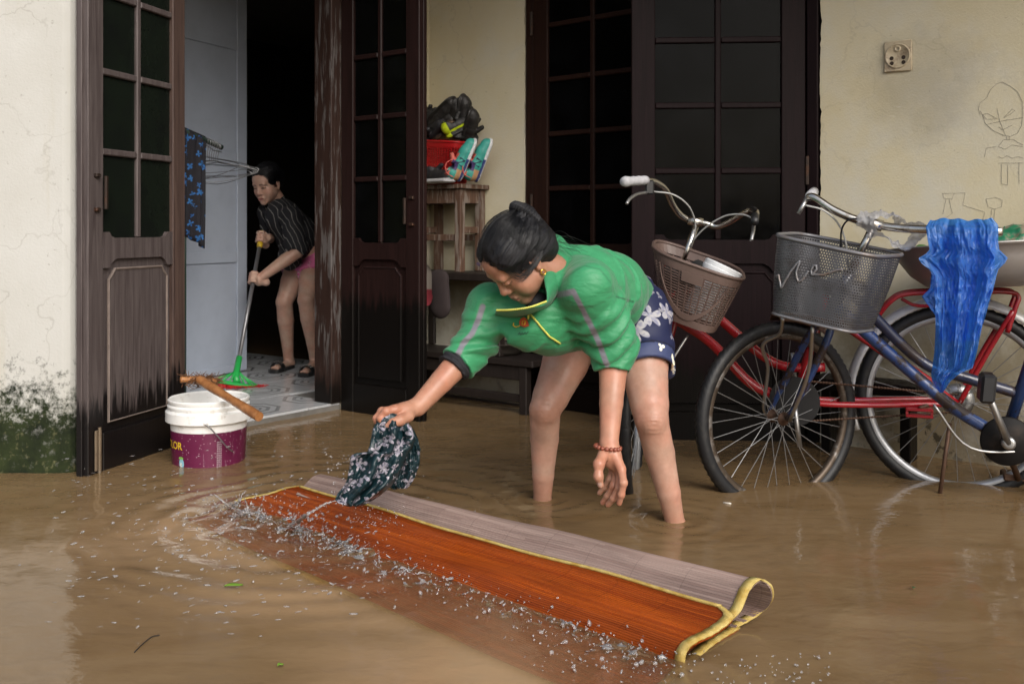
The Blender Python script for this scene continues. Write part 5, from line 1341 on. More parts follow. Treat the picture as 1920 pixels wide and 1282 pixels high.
for s_ in (s1, s2):
    s_.name = 'sneaker'
    def sp(x, y, z): return (x, y, z)
    m = MB()
    for k in range(5): m.tube(spline([V(-.024, .095 + .012 * k, .066 - .004 * k), V(0, .098 + .012 * k, .086 - .007 * k), V(.024, .095 + .012 * k, .066 - .004 * k)], 3), .003, 5)
    m.tube(spline([V(.01, .10, .088), V(.03, .07, .115), V(.045, .03, .10), V(.05, .02, .06)], 4), .0025, 5)
    l_ = m.build('lace', M_LACE); l_.parent = s_
    for e in (-1, 1):
        m = MB(); m.tube([V(e * .0365, .085, .034), V(e * .033, .092, .064), V(e * .0375, .118, .032), V(e * .034, .124, .060)], .0042, 5); l_ = m.build('side_letter', M_LET); l_.parent = s_
p0 = nearP(800, 338, .12); p0.z = ztop + .001; shoe('white_sole', 'black canvas shoe with white sole standing on the stool front', p0, B_ * 1 + BW * .15, Z3, None, .22)

# ---- odds and ends on shelf and bench
bag = SDF(P(780, 590, 5.05) - V(.05, .12, .02), P(850, 490, 5.05) + V(.05, .12, .02), .006)
t = NT('patched_bag'); p = t.pos(); x, y, z = t.sep(p); M_BAG = t.done(t.bsdf(color=t.mix(t.ramp(z, [(.60, 0), (.605, 1)]), t.mix(t.ramp(t.noise(p, 5, 2), [(.45, 0), (.5, 1)]), (.22, .065, .055), (.20, .02, .03)), (.24, .21, .18)), rough=.85))
bag.cone(P(797, 515, 4.93), P(800, 555, 4.93), .055, .05, .02, flat=BW, ratio=.45); bag.warp(lambda p_: .006 * vnoise(p_ * 20)); o = bag.build('cloth_bag', M_BAG, None, None, origin=P(798, 570, 4.93)); tag(o, 'small red and grey cloth bag hanging by the door edge', 'bag')
bag = SDF(P(790, 610, 5.0) - V(.05, .15, .02), P(860, 500, 5.0) + V(.05, .15, .02), .006); bag.cone(P(822, 530, 5.0), P(826, 575, 5.0), .07, .062, .02, flat=BW, ratio=.4); bag.warp(lambda p_: .008 * vnoise(p_ * 16, 4))
tag(bag.build('backpack', simple('dark_brown_fabric', (.030, .020, .020), .9), None, None, origin=P(826, 600, 5.0)), 'dark brown bag hanging under the shelf', 'bag')
g = SDF(P(850, 525, 4.98) - V(.1, .15, .02), P(900, 480, 4.98) + V(.1, .1, .05), .006); c0 = Bp(.42, .15, .70); g.ell(c0, (.075, .05, .03)); g.ell(c0 + B_ * .06 + Z3 * .02, (.04, .04, .035), k=.02); g.warp(lambda p_: .01 * vnoise(p_ * 22, 3))
tag(g.build('cloth_heap', simple('dark_purple_cloth', (.035, .022, .04), .9, 0, .5, 25), None, None, origin=c0), 'crumpled dark and purple cloth on the shelf behind the bent woman', 'cloth')
pan = thing('cooking_pan', 'old metal pan with black handle on the bench behind the bent woman', 'pan', Bp(.60, .15, .2685))
pc = Bp(.62, .15, .27); m = MB().lathe(pc, [(0, 0), (.085, 0), (.105, .02), (.112, .055), (.116, .056), (.109, .018), (.088, -.0), (0, -.0)][:5] + [(.113, .058), (.106, .05), (.100, .024), (.083, .006), (0, .006)], 36)
m.build('bowl', simple('sooty_pan', (.10, .085, .07), .4, .7, .5, 20, dirt=(.02, .015, .012)), pan, smooth=True)
hd0 = pc - B_ * .10 + BW * .04 + Z3 * .045; MB().tube(spline([hd0, hd0 - B_ * .05 + Z3 * .002, hd0 - B_ * .12 - Z3 * .002, hd0 - B_ * .17], 5), [.012] * 5 + [.018] * 6 + [.020] * 3 + [.014] * 2, 10).build('handle', simple('black_grip', (.010, .010, .010), .5), pan, smooth=True)

# ---- wall socket, pencil drawings, low bench on the right
wu = lambda px, py, off=0.0: Bp(ub(px, off), off, P(px, py, Bp(ub(px, off), off).y).z)
so = thing('wall_socket', 'old square wall socket with round face and four pin holes', 'socket', wu(1685, 106))
M_SOCK = simple('aged_ivory_plastic', (.50, .42, .29), .5, 0, .3, 40, dirt=(.16, .10, .06)); M_HOLE = simple('burnt_hole', (.03, .018, .01), .8)
oS = wu(1685, 106); hw = .054; hh = .062
MB().bbox(oS, B_, BW, Z3, -hw, hw, .001, .012, -hh, hh, .003).build('plate', M_SOCK, so)
MB().lathe(oS + BW * .0125, [(.050, 0), (.049, .005), (.045, .005), (.043, .002), (0, .002)], 40, ax=B_, up=BW).build('face', M_SOCK, so, smooth=True); smooth_by_angle(so.children[1], 40)
for dx in (-.023, .023):
    for dz in (-.028, -.008): MB().lathe(oS + BW * .0146 + B_ * dx + Z3 * dz, [(.0085, 0), (.008, .0006), (0, .0006)], 12, ax=B_, up=BW).build('pin_hole', M_HOLE, so)
MB().lathe(oS + BW * .0146 + Z3 * .028, [(.014, 0), (.012, .004), (.006, .004), (.0055, .001), (0, .001)], 16, ax=B_, up=BW).build('screw_boss', M_SOCK, so, smooth=True)
M_PENCIL = simple('pencil_line', (.32, .29, .24), .8); MB_ = lambda pts, r=.0007: MB().tube([wu(a, b, .0008) for a, b in pts], r, 4).build('pencil_stroke', M_PENCIL, dr)
dr = MB().tube([wu(a, b, .0008) for a, b in [(1838, 215), (1835, 205), (1838, 193), (1850, 184), (1858, 168), (1868, 158), (1879, 154), (1895, 162), (1908, 172), (1917, 190), (1918, 215), (1916, 235), (1908, 250), (1895, 256), (1882, 254), (1862, 245), (1848, 232), (1842, 215), (1838, 208)]], .0008, 4).build('pencil_drawing', M_PENCIL, house)
for pts in ([(1843, 215), (1852, 213), (1870, 223), (1850, 224), (1843, 215)], [(1882, 221), (1898, 205), (1903, 207), (1896, 214), (1882, 221)], [(1870, 204), (1875, 228), (1886, 255)], [(1849, 234), (1885, 226), (1918, 221)], [(1873, 238), (1880, 244), (1898, 235)], [(1888, 256), (1888, 262)], [(1893, 256), (1893, 262)],
            [(1872, 275), (1882, 262), (1900, 262), (1918, 272)], [(1872, 275), (1885, 280), (1898, 272), (1918, 275)], [(1846, 295), (1850, 278), (1868, 275)], [(1872, 294), (1880, 297), (1888, 292), (1898, 297), (1910, 294), (1919, 297)], [(1872, 306), (1919, 306)], [(1878, 308), (1878, 345), (1890, 347)], [(1890, 308), (1890, 345)], [(1911, 305), (1911, 345)],
            [(1767, 363), (1810, 362), (1806, 385), (1847, 398), (1840, 425)], [(1768, 363), (1770, 372), (1785, 374), (1789, 364)], [(1774, 374), (1768, 402)], [(1780, 374), (1786, 400), (1775, 408)], [(1849, 373), (1853, 388), (1865, 392), (1878, 388), (1880, 375), (1868, 371), (1849, 373)], [(1860, 392), (1856, 425)], [(1866, 392), (1862, 428)]):
    MB_(pts)
lb_ = thing('low_bench', 'low dark red plank bench against the wall behind the bicycle wheels', 'bench', Bp(2.35, .1, GROUND))
board(lb_, 'seat', CORN, B_, BW, 2.22, 2.64, .02, .20, .255, .30, M_FRAME2)
for u in (2.26, 2.57): board(lb_, 'leg', CORN, B_, BW, u, u + .04, .06, .16, GROUND, .2545, M_FRAME2)
# ------------------------------------------------------------------ bicycles
def paint(name, col, rust=(.022, .011, .008), amt=.5, rough=.3):
    t = NT(name); p = t.co(); m = t.ramp(t.noise(p, 16, 7, .72), [(amt, 0), (amt + .06, 1)]); f = t.noise(p, 70, 4)
    return t.done(t.bsdf(color=t.mix(m, t.mix(t.ramp(f, [(.3, 0), (.7, .35)]), col, tuple(c * .6 for c in col)), rust), rough=t.mix(m, (rough,) * 3, (.7,) * 3), coat=.3, normal=t.bump(m, .25, .001)))
M_REDF = paint('red_frame_paint', (.36, .010, .018), amt=.74, rough=.24); M_BLUEF = paint('chipped_blue_paint', (.018, .050, .165), amt=.49); M_BLKF = paint('chipped_dark_blue_paint', (.014, .020, .05), amt=.50)
M_CHROME = simple('worn_chrome', (.62, .60, .56), .2, 1.0, .25, 40, .05, dirt=(.25, .20, .14)); M_ALU = simple('dull_aluminium', (.42, .42, .42), .36, .9, .3, 25); M_RUST = simple('rusty_steel', (.13, .075, .05), .6, .6, .5, 40)
M_SPOKE = simple('spoke_wire', (.30, .30, .30), .55, .6); M_RIM = simple('grey_rim', (.42, .43, .45), .35, .7, .3, 30); M_RIMD = simple('dirty_rim', (.10, .075, .055), .45, .6, .4, 30, dirt=(.32, .31, .30)); M_FEND = simple('white_fender', (.60, .61, .62), .35, .2, .3, 20, dirt=(.3, .27, .22))
M_CABLE = simple('grey_cable', (.38, .38, .37), .5); M_BLKP = simple('black_plastic', (.012, .012, .013), .45); M_GRIP = simple('grey_rubber_grip', (.42, .42, .44), .7, 0, .3, 60, .2); M_BROWNP = simple('brown_basket_plastic', (.115, .075, .062), .5, 0, .25, 25)
t = NT('tyre_rubber'); p = t.co(); M_TYRE = t.done(t.bsdf(color=t.mix(t.ramp(t.noise(p, 40, 4), [(.5, 0), (.75, .4)]), (.010, .0105, .012), (.06, .055, .048)), rough=.5, spec=.45, normal=t.bump(t.noise(p, 120, 3), .15, .002)))

def wheel(root, c, d, r, w=.021, rim=M_RIM, n_sp=32, hubm=M_ALU, knob=True):
    """c hub, d horizontal direction in the wheel's plane"""
    c = Vector(c); d = Vector(d).normalized(); ax = d.cross(Z3).normalized(); m = MB(); N = 168; rows = []
    for i in range(N):
        a = 2 * math.pi * i / N; rad = d * math.cos(a) + Z3 * math.sin(a); row = []
        for k in range(13):
            b = math.pi * 2 * k / 13; rr = r - w + w * math.cos(b) * 1.0; off = w * math.sin(b)
            if knob and math.cos(b) > .2: rr += .0028 * (1 if (i + (k % 2)) % 2 else -.6)
            row.append(c + rad * rr + ax * off)
        rows.append(row)
    rows.append(rows[0]); m.grid(rows, closed=True); wh = m.build('wheel', M_TYRE, root, smooth=True)
    ri = r - 2 * w
    m = MB(); pr = [(ri + .006, -.0135), (ri - .004, -.0145), (ri - .012, -.009), (ri - .015, 0), (ri - .012, .009), (ri - .004, .0145), (ri + .006, .0135)]
    m.lathe(c, pr, 96, ax=d, up=ax); m.build('rim', rim, wh, smooth=True)
    m = MB(); ht = .030
    for i in range(n_sp):
        a = 2 * math.pi * i / n_sp; sd_ = 1 if i % 2 else -1; a2 = a + (.52 if (i // 2) % 2 else -.52)
        rad = d * math.cos(a) + Z3 * math.sin(a); rh = d * math.cos(a2) + Z3 * math.sin(a2); m.tube([c + rh * .021 + ax * ht * sd_, c + rad * (ri - .014)], .0013, 4, cap=False)
    m.build('spokes', M_SPOKE, wh, recalc=False)
    m = MB(); m.lathe(c, [(.0, -.055), (.006, -.055), (.006, -.036), (.024, -.033), (.024, -.029), (.013, -.026), (.013, .026), (.024, .029), (.024, .033), (.006, .036), (.006, .055), (0, .055)], 20, ax=d, up=ax); m.build('hub', hubm, wh, smooth=True); smooth_by_angle(wh.children[-1], 35)
    return wh
def fender(root, c, d, r, a0, a1, w, mat, name='fender'):
    d = Vector(d).normalized(); ax = d.cross(Z3).normalized(); rows = []
    for i in range(49):
        a = a0 + (a1 - a0) * i / 48; rad = d * math.cos(a) + Z3 * math.sin(a)
        rows.append([Vector(c) + rad * (r - .020 + .032 * math.cos(b)) + ax * (w * math.sin(b)) for b in np.linspace(-1.5, 1.5, 9)])
    return solid(MB().grid(rows).build(name, mat, root, smooth=True), .0015)
def tube(root, name, pts, r, mat, n=12, sm=6): return MB().tube(spline(pts, sm) if sm else pts, r, n).build(name, mat, root, smooth=True)

# ---- red bicycle (behind)
F_ = V(.435, 3.60, .245); RHb = V(*P(1796, 752, 3.55)); RR = .345
rb_ = thing('bicycle', 'red bicycle with brown plastic basket, standing behind the bent woman', 'bicycle', V(1.0, 3.6, GROUND), 'bicycles parked along the wall')
fd = V(-.20, -.98, 0)
wheel(rb_, F_, fd, .335); wr = wheel(rb_, RHb, V(.93, -.36, 0), RR, .022)
fender(rb_, RHb, V(.93, -.36, 0), RR + .022, R(8), R(200), .028, M_FEND); fender(rb_, F_, fd, .362, R(55), R(125), .026, M_FEND)
Hs = V(*P(1306, 420, 3.62)); ax_r = (Hs - F_).normalized()
hl, hu = F_.lerp(Hs, .52), F_.lerp(Hs, .74)
BBr = V(*P(1492, 748, 3.60)); SC_ = V(*P(1548, 585, 3.58))
tube(rb_, 'head_tube', [hl, hu], .021, M_REDF, sm=0); tube(rb_, 'stem', [hu, Hs], .0125, M_CHROME, sm=0)
for s_ in (-1, 1):
    sx_ = fd.cross(Z3).normalized() * s_; tube(rb_, 'fork_blade', [F_ + sx_ * .05, F_.lerp(Hs, .45) + sx_ * .045, F_.lerp(Hs, .53) + sx_ * .012], .011, M_REDF)
tube(rb_, 'top_tube', [hu.lerp(hl, .2), V(*P(1352, 600, 3.64)), V(*P(1432, 668, 3.62)), V(*P(1480, 688, 3.61)), V(*P(1546, 688, 3.59))], .0175, M_REDF)
dt = tube(rb_, 'down_tube', [hl, V(*P(1330, 640, 3.64)), V(*P(1400, 712, 3.62)), V(*P(1440, 735, 3.61)), BBr], .0185, M_REDF)
tube(rb_, 'seat_tube', [BBr, SC_ + V(.0, 0, .06)], .0165, M_REDF, sm=0)
sdr = V(.93, -.36, 0).cross(Z3).normalized()
for s_ in (-1, 1):
    tube(rb_, 'chain_stay', [BBr + sdr * s_ * .03, BBr.lerp(RHb, .3) + sdr * s_ * .05 + Z3 * -.01, RHb + sdr * s_ * .062], .0105, M_REDF)
    tube(rb_, 'seat_stay', [SC_ + sdr * s_ * .02, SC_.lerp(RHb, .3) + sdr * s_ * .055, RHb + sdr * s_ * .064], .0115, M_REDF)
    rk = lambda px, py, y_: V(*P(px, py, y_)) + sdr * s_ * .065
    tube(rb_, 'rack_stay', [RHb + sdr * s_ * .066, rk(1850, 655, 3.50), rk(1896, 580, 3.45)], .009, M_REDF)
    tube(rb_, 'rack_rail', [rk(1640, 600, 3.60), rk(1668, 565, 3.57), rk(1702, 549, 3.55), rk(1790, 546, 3.50), rk(1880, 545, 3.46), rk(1905, 553, 3.45), rk(1900, 575, 3.45), rk(1885, 620, 3.46)], .0085, M_REDF)
tube(rb_, 'rack_brace', [V(*P(1690, 560, 3.56)), V(*P(1715, 572, 3.54)), V(*P(1752, 572, 3.52)), V(*P(1778, 558, 3.50))], .006, M_REDF)
MB().lathe(RHb, [(0, -.052), (.055, -.052), (.058, -.046), (.058, -.028), (.03, -.026)], 30, ax=V(.93, -.36, 0), up=sdr * (-1 if sdr.y > 0 else 1)).build('brake_drum', M_ALU, rb_, smooth=True); smooth_by_angle(rb_.children[-1], 40)
for s_ in (-1, 1): MB().lathe(RHb + sdr * s_ * .070, [(0, .012), (.009, .012), (.010, 0)], 6, ax=Z3, up=sdr * s_).build('axle_nut', M_CHROME, rb_)
# passenger peg, chain, crank, chain guard
pg = V(*P(1724, 768, 3.47)); MB().bbox(pg, V(.93, -.36, 0), -sdr if sdr.y > 0 else sdr, Z3, -.045, .045, -.02, .02, -.004, .006, .003).build('foot_peg', M_REDF, rb_); MB().bbox(pg, V(.93, -.36, 0), -sdr if sdr.y > 0 else sdr, Z3, -.045, .045, -.02, .02, -.026, -.016, .003).build('foot_peg', M_REDF, rb_)
for s_ in (-.04, .04): MB().bbox(pg + V(.93, -.36, 0) * s_, V(.93, -.36, 0), sdr, Z3, -.004, .004, -.018, .018, -.0155, -.0045).build('peg_link', M_REDF, rb_)
tube(rb_, 'peg_arm', [pg + Z3 * .006, RHb.lerp(BBr, .10) + sdr * .0], .007, M_RUST, sm=0)
sg = -1 if sdr.y > 0 else 1; cp = [BBr + sdr * sg * .042 + Z3 * .075, RHb + sdr * sg * .044 + Z3 * .03, RHb + sdr * sg * .044 - Z3 * .03, BBr + sdr * sg * .042 - Z3 * .075]
for a, b in ((cp[0], cp[1]), (cp[3], cp[2])):
    m = MB(); nk_ = 160; m.tube([a.lerp(b, k / nk_) for k in range(nk_ + 1)], [.0042 if k % 3 else .0022 for k in range(nk_ + 1)], 5); m.build('chain', M_RUST, rb_)
MB().lathe(BBr + sdr * sg * .04, [(.0, 0), (.085, 0), (.088, .006), (.0, .006)], 40, ax=Z3, up=sdr * sg).build('chainring', M_BLKP, rb_); tube(rb_, 'crank_arm', [BBr + sdr * sg * .055, BBr + sdr * sg * .06 + V(.02, 0, -.16)], .009, M_ALU, sm=0)
tube(rb_, 'crank_arm', [BBr - sdr * sg * .055, BBr - sdr * sg * .06 + V(-.02, 0, .16)], .009, M_ALU, sm=0)
g = SDF(SC_ + V(-.18, -.12, .02), SC_ + V(.18, .12, .16), .007); g.ell(SC_ + V(.06, 0, .09), (.09, .075, .03)); g.cone(SC_ + V(.02, 0, .09), SC_ + V(-.12, .02, .09), .045, .02, .02, flat=(0, 0, 1), ratio=.6); g.build('saddle', M_BLKP, rb_)
tube(rb_, 'seat_post', [SC_ + V(0, 0, .055), SC_ + V(.005, 0, .09)], .0115, M_CHROME, sm=0)
# handlebar, grips, levers, cables
hb = tube(rb_, 'handlebar', [V(*P(1210, 338, 3.42)), V(*P(1228, 341, 3.46)), V(*P(1248, 356, 3.52)), V(*P(1262, 385, 3.58)), V(*P(1278, 405, 3.61)), V(*P(1300, 415, 3.62)), V(*P(1324, 419, 3.61)), V(*P(1343, 425, 3.60)), V(*P(1365, 418, 3.56)), V(*P(1392, 402, 3.50)), V(*P(1410, 393, 3.44)), V(*P(1417, 398, 3.38)), V(*P(1416, 408, 3.34))], .0118, M_CHROME, 14)
MB().tube([V(*P(1290, 413, 3.62)), V(*P(1318, 418, 3.61))], .0175, 14).build('clamp', M_CHROME, rb_, smooth=True)
gp = [V(*P(1212, 338, 3.42)), V(*P(1168, 341, 3.33))]; MB().tube([gp[0].lerp(gp[1], k / 9) for k in range(10)], [.015, .0165, .0155, .017, .0155, .017, .0155, .017, .019, .014], 12).build('grip', M_GRIP, rb_, smooth=True)
MB().tube([V(*P(1416, 404, 3.36)), V(*P(1415, 416, 3.28))], .0135, 12).build('grip', M_BLKP, rb_, smooth=True)
MB().bbox(V(*P(1217, 353, 3.43)), V(1, 0, 0), V(0, 1, 0), Z3, -.014, .016, -.014, .014, -.022, .028, .005).build('lever_mount', M_BLKP, rb_); tube(rb_, 'brake_lever', [V(*P(1212, 361, 3.42)), V(*P(1195, 364, 3.38)), V(*P(1182, 372, 3.34)), V(*P(1175, 382, 3.32))], .0055, M_ALU)
tube(rb_, 'brake_lever', [V(*P(1414, 418, 3.36)), V(*P(1412, 435, 3.31)), V(*P(1409, 451, 3.29))], .006, M_ALU)
tube(rb_, 'cable', [V(*P(1224, 359, 3.44)), V(*P(1262, 365, 3.44)), V(*P(1290, 385, 3.48)), V(*P(1303, 415, 3.55)), V(*P(1302, 440, 3.58)), V(*P(1294, 463, 3.60))], .0030, M_CABLE, 8)
tube(rb_, 'cable', [V(*P(1418, 414, 3.36)), V(*P(1395, 403, 3.42)), V(*P(1360, 405, 3.48)), V(*P(1325, 425, 3.53)), V(*P(1302, 448, 3.57)), V(*P(1296, 463, 3.60))], .0030, M_CABLE, 8)
# brown basket
pv = lambda a, b, c: V(*P(a, b, c))
topc = [pv(1228, 446, 3.66), pv(1390, 502, 3.54), pv(1398, 532, 3.30), pv(1222, 470, 3.38)]; botc = [pv(1250, 566, 3.60), pv(1350, 600, 3.52), pv(1338, 630, 3.34), pv(1236, 592, 3.42)]
bk = thing('basket', 'brown plastic bicycle basket with slotted sides, mounted on the red bicycle', 'basket', sum(botc, Vector()) / 4) if False else MB().add([ringfn(botc, topc)(2 * math.pi * k / 40, .0) for k in range(40)], [tuple(range(40))]).build('basket', M_BROWNP, rb_)
atB = ringfn(botc, topc, 3.2)
o = lattice(bk, atB, M_BROWNP, 17, 34, (.10, .84), .0030, .0026); o.name = 'slats'
solid(band(atB, 0, 2 * math.pi, 0, .12, 64, closed=True).build('base_band', M_BROWNP, bk), .005); solid(band(atB, 0, 2 * math.pi, .84, 1.0, 64, closed=True).build('rim_band', M_BROWNP, bk), .004)
MB().tube([atB(2 * math.pi * k / 72, 1.0) for k in range(72)], .0065, 6, closed=True).build('rim', M_BROWNP, bk, smooth=True)
af = lambda s_: R(215) + (R(325) - R(215)) * s_   # angles of the front face
fa0, fa1 = R(60), R(128)
rows = []; hoop = [(fa0 + (fa1 - fa0) * .5 + (fa1 - fa0) * .62 * math.cos(b), .80 - .66 * math.sin(b)) for b in np.linspace(0, math.pi, 24)]
cB = sum(botc + topc, Vector()) / 8
def outw(a, h, e): p_ = atB(a, h); n_ = p_ - cB; n_.z = 0; return p_ + n_.normalized() * e
m = MB(); m.grid([[outw(a, h + .05, .002) for a, h in hoop], [outw(a, h + .05, .006) for a, h in hoop], [outw(a, h - .05, .006) for a, h in hoop], [outw(a, h - .05, .002) for a, h in hoop]]); m.build('front_hoop', M_BROWNP, bk)
m = MB(); m.grid([[outw(fa0 + (fa1 - fa0) * (.30 + .05 * k), h, .006) for k in range(9)] for h in (.70, .86)]); npl = solid(m.build('name_plate', M_BROWNP, bk), .004)
bp_ = [atB(R(270) + e, .70).lerp(cB, .06) for e in (-.18, .18)]; m = MB(); m.grid([[p_ + Z3 * .014 for p_ in bp_], [p_ - Z3 * .014 for p_ in bp_]]); pl_ = solid(m.build('mount_plate', M_ALU, bk), .003)
for p_ in bp_: MB().lathe(p_.lerp(bp_[0].lerp(bp_[1], .5), .25) + (cB - p_).normalized() * .004, [(0, .004), (.006, .003), (.007, 0)], 8, up=V(0, -1, 0), ax=V(1, 0, 0)).build('bolt', M_CHROME, pl_)
tube(rb_, 'basket_stay', [V(*P(1290, 628, 3.45)), V(*P(1252, 690, 3.46)), F_ + fd.cross(Z3).normalized() * -.055], .0045, M_ALU)
# what lies in the brown basket
bt = lambda fx, fy, h: (botc[0].lerp(topc[0], h) * (1 - fx) * (1 - fy) + botc[1].lerp(topc[1], h) * fx * (1 - fy) + botc[2].lerp(topc[2], h) * fx * fy + botc[3].lerp(topc[3], h) * (1 - fx) * fy)
c0, c1 = bt(.66, .62, .10), bt(.78, .55, 1.06); up_ = (c1 - c0).normalized(); axx = up_.cross(V(0, 1, 0)).normalized(); Lh = (c1 - c0).length
M_TUB = simple('white_tub_plastic', (.68, .69, .70), .4, 0, .12); tub = thing('plastic_tub', 'white plastic tub standing in the brown bicycle basket', 'tub', c0)
MB().lathe(c0, [(0, 0), (.056, 0), (.060, .02), (.066, Lh - .045), (0.0, Lh - .045)], 32, ax=axx, up=up_).build('body', M_TUB, tub, smooth=True); MB().lathe(c0, [(.067, Lh - .044), (.070, Lh - .040), (.070, Lh - .020), (.0675, Lh - .018), (.0675, Lh - .004), (.064, Lh), (0, Lh)], 32, ax=axx, up=up_).build('lid', M_TUB, tub, smooth=True)
for ch in tub.children: smooth_by_angle(ch, 40)
g = SDF(bt(.1, .2, .3) - V(.12, .2, .1), bt(.5, .6, .9) + V(.15, .2, .1), .006); g.cone(bt(.25, .6, .62), bt(.52, .55, .80), .05, .045, .02); g.warp(lambda p_: .012 * vnoise(p_ * 40, 3) + .006 * vnoise(p_ * 80, 4)); tag(g.build('black_brush', simple('black_fluff', (.010, .010, .010), .9), None, None, origin=bt(.4, .6, .6)), 'fluffy black bundle in the brown bicycle basket', 'bundle')
g = SDF(bt(.2, .2, .1) - V(.15, .25, .1), bt(.8, .8, 1) + V(.15, .25, .1), .006); g.cone(bt(.14, .62, .35), bt(.20, .5, .75), .03, .03, .02, flat=V(1, 1, 0), ratio=.5); g.cone(bt(.40, .48, .72), bt(.62, .45, .82), .025, .03, .02, flat=Z3, ratio=.6); tag(g.build('red_cloth', simple('red_vinyl', (.45, .012, .03), .35), None, None, origin=bt(.4, .5, .4)), 'shiny red cloth tucked into the brown bicycle basket', 'cloth')

# ---- blue bicycle (in front)
bb_ = thing('bicycle', 'rusty blue bicycle with grey metal mesh basket, nearest the right edge', 'bicycle', V(1.4, 3.4, GROUND), 'bicycles parked along the wall')
BH = V(.935, 3.50, .24); bd = V(.927, .375, 0); BS = pv(1640, 420, 3.24); BBb = pv(1884, 822, 3.30)
wheel(bb_, BH, bd, .335, .023, M_RIMD, 32, M_RUST); rear = V(2.13, 3.14, .24); rdir = (rear - BBb); rdir.z = 0; wheel(bb_, rear, rdir, .335, .022, M_RIMD)
axb = (BS - BH).normalized(); sb = bd.cross(Z3).normalized()
def ab(t_): return BH.lerp(BS, t_)
tube(bb_, 'head_tube', [ab(.56), ab(.76)], .021, M_BLKF, sm=0); tube(bb_, 'stem', [ab(.76), ab(1.0)], .0125, M_CHROME, sm=0)
for s_ in (-1, 1): tube(bb_, 'fork_blade', [BH + sb * s_ * .052, ab(.12) + sb * s_ * .055, ab(.42) + sb * s_ * .050, ab(.545) + sb * s_ * .02], [.0095] * 7 + [.013] * 12, M_BLUEF)
MB().tube([ab(.53) - sb * .045, ab(.545), ab(.53) + sb * .045], .017, 10).build('fork_crown', M_RUST, bb_, smooth=True)
fender(bb_, BH, bd, .356, R(58), R(92), .03, M_RUST)
tube(bb_, 'down_tube', [ab(.60), pv(1700, 690, 3.34), pv(1790, 765, 3.31), BBb], .0205, M_BLUEF); tube(bb_, 'top_tube', [ab(.70), pv(1690, 645, 3.33), pv(1745, 688, 3.31), pv(1800, 705, 3.29), pv(1912, 738, 3.27)], .0185, M_BLKF)
STp = pv(1958, 600, 3.20); tube(bb_, 'seat_tube', [BBb, STp, STp + (STp - BBb).normalized() * .1], .0185, M_BLUEF, sm=0)
sr = rdir.normalized().cross(Z3)
for s_ in (-1, 1):
    tube(bb_, 'chain_stay', [BBb + sr * s_ * .03, rear + sr * s_ * .06], .011, M_BLUEF, sm=0); tube(bb_, 'seat_stay', [STp + sr * s_ * .02, rear + sr * s_ * .06], .009, M_BLUEF, sm=0)
sa = V(*(STp + (STp - BBb).normalized() * .16)) + V(.16, -.03, 0); g = SDF(sa - V(.2, .14, .06), sa + V(.2, .14, .07), .008); g.ell(sa + V(.06, 0, .0), (.09, .08, .03)); g.cone(sa, sa + V(-.14, .03, 0), .045, .02, .02); g.build('saddle', M_BLKP, bb_); tube(bb_, 'seat_post', [STp + (STp - BBb).normalized() * .09, sa], .0115, M_CHROME, sm=0)
nv_ = sr * (1 if sr.y < 0 else -1)               # towards the viewer
MB().lathe(BBb + nv_ * .035, [(.0, 0), (.078, 0), (.081, .006), (.077, .012), (.0, .012)], 48, ax=V(0, 0, 1), up=nv_).build('chain_guard', simple('black_guard', (.007, .006, .006), .6, 0, .4, 20, spec=.2, dirt=(.03, .02, .014)), bb_, smooth=True); smooth_by_angle(bb_.children[-1], 40)
BBf = BBb + nv_ * .075; pe = pv(1846, 722, 3.20); tube(bb_, 'crank_arm', [BBf, BBf.lerp(pe, .5), pe], [.0135, .011, .0095], M_ALU, sm=0); MB().lathe(BBf, [(0, .012), (.012, .012), (.021, .010), (.022, -.012)], 20, ax=Z3, up=nv_).build('crank_boss', M_ALU, bb_, smooth=True)
pdl = pe + nv_ * .05; MB().bbox(pdl, rdir.normalized(), nv_, V(.1, 0, 1).normalized(), -.022, .022, -.045, .045, -.045, .045, .008).build('pedal', M_BLKP, bb_)
pe2 = BBb - nv_ * .07 + (BBb - pe) * .9; tube(bb_, 'crank_arm', [BBb - nv_ * .05, pe2], .0105, M_RUST, sm=0); MB().bbox(pe2 - nv_ * .05, rdir.normalized(), nv_, Z3, -.045, .045, -.045, .045, -.012, .012, .005).build('pedal', M_RUST, bb_)
tube(bb_, 'kickstand', [BBb + V(-.16, .05, .04), V(1.46, 3.42, GROUND + .01)], .007, M_RUST, sm=0); tube(bb_, 'chain_case_rod', [BBb + nv_ * .05 + V(-.24, 0, .12), BBb + nv_ * .05 + V(-.12, 0, -.02), BBb + nv_ * .05 + V(.1, 0, -.03), BBb + nv_ * .05 + V(.4, 0, -.02)], .0045, M_ALU)
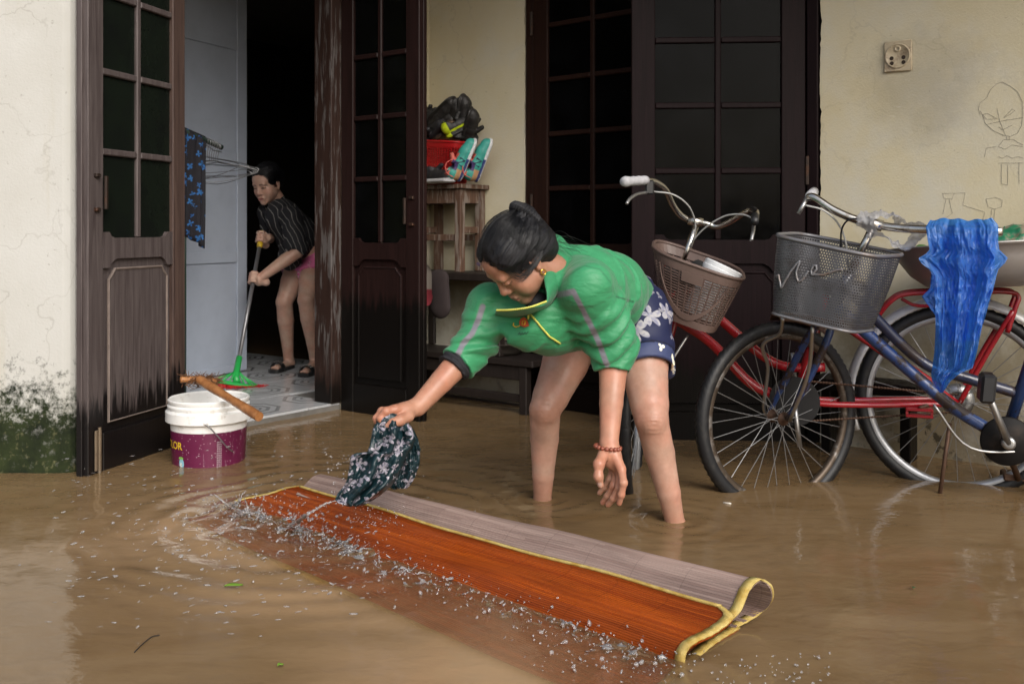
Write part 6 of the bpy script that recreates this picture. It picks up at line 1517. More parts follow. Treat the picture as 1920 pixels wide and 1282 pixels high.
# basket stays from the hub, rod brake parts
tube(bb_, 'basket_stay', [pv(1524, 612, 3.2), pv(1515, 700, 3.3), BH + nv_ * .0 + sb * (.066 if sb.y < 0 else -.066)], .0065, M_ALU); tube(bb_, 'basket_stay', [pv(1468, 596, 3.3), pv(1462, 625, 3.36), pv(1436, 640, 3.40), pv(1430, 655, 3.42), pv(1440, 690, 3.47), pv(1432, 760, 3.54), BH - sb * (.066 if sb.y < 0 else -.066)], .0065, M_ALU)
tube(bb_, 'cable', [pv(1510, 385, 3.30), pv(1545, 395, 3.28), pv(1572, 420, 3.3), pv(1586, 455, 3.3), pv(1590, 500, 3.33)], .0032, M_CABLE, 8); tube(bb_, 'cable', [pv(1622, 410, 3.22), pv(1592, 412, 3.24), pv(1578, 432, 3.27), pv(1577, 470, 3.3)], .003, M_BLKP, 8)
tube(bb_, 'handlebar', [pv(1516, 368, 3.34), pv(1528, 371, 3.32), pv(1560, 392, 3.29), pv(1600, 410, 3.26), pv(1640, 421, 3.24), pv(1690, 428, 3.20), pv(1735, 430, 3.16), pv(1790, 430, 3.10), pv(1880, 434, 3.02)], .0135, M_CHROME, 14)
MB().tube([pv(1618, 415, 3.25), pv(1655, 424, 3.23)], .019, 12).build('clamp', M_CHROME, bb_, smooth=True); MB().tube([pv(1519, 368, 3.33), pv(1526, 360, 3.48)], [.0165, .017], 12).build('grip', M_GRIP, bb_, smooth=True)
tube(bb_, 'brake_lever', [pv(1512, 372, 3.34), pv(1506, 385, 3.33), pv(1497, 401, 3.33)], .0075, M_ALU, sm=0)
# mesh basket
t = NT('perforated_steel'); p = t.attr('UVW'); x, y, z = t.sep(p)
ua = t.math('MULTIPLY', x, 1.0); row = t.math('FLOOR', t.math('MULTIPLY', y, 1.0)); uu = t.math('SUBTRACT', t.math('FRACT', t.math('ADD', x, t.math('MULTIPLY', t.math('MODULO', row, 2.0), .5))), .5); vv = t.math('SUBTRACT', t.math('FRACT', y), .5)
dd_ = t.math('SQRT', t.math('ADD', t.math('MULTIPLY', uu, uu), t.math('MULTIPLY', vv, vv))); hole = t.math('LESS_THAN', dd_, .31)
pr = t.bsdf(color=t.mix(t.ramp(t.noise(t.co(), 14, 6, .7), [(.5, 0), (.75, 1)]), (.085, .085, .092), (.040, .031, .026)), rough=.5, metal=.5)
M_PERF = t.done(t.n('MixShader', {0: hole, 1: pr, 2: t.n('BsdfTransparent')}))
M_GREYM = simple('grey_coated_wire', (.19, .19, .205), .4, .4, .2, 30, dirt=(.16, .10, .06))
tC = [pv(1500, 437, 3.40), pv(1704, 478, 3.22), pv(1640, 482, 2.98), pv(1446, 440, 3.14)]; bC = [pv(1490, 588, 3.36), pv(1645, 618, 3.20), pv(1596, 624, 3.00), pv(1438, 586, 3.14)]
atM = ringfn(bC, tC, 5.0); NR = 96
rows = []; 
for h in np.linspace(0, 1, 9): rows.append([atM(2 * math.pi * k / NR, h) + (atM(2 * math.pi * k / NR, h) - sum(tC + bC, Vector()) / 8) * (.02 * math.sin(math.pi * h)) for k in range(NR)])
rows = [r_ + [r_[0]] for r_ in rows]
mb = MB().grid(rows).build('basket', M_PERF, bb_, smooth=True)
ps = [0]; 
for k in range(NR): ps.append(ps[-1] + (rows[8][k + 1] - rows[8][k]).length)
per = ps[-1]; nu = round(per / .0085); setcol(mb, [(ps[k] / per * nu, i / 8 * 29, 0) for i in range(9) for k in range(NR + 1)], 'UVW')
MB().add([atM(2 * math.pi * k / 48, .01) for k in range(48)], [tuple(range(48))]).build('basket_floor', M_RUST, mb)
for h, r_ in ((1.0, .0065), (.0, .005)): MB().tube([atM(2 * math.pi * k / 96, h) for k in range(96)], r_, 8, closed=True).build('rim', M_GREYM, mb, smooth=True)
sm_ = Surf(mb); zc = lambda a, b: (1420 + a / 3.204, 340 + b / 3.204)
for pts in ([(122, 572), (134, 562), (140, 600), (148, 640), (170, 600), (205, 540), (240, 495), (258, 478), (252, 500), (236, 545), (240, 580), (250, 602), (272, 592), (296, 560), (308, 538)], [(330, 565), (326, 535), (340, 508), (356, 506), (358, 530), (340, 552), (328, 562), (352, 560), (400, 562), (440, 548), (480, 534), (515, 530)]):
    MB().tube(spline(sm_.line([zc(a, b) for a, b in pts], .005, 2), 3), .0035, 6).build('wire_lettering', M_GREYM, mb, smooth=True)

# ---- thin plastic bags on the blue bicycle's handlebar
def film(name, col, tr, rough=.25, crinkle=60, thick=.5):
    t = NT(name); p = t.co(); n = t.noise(t.map(p, (1, 1, .4)), crinkle, 6, .75, 2.0); n2 = t.noise(p, crinkle * .3, 4, .6, 1.0); nb = t.bump(n, .75, .006, t.bump(n2, .8, .02))
    pr = t.bsdf(color=col, rough=rough, spec=.8, coat=1.0, coatr=.08, normal=nb); tl = t.n('BsdfTranslucent', {'Color': col, 'Normal': nb}); a = t.n('MixShader', {0: .38, 1: pr, 2: tl})
    return t.done(t.n('MixShader', {0: tr, 1: a, 2: t.n('BsdfTransparent', {'Color': col if tr < .5 else (.95, .95, .95)})}))
M_BLUEBAG = film('blue_plastic_film', (.07, .31, .92), .42, .20); M_CLEAR = film('clear_plastic_film', (.58, .58, .60), .34, .15, 45)
def drape(rows_px, Yf, n=40, amp=.012, seed=1, crumple=0.0):
    """a hanging sheet: rows_px = (y, left, right) of its outline, Yf(y, s) distance"""
    ys = [r_[0] for r_ in rows_px]; rows = []
    NV = 70 if not crumple else 150
    G = np.array([[k / n, i / (NV - 1), seed] for i in range(NV) for k in range(n + 1)]); fr = vnoise(G * [7, 2.2, 1], seed) + .7 * vnoise(G * [13, 5, 1] + [0, 0, .3], seed + 3) + .5 * np.abs(vnoise(G * [22, 14, 1], seed + 5)) - .1
    if crumple: fr = fr + crumple * (.55 * np.abs(vnoise(G * [16, 9, 1], seed + 7)) + .40 * np.abs(vnoise(G * [34, 16, 1] + [.3, 0, 0], seed + 9)) + .30 * np.abs(vnoise(G * [50, 40, 1], seed + 11)))
    fr = fr.reshape(NV, n + 1)
    hang = np.minimum(1, np.arange(NV) / (NV * .12))[:, None]; fr = fr * (.25 + .75 * hang)
    for i in range(NV):
        y = ys[0] + (ys[-1] - ys[0]) * i / (NV - 1); l = np.interp(y, ys, [r_[1] for r_ in rows_px]); r_ = np.interp(y, ys, [q_[2] for q_ in rows_px]); row = []
        for k in range(n + 1):
            s_ = k / n; px = l + (r_ - l) * s_; f_ = 1.5 * fr[i, k]
            yy_ = y + (1.6 * math.sin(s_ * 9 + seed) + 1.5 * math.sin(s_ * 23)) * max(0, 1 - i / (.10 * NV))
            row.append(P(px, yy_, Yf(y, s_) + amp * f_ + .008 * float(vnoise(np.array([[px * .05, y * .03, seed]]), 2)[0])))
        rows.append(row)
    return rows
yb = lambda y, s_: 3.128 - .135 * s_ - .026 * math.sin(max(0, min(1, (y - 411) / 26)) * 1.57) - .0001 * (y - 420)
out = [(411, 1744, 1860), (424, 1736, 1872), (455, 1740, 1872), (468, 1743, 1874), (476, 1736, 1882), (484, 1722, 1890), (494, 1728, 1884), (505, 1742, 1872), (520, 1752, 1868), (545, 1752, 1862), (580, 1754, 1848), (620, 1754, 1840), (660, 1752, 1832), (690, 1748, 1824), (700, 1746, 1800), (715, 1748, 1782), (736, 1762, 1768)]
bg = MB().grid(drape(out, yb, 100, .013, 2, .6)).build('plastic_bag', M_BLUEBAG, None, True, origin=pv(1800, 430, 3.1)); tag(bg, 'crumpled blue plastic bag draped over the blue bicycle handlebar', 'plastic bag')
m = MB(); out2 = [(419, 1742, 1862), (432, 1738, 1870), (480, 1748, 1866), (540, 1744, 1860), (556, 1728, 1858), (600, 1760, 1846), (640, 1762, 1832)]
m.grid(drape(out2, lambda y, s_: 3.155 - .10 * s_ + .035 * math.sin(min(1, (y - 418) / 30) * 1.57) + .0002 * (y - 420), 80, .010, 5, .6)); b2 = m.build('bag_back', M_BLUEBAG, bg, True)
g = SDF(pv(1600, 470, 3.3) - V(.02, .12, 0), pv(1745, 395, 3.1) + V(.04, .12, .02), .005)
for a, b, c, r_ in ((1625, 412, 3.22, .024), (1652, 420, 3.21, .032), (1680, 432, 3.19, .036), (1700, 440, 3.18, .036), (1722, 432, 3.17, .026), (1632, 440, 3.23, .02), (1690, 450, 3.18, .03), (1648, 408, 3.21, .02)): g.ell(pp(a, b, c), (r_ * 1.5, r_ * 1.1, r_ * 1.2), k=.02)
g.warp(lambda p_: .012 * vnoise(p_ * 30, 3) + .008 * np.abs(vnoise(p_ * 60, 5)) + .005 * vnoise(p_ * 110, 6)); tag(g.build('clear_bag', M_CLEAR, None, None, origin=pv(1680, 430, 3.2), relax=0), 'wet clear plastic bag wrapped round the blue bicycle handlebar', 'plastic bag')

# ---- aluminium basin on the red bicycle's rack
bcn = pv(1856, 545, 3.47); bas = thing('basin', 'wide dented aluminium basin resting on the red bicycle rack', 'basin', bcn); tl_ = V(-.05, .06, 1).normalized(); bx_ = V(1, 0, .05).normalized(); bx_ = (bx_ - tl_ * bx_.dot(tl_)).normalized()
M_BASIN = simple('old_aluminium', (.46, .44, .42), .42, .6, .3, 9, .15, dirt=(.26, .23, .2))
MB().lathe(bcn + Z3 * .018, [(0, .002), (.16, .002), (.20, .010), (.25, .05), (.285, .10), (.298, .142), (.318, .146), (.320, .141), (.303, .136), (.290, .096), (.255, .044), (.203, .004), (.16, -.004), (0, -.004)], 64, ax=bx_, up=tl_).build('bowl', M_BASIN, bas, smooth=True)
g = SDF(bcn + V(-.27, -.25, .05), bcn + V(.30, .25, .32), .007)
for a, b, c, r_ in ((1895, 455, 3.42, .07), (1935, 450, 3.4, .08), (1890, 470, 3.5, .08), (1850, 475, 3.5, .06)): g.ell(pp(a, b, c), (r_ * 1.2, r_, r_ * .7), k=.03)
g.warp(lambda p_: .014 * vnoise(p_ * 26, 3) + .007 * vnoise(p_ * 60, 5)); t = NT('green_net_bag'); p = t.co(); M_NETB = t.done(t.bsdf(color=t.mix(t.ramp(t.noise(p, 22, 4), [(.48, 0), (.56, 1)]), (.20, .17, .12), (.02, .16, .08)), rough=.3))
tag(g.build('net_bag', M_NETB, None, None, origin=bcn + V(.1, 0, .12), relax=0), 'crumpled green and tan bag lying in the aluminium basin', 'bag')
g = SDF(pp(1725, 470, 3.4) - .06, pp(1725, 470, 3.4) + .06, .004); g.ell(pp(1727, 470, 3.4), (.03, .02, .022)); g.warp(lambda p_: .006 * vnoise(p_ * 50)); tag(g.build('leaf_bundle', simple('green_leaf', (.05, .14, .025), .5), None, None, origin=pp(1727, 478, 3.4)), 'small bunch of green leaves at the basin edge', 'leaves')
# ------------------------------------------------------------------ bamboo mat, cloth, water
def W(px, py, z): Y = (CAM_H - z) * FPX / (py - HZ); return P(px, py, Y)
t = NT('bamboo_mat_top'); p = t.attr('UVW'); x, y, z = t.sep(p)
def slatted(name, c0, c1, rough, thread, coat):
    t = NT(name); p = t.attr('UVW'); x, y, z = t.sep(p); k = t.math('MULTIPLY', y, 1 / .0075); fl_ = t.math('FLOOR', k); fr = t.math('ABSOLUTE', t.math('SUBTRACT', t.math('FRACT', k), .5))
    seg = t.math('FLOOR', t.math('ADD', t.math('MULTIPLY', x, 1.6), t.math('MULTIPLY', fl_, .377)))
    wn_ = t.n('TexWhiteNoise', {'Vector': t.n('CombineXYZ', {'X': fl_, 'Y': seg})}, noise_dimensions='2D').outputs['Value']
    g = t.noise(t.map(p, (5, 260, 1)), 1.0, 4, .6); col = t.mix(wn_, c0, c1); col = t.mix(t.ramp(g, [(.3, 0), (.75, .6)]), col, tuple(a * .55 for a in c0))
    groove = t.ramp(fr, [(.40, 0), (.49, 1)]); col = t.mix(t.math('MULTIPLY', groove, .75), col, tuple(a * .25 for a in c0))
    tx = t.math('ABSOLUTE', t.math('SUBTRACT', t.math('FRACT', t.math('ADD', t.math('MULTIPLY', x, 7.5), t.math('MULTIPLY', t.noise(t.map(p, (3, 12, 1)), 1, 2), .05))), .5)); th = t.ramp(tx, [(.0, 1), (.012, 0)])
    col = t.mix(t.math('MULTIPLY', th, thread), col, tuple(a * .3 for a in c0)); node = t.ramp(t.noise(t.map(p, (16, 70, 1)), 1, 3), [(.72, 0), (.76, .6)]); col = t.mix(node, col, tuple(a * .35 for a in c0))
    st_ = t.noise(t.map(p, (2.2, 9, 1)), 1.0, 5, .6, .8); col = t.mix(t.ramp(st_, [(.42, 0), (.68, .55)]), col, tuple(a * .38 for a in c0)); col = t.mix(t.ramp(t.noise(t.map(p, (1.2, 14, 1), (4, 3, 0)), 1.0, 4, .6), [(.55, 0), (.75, .4)]), col, tuple(min(1, a * 1.35) for a in c1))
    rough = t.ramp(st_, [(.3, rough - .10), (.7, rough + .14)])
    return t.done(t.bsdf(color=col, rough=rough, coat=coat, coatr=.12, spec=.28, normal=t.bump(t.math('SUBTRACT', 1.0, t.math('ADD', groove, t.math('MULTIPLY', g, .3))), .5, .002)))
M_MATT = slatted('bamboo_mat_face', (.27, .042, .004), (.44, .088, .008), .30, .6, 0.0); M_MATB = slatted('bamboo_mat_back', (.26, .175, .15), (.42, .31, .265), .40, .45, .2)
t = NT('yellow_binding'); p = t.co(); M_BIND = t.done(t.bsdf(color=t.mix(t.ramp(t.noise(p, 40, 4), [(.35, 0), (.7, 1)]), (.42, .27, .05), (.58, .46, .16)), rough=.55, normal=t.bump(t.n('TexWave', {'Vector': p, 'Scale': 160.0, 'Distortion': 1.0}).outputs['Fac'], .4, .002)))
mat_ = thing('bamboo_mat', 'folded orange bamboo mat with yellow edging lying in the muddy water', 'mat', W(930, 1060, 0))
def curve(pts, n): return spline([W(*q) for q in pts], n)
def sheet(name, left, right, mat, nq=14, ns=90, wav=.003, groove=.0012):
    L, Rr = curve(left, nq), curve(right, nq); m_ = len(L)
    def resample(C, n):
        d = [0]
        for a, b in zip(C[:-1], C[1:]): d.append(d[-1] + (b - a).length)
        tt = np.linspace(0, d[-1], n); return [V(*[np.interp(q, d, [c[i] for c in C]) for i in range(3)]) for q in tt], d[-1]
    wid = max(sum((b - a).length for a, b in zip(L[:-1], L[1:])), sum((b - a).length for a, b in zip(Rr[:-1], Rr[1:]))); nr = int(wid / .0025) + 1
    L, wl = resample(L, nr); Rr, wr_ = resample(Rr, nr); rows, uv = [], []; length = (L[0] - Rr[0]).length
    for i in range(nr):
        row = []
        for k in range(ns + 1):
            s_ = k / ns; q = L[i].lerp(Rr[i], s_); yy = i / (nr - 1) * wid
            q = q + Z3 * (wav * math.sin(s_ * 9 + i * .02) * math.sin(math.pi * s_) + .35 * wav * math.sin(s_ * 23 + 2 + i * .05)) - Z3 * (groove if abs((yy / .0075) % 1 - .0) < .34 else 0)
            row.append(q); uv.append((s_ * length, yy, 0))
        rows.append(row)
    o = MB().grid(rows).build(name, mat, mat_, smooth=False); setcol(o, uv, 'UVW'); md = o.modifiers.new('t', 'SOLIDIFY'); md.thickness = .004; md.offset = -1
    return o, rows
topL = [(562, 912, .072), (534, 916, .052), (505, 925, .032), (470, 933, .014), (440, 941, .002), (424, 950, -.014), (430, 958, -.028)]
topR = [(1352, 1136, .088), (1373, 1160, .074), (1342, 1187, .052), (1304, 1204, .046), (1286, 1222, .026), (1282, 1246, .000), (1290, 1262, -.020)]
top, tr_ = sheet('upper_fold', topL, topR, M_MATT, 14, 90, .004)
bkL = [(555, 926, .050), (574, 905, .068), (586, 893, .082), (598, 888, .086), (607, 890, .072), (606, 900, .040), (590, 912, .014), (560, 925, .002)]
bkR = [(1352, 1176, .040), (1385, 1150, .066), (1404, 1108, .100), (1424, 1088, .112), (1444, 1098, .104), (1447, 1124, .066), (1425, 1150, .026), (1380, 1178, .004)]
bk_, br_ = sheet('middle_fold', bkL, bkR, M_MATB, 14, 90, .003)
loL = [(560, 926, .001), (500, 938, -.004), (440, 950, -.008), (385, 966, -.009), (332, 980, -.012)]
loR = [(1386, 1178, .003), (1330, 1215, .000), (1285, 1256, -.008), (1240, 1300, -.010), (1170, 1362, -.013)]
lo_, lr_ = sheet('lower_sheet', loL, loR, M_MATT, 14, 90, .003)
def bind(pts, r=.0075, nm='binding', flat=None):
    o = MB().tube(pts, r, 8).build(nm, M_BIND, mat_, smooth=True); return o
ns_ = len(tr_[0]) - 1
bind([tr_[0][k] + Z3 * .001 for k in range(ns_ + 1)], .0042)
def tape(rows, k, w=.022, lift=.003):
    """edging tape folded over an end of a sheet"""
    m = MB(); a, b = [], []
    for r_ in rows:
        inn = (r_[1] - r_[0]).normalized() if k == 0 else (r_[-2] - r_[-1]).normalized(); e = r_[k]; a.append(e + inn * w + Z3 * lift); b.append(e - inn * .003 + Z3 * lift)
    st_ = 4; a, b = a[::st_] + [a[-1]], b[::st_] + [b[-1]]; m.grid([a, b]); o = m.build('binding', M_BIND, mat_, smooth=True); md = o.modifiers.new('t', 'SOLIDIFY'); md.thickness = .0032; md.offset = .2; return o
for rows in (tr_, br_, lr_): tape(rows, -1, .021)
for rows in (tr_, lr_): tape(rows, 0, .011)
m = MB(); m.grid([[lr_[-1][k] + Z3 * .003 for k in range(ns_ + 1)], [lr_[-14][k] + Z3 * .003 for k in range(ns_ + 1)]]); o = m.build('binding', M_BIND, mat_, smooth=True); o.modifiers.new('t', 'SOLIDIFY').thickness = .006

# ---- the wet cloth in her hand
M_RAG = floral('dark_teal_floral', (.006, .022, .028), (.40, .38, .42), (.20, .19, .25), 25, .36, .50, 5)
rag = thing('cloth', 'wet dark green floral cloth dangling from her hand above the mat', 'cloth', P(715, 800, 2.73))
o1 = [(788, 722, 752), (796, 704, 764), (806, 700, 772), (822, 697, 776), (840, 693, 770), (849, 690, 764), (851, 664, 764), (858, 658, 760), (876, 657, 752), (896, 652, 742), (910, 645, 732), (925, 633, 714), (935, 628, 700), (943, 633, 686), (948, 652, 668)]
def ragsheet(out_, Yf, nm, amp, seed):
    r_ = drape(out_, Yf, 40, amp, seed); o = MB().grid(r_).build(nm, M_RAG, rag, True); setcol(o, np.ones((len(o.data.vertices), 3))); md = o.modifiers.new('t', 'SOLIDIFY'); md.thickness = .003; return o
ragsheet(o1, lambda y, s_: 2.722 - .03 * math.sin(s_ * 3.1) + .012 * math.sin(s_ * 14 + y * .02) - .0001 * (y - 800), 'front_lobe', .016, 4)
o2 = [(794, 738, 766), (806, 744, 776), (822, 748, 784), (842, 744, 788), (870, 738, 787), (895, 730, 778), (910, 724, 769), (916, 738, 762)]
ragsheet(o2, lambda y, s_: 2.765 + .014 * math.sin(s_ * 7), 'rear_lobe', .012, 7)
g = SDF(pp(690, 812, 2.7) - .05, pp(770, 770, 2.76) + .05, .0045); g.cone(pp(722, 792, 2.722), pp(748, 786, 2.735), .022, .020, .01); g.cone(pp(735, 790, 2.73), pp(733, 806, 2.73), .026, .032, .02); g.warp(lambda p_: .007 * vnoise(p_ * 60, 3)); o = g.build('gathered_top', M_RAG, rag); setcol(o, np.ones((len(o.data.vertices), 3)))

# ---- muddy flood water
xs = np.concatenate([[-60, -30, -12, -6, -4, -3], np.arange(-2.5, 2.6, .016), [3, 4, 6, 12, 30, 60]]); ys = np.concatenate([[-60, -25, -8, -2, 0, 1.0, 1.5], np.arange(1.8, 5.9, .016), [7, 10, 20, 60]])
X, Y = np.meshgrid(xs, ys, indexing='ij'); sh = X.shape; q = np.stack([X.ravel(), Y.ravel(), np.zeros(X.size)], 1)
inn = (np.abs(q[:, 0]) < 2.48) & (q[:, 1] > 1.82) & (q[:, 1] < 5.85)
ed = np.clip(np.minimum.reduce([2.48 - np.abs(q[:, 0]), q[:, 1] - 1.82, 5.85 - q[:, 1]]) / .2, 0, 1)
hz_ = .0012 * np.sin(q[:, 0] * 5 + 1.8 * np.sin(q[:, 1] * 3)) + .0018 * vnoise(q * [3.5, 6, 1], 3) + .0006 * vnoise(q * [11, 15, 1], 5) + .00025 * vnoise(q * [30, 40, 1], 9)
src = np.array(W(600, 975, 0)); rr = np.linalg.norm(q[:, :2] - src[:2], axis=1); hz_ += .0035 * np.sin(rr * 55 + 2 * vnoise(q * 6, 4)) * np.exp(-((rr - .35) / .35) ** 2) + .003 * vnoise(q * [24, 24, 1], 12) * np.exp(-(rr / .6) ** 2)
for lx, ly in ((watR[0], watR[1]), (watL[0], watL[1])):
    r2 = np.hypot(q[:, 0] - lx, q[:, 1] - ly); hz_ += .0030 * np.sin(r2 * 85) * np.exp(-r2 / .15)
front = segd(q, [W(330, 985, 0), W(700, 1135, 0), W(1000, 1285, 0)]); hz_ += .0018 * vnoise(q * [9, 13, 1], 14) * np.exp(-(front / .3) ** 2)
wl = segd(q, [W(440, 942, 0), W(700, 1036, 0), W(1000, 1132, 0), W(1284, 1245, 0)]); hz_ += (.005 + .006 * vnoise(q * [18, 18, 1], 17)) * np.exp(-(wl / .028) ** 2)
q[:, 2] = hz_ * ed * inn
# how far one sees down: mud thins what lies below with depth
def tri_bvh(o): b0_ = wloc(o); return BVHTree.FromPolygons([v_.co + b0_ for v_ in o.data.vertices], [p_.vertices[:] for p_ in o.data.polygons])
bv = [tri_bvh(o) for o in (top, lo_)]; clear = np.zeros(len(q))
cand = np.nonzero((np.abs(q[:, 0]) < 1.4) & (q[:, 1] > 1.8) & (q[:, 1] < 3.5))[0]
for i in cand:
    for b_ in bv:
        h = b_.ray_cast(Vector((q[i, 0], q[i, 1], q[i, 2] + .001)), Vector((0, 0, -1)), .12)
        if h[0] is not None: clear[i] = max(clear[i], math.exp(-(q[i, 2] - h[0].z) / .040) * .82)
cg = clear.reshape(sh)
for _ in range(2): cg[1:-1, 1:-1] = .4 * cg[1:-1, 1:-1] + .15 * (cg[:-2, 1:-1] + cg[2:, 1:-1] + cg[1:-1, :-2] + cg[1:-1, 2:])
clear = cg.ravel(); silt = np.exp(-(front / .30) ** 2) * (.6 + .5 * vnoise(q * [3.2, 5, 1], 22))
nx, ny = sh; ii, jj = np.meshgrid(np.arange(nx - 1), np.arange(ny - 1), indexing='ij'); a = (ii * ny + jj).ravel(); f = np.stack([a, a + ny, a + ny + 1, a + 1], 1)
me = bpy.data.meshes.new('water'); me.vertices.add(len(q)); me.vertices.foreach_set('co', q.astype(np.float32).ravel()); me.loops.add(f.size); me.loops.foreach_set('vertex_index', f.astype(np.int32).ravel()); me.polygons.add(len(f)); me.polygons.foreach_set('loop_start', np.arange(0, f.size, 4, dtype=np.int32)); me.polygons.foreach_set('loop_total', np.full(len(f), 4, np.int32)); me.update(calc_edges=True)
t = NT('muddy_water'); p = t.pos(); c = t.attr('Col'); cr_, sl_, _z = t.sep(c)
sw = t.noise(t.map(p, (1.0, 2.0, 1)), 1.5, 6, .6, 1.6); sw2 = t.noise(t.map(p, (2, 5, 1)), 2.2, 5, .6, 2.2)
mud = t.mix(t.ramp(sw, [(.3, 0), (.7, 1)]), (.165, .102, .046), (.218, .146, .077)); mud = t.mix(t.ramp(sw2, [(.52, 0), (.72, .45)]), mud, (.130, .080, .036)); mud = t.mix(t.math('MULTIPLY', sl_, .85, True), mud, (.40, .26, .145))
rip = t.bump(t.noise(t.map(p, (1, 1.5, 1)), 20, 2, .45, .5), .09, .012, t.bump(t.noise(t.map(p, (1, 1.7, 1)), 75, 2, .5), .05, .005))
body_ = t.bsdf(color=mud, rough=.06, spec=.5, ior=1.33, normal=rip); thin = t.n('MixShader', {0: t.math('ADD', .02, t.math('MULTIPLY', .98, t.math('POWER', t.n('LayerWeight', {'Blend': .5, 'Normal': rip}).outputs['Facing'], 5.0))), 1: t.n('BsdfTransparent', {'Color': (.97, .86, .70)}), 2: t.n('BsdfGlossy', {'Roughness': .05, 'Normal': rip})})
M_WATER = t.done(t.n('MixShader', {0: cr_, 1: body_, 2: thin}))
wo = link('water', me, M_WATER, None, True); setcol(wo, np.stack([clear, np.clip(silt, 0, 1), np.zeros(len(q))], 1)); tag(wo, kind='structure')

# ---- splashes
t = NT('water_drop'); M_DROP = t.done(t.n('MixShader', {0: .22, 1: t.n('BsdfGlass', {'IOR': 1.33, 'Roughness': .04, 'Color': (1, 1, 1)}), 2: t.bsdf(color=(.75, .76, .78), rough=.15, spec=.8)}))
bm = bmesh.new(); bmesh.ops.create_icosphere(bm, subdivisions=1, radius=1); iv = np.array([v_.co for v_ in bm.verts]); bm.verts.index_update(); itf = np.array([[v_.index for v_ in f_.verts] for f_ in bm.faces]); bm.free()
rr = np.random.default_rng(21); dv, df = [], []
def drop(c, r, st=None):
    b_ = sum(len(a_) for a_ in dv); s_ = np.ones(3) * r
    v_ = iv * s_
    if st is not None: st = np.array(st, float); L_ = np.linalg.norm(st); d_ = st / L_; v_ = v_ + np.outer(v_ @ d_, d_) * (L_ / r)
    dv.append(v_ + np.array(c)); df.append(itf + b_)
WLp = [W(440, 942, 0), W(560, 985, 0), W(700, 1036, 0), W(840, 1090, 0), W(1000, 1132, 0), W(1140, 1182, 0), W(1284, 1245, 0)]
def wlp(s_): k = min(int(s_ * 6), 5); return np.array(WLp[k].lerp(WLp[k + 1], s_ * 6 - k))
for i in range(950):
    s_ = rr.random() ** 1.15; c = wlp(s_) + np.array([-.02, -.03, 0]) * rr.normal() * 2.0 + np.array([rr.normal() * .03 - .02, rr.normal() * .03 - .02, 0]); c[2] = .004 + abs(rr.normal()) * .016 * (1.6 if s_ < .35 else 1); drop(c, min(.005, .0013 * math.exp(rr.normal() * .65)), (rr.normal() * .002, rr.normal() * .001, rr.uniform(.0005, .003)) if rr.random() < .6 else None)
for i in range(700):
    c = np.array(W(560, 985, 0)) + np.array([rr.normal() * .20 - .05, rr.normal() * .17 - .06, 0]); c[2] = .003 + abs(rr.normal()) * .045; drop(c, min(.005, .0015 * math.exp(rr.normal() * .6)), (rr.uniform(.001, .004), -.001, rr.uniform(0, .002)) if rr.random() < .5 else None)
for i in range(330):
    c = np.array(P(rr.uniform(60, 720), 900, 3.0)); c = np.array(W(rr.uniform(90, 760), rr.uniform(850, 1200), 0)); c[2] = .003 + abs(rr.normal()) * .06; drop(c, min(.003, .0011 * math.exp(rr.normal() * .5)), (rr.uniform(.002, .010), -.001, rr.uniform(0, .003)))
for i in range(60): c = pp(rr.uniform(610, 660), rr.uniform(850, 950), rr.uniform(2.6, 2.8)); drop(c, rr.uniform(.0010, .0030))
for i in range(70): c = pp(rr.uniform(655, 760), rr.uniform(945, 985), rr.uniform(2.65, 2.75)); drop(c, rr.uniform(.0008, .0022))
for i in range(160): c = np.array(W(rr.uniform(1000, 1300), rr.uniform(1150, 1275), 0)); c[2] = .004 + abs(rr.normal()) * .015; drop(c, min(.0055, .0018 * math.exp(rr.normal() * .6)))
for i in range(70): c = np.array(W(rr.uniform(1300, 1560), rr.uniform(1235, 1290), 0)); c[2] = .003 + abs(rr.normal()) * .008; drop(c, rr.uniform(.001, .003))
for i in range(80): c = np.array(W(rr.uniform(465, 640), rr.uniform(800, 840), 0)); c[2] = .003 + abs(rr.normal()) * .015; drop(c, rr.uniform(.001, .0026))
v = np.concatenate(dv); f = np.concatenate(df); me = bpy.data.meshes.new('water_drops'); me.from_pydata([tuple(a_) for a_ in v], [], [tuple(int(k) for k in a_) for a_ in f]); tag(link('water_drops', me, M_DROP, None, True), 'clear droplets splashing off the mat and the cloth', 'water drops', kind='stuff')
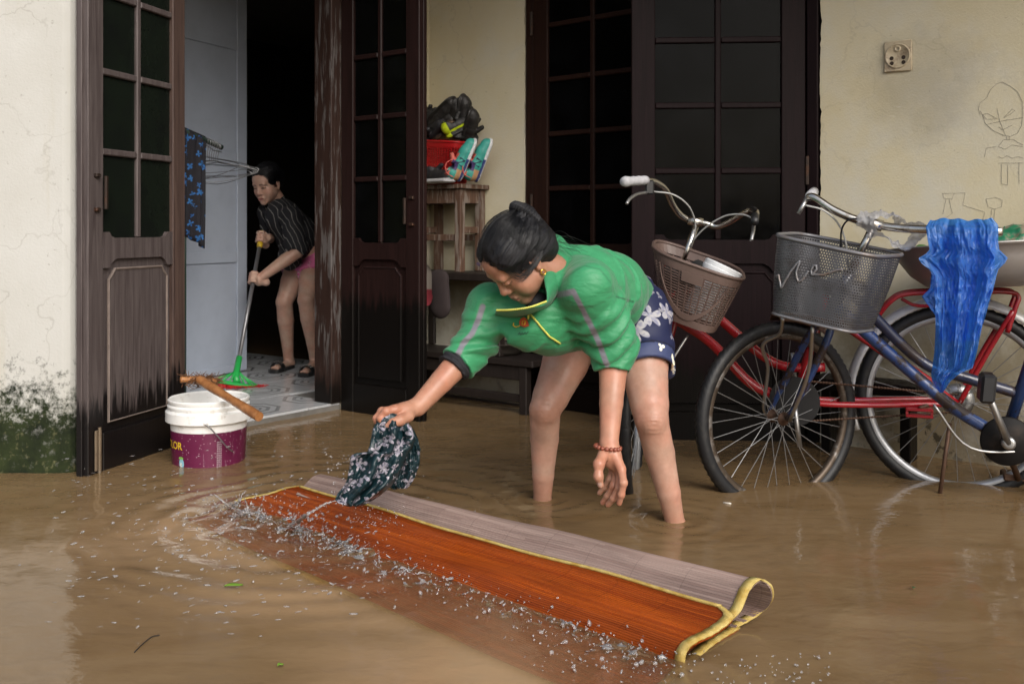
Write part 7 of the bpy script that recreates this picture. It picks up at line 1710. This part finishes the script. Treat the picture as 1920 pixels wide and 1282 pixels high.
# sheets and threads of water thrown up along the mat's wet edge
def splash(label, s0, s1, n, hgt, seed, org):
    r_ = np.random.default_rng(seed); ps = [wlp(s0 + (s1 - s0) * k / 20) for k in range(21)]; lo_s = np.min(ps, 0) - [.16, .16, .012]; hi_s = np.max(ps, 0) + [.08, .08, hgt * 3.2 + .02]
    g = SDF(lo_s, hi_s, .0027); dirn = np.array([-.62, -.78, 0])
    for i in range(n):
        s_ = s0 + (s1 - s0) * r_.random(); b_ = wlp(s_) + dirn * (.020 + r_.normal() * .035); b_[2] = -.003; h_ = hgt * abs(r_.normal()) * (.5 + abs(float(vnoise(np.array([[s_ * 26, seed, 0.]]), 3)[0])))
        e_ = b_ + dirn * r_.normal() * .03 + np.array([r_.normal() * .02, r_.normal() * .012, h_ + .003]); ra = r_.uniform(.0014, .0032)
        if r_.random() < .6: g.cone(b_, b_ + (e_ - b_) * .5 + r_.normal(size=3) * .003, ra * 1.5, ra * .8, .007); g.cone(b_ + (e_ - b_) * .5, e_, ra * .8, ra * .45, .005)
        else: g.cone(b_, b_ + np.array([.62 * .03, -.5 * .03, h_ * .4]), ra * 1.3, ra, .009)
        if r_.random() < .5: g.ell(e_ + np.array([r_.normal() * .006, r_.normal() * .006, .006]), (ra * .7,) * 3, k=.002)
    g.warp(lambda p_: .0016 * vnoise(p_ * 90, seed), .02); o = g.build('splash', M_DROP, None, None, origin=org); return tag(o, label, 'water splash', kind='stuff')
splash('ragged splash of water at the left end of the mat', .0, .34, 210, .020, 3, wlp(.17)); splash('thin broken splash along the middle of the mat', .36, .64, 48, .007, 5, wlp(.5)); splash('ragged splash of water near the right end of the mat', .64, .98, 105, .012, 8, wlp(.8))
jets = []
def jet(pts, rs, nm=None):
    c = spline(pts, 8); n_ = len(c); rad = [np.interp(k / (n_ - 1), np.linspace(0, 1, len(rs)), rs) * (1 + .35 * math.sin(k * 1.9) + .25 * math.sin(k * 3.7)) for k in range(n_)]; jets.append((c, rad))
jet([P(632, 937, 2.73), P(608, 945, 2.72), P(590, 956, 2.72), P(570, 968, 2.73), W(545, 990, .004)], [.0015, .0028, .0036, .005, .009]); jet([W(455, 965, .004), P(425, 945, 3.05), P(400, 925, 3.06)], [.006, .004, .0015])
for (c, rad), lb in zip(jets, ('thin stream of water running off the cloth tip onto the mat', 'low splash thrown left from the mat corner')): tag(MB().tube(c, rad, 8).build('water_jet', M_DROP, None, True, origin=c[0]), lb, 'water splash')
# ---- small things afloat
def floater(name, label, cat, px, py, L_, w_, ang, mat, curl=.003):
    c = W(px, py, .004); d = V(math.cos(ang), math.sin(ang), 0); n_ = V(-d.y, d.x, 0); rows = []
    for i in range(9): s_ = i / 8; ww = w_ * math.sin(math.pi * min(.97, max(.03, s_))) ** .7; rows.append([c + d * L_ * (s_ - .5) + n_ * ww * e + Z3 * (curl * abs(e) + .0015 * math.sin(s_ * 5)) for e in (-1, -.5, 0, .5, 1)])
    o = MB().grid(rows).build(name, mat, None, True, origin=c); o.modifiers.new('t', 'SOLIDIFY').thickness = .0008; return tag(o, label, cat)
M_LEAFG = simple('fresh_leaf', (.16, .30, .03), .45)
floater('leaf', 'yellow green leaf floating left of the mat', 'leaf', 438, 1098, .045, .010, .3, M_LEAFG); floater('leaf', 'tiny bright green leaf afloat at the bottom edge', 'leaf', 526, 1247, .014, .006, .8, M_LEAFG); floater('leaf', 'small dark leaf scrap floating right of the mat', 'leaf', 1713, 1102, .014, .006, 1.2, simple('dull_leaf', (.03, .10, .03), .5))
tag(MB().tube(spline([W(252, 1222, .003), W(268, 1206, .004), W(285, 1193, .005), W(299, 1190, .003)], 5), .0012, 5).build('twig', M_BLKP, None, True, origin=W(275, 1205, 0)), 'thin dark curved twig floating in the left foreground', 'twig')
tag(MB().tube([W(1356, 942, .003), W(1371, 944, .003)], .003, 6).build('straw', simple('pale_straw', (.6, .57, .5), .6), None, True, origin=W(1363, 943, 0)), 'short pale straw bit floating by the front bicycle wheel', 'straw')
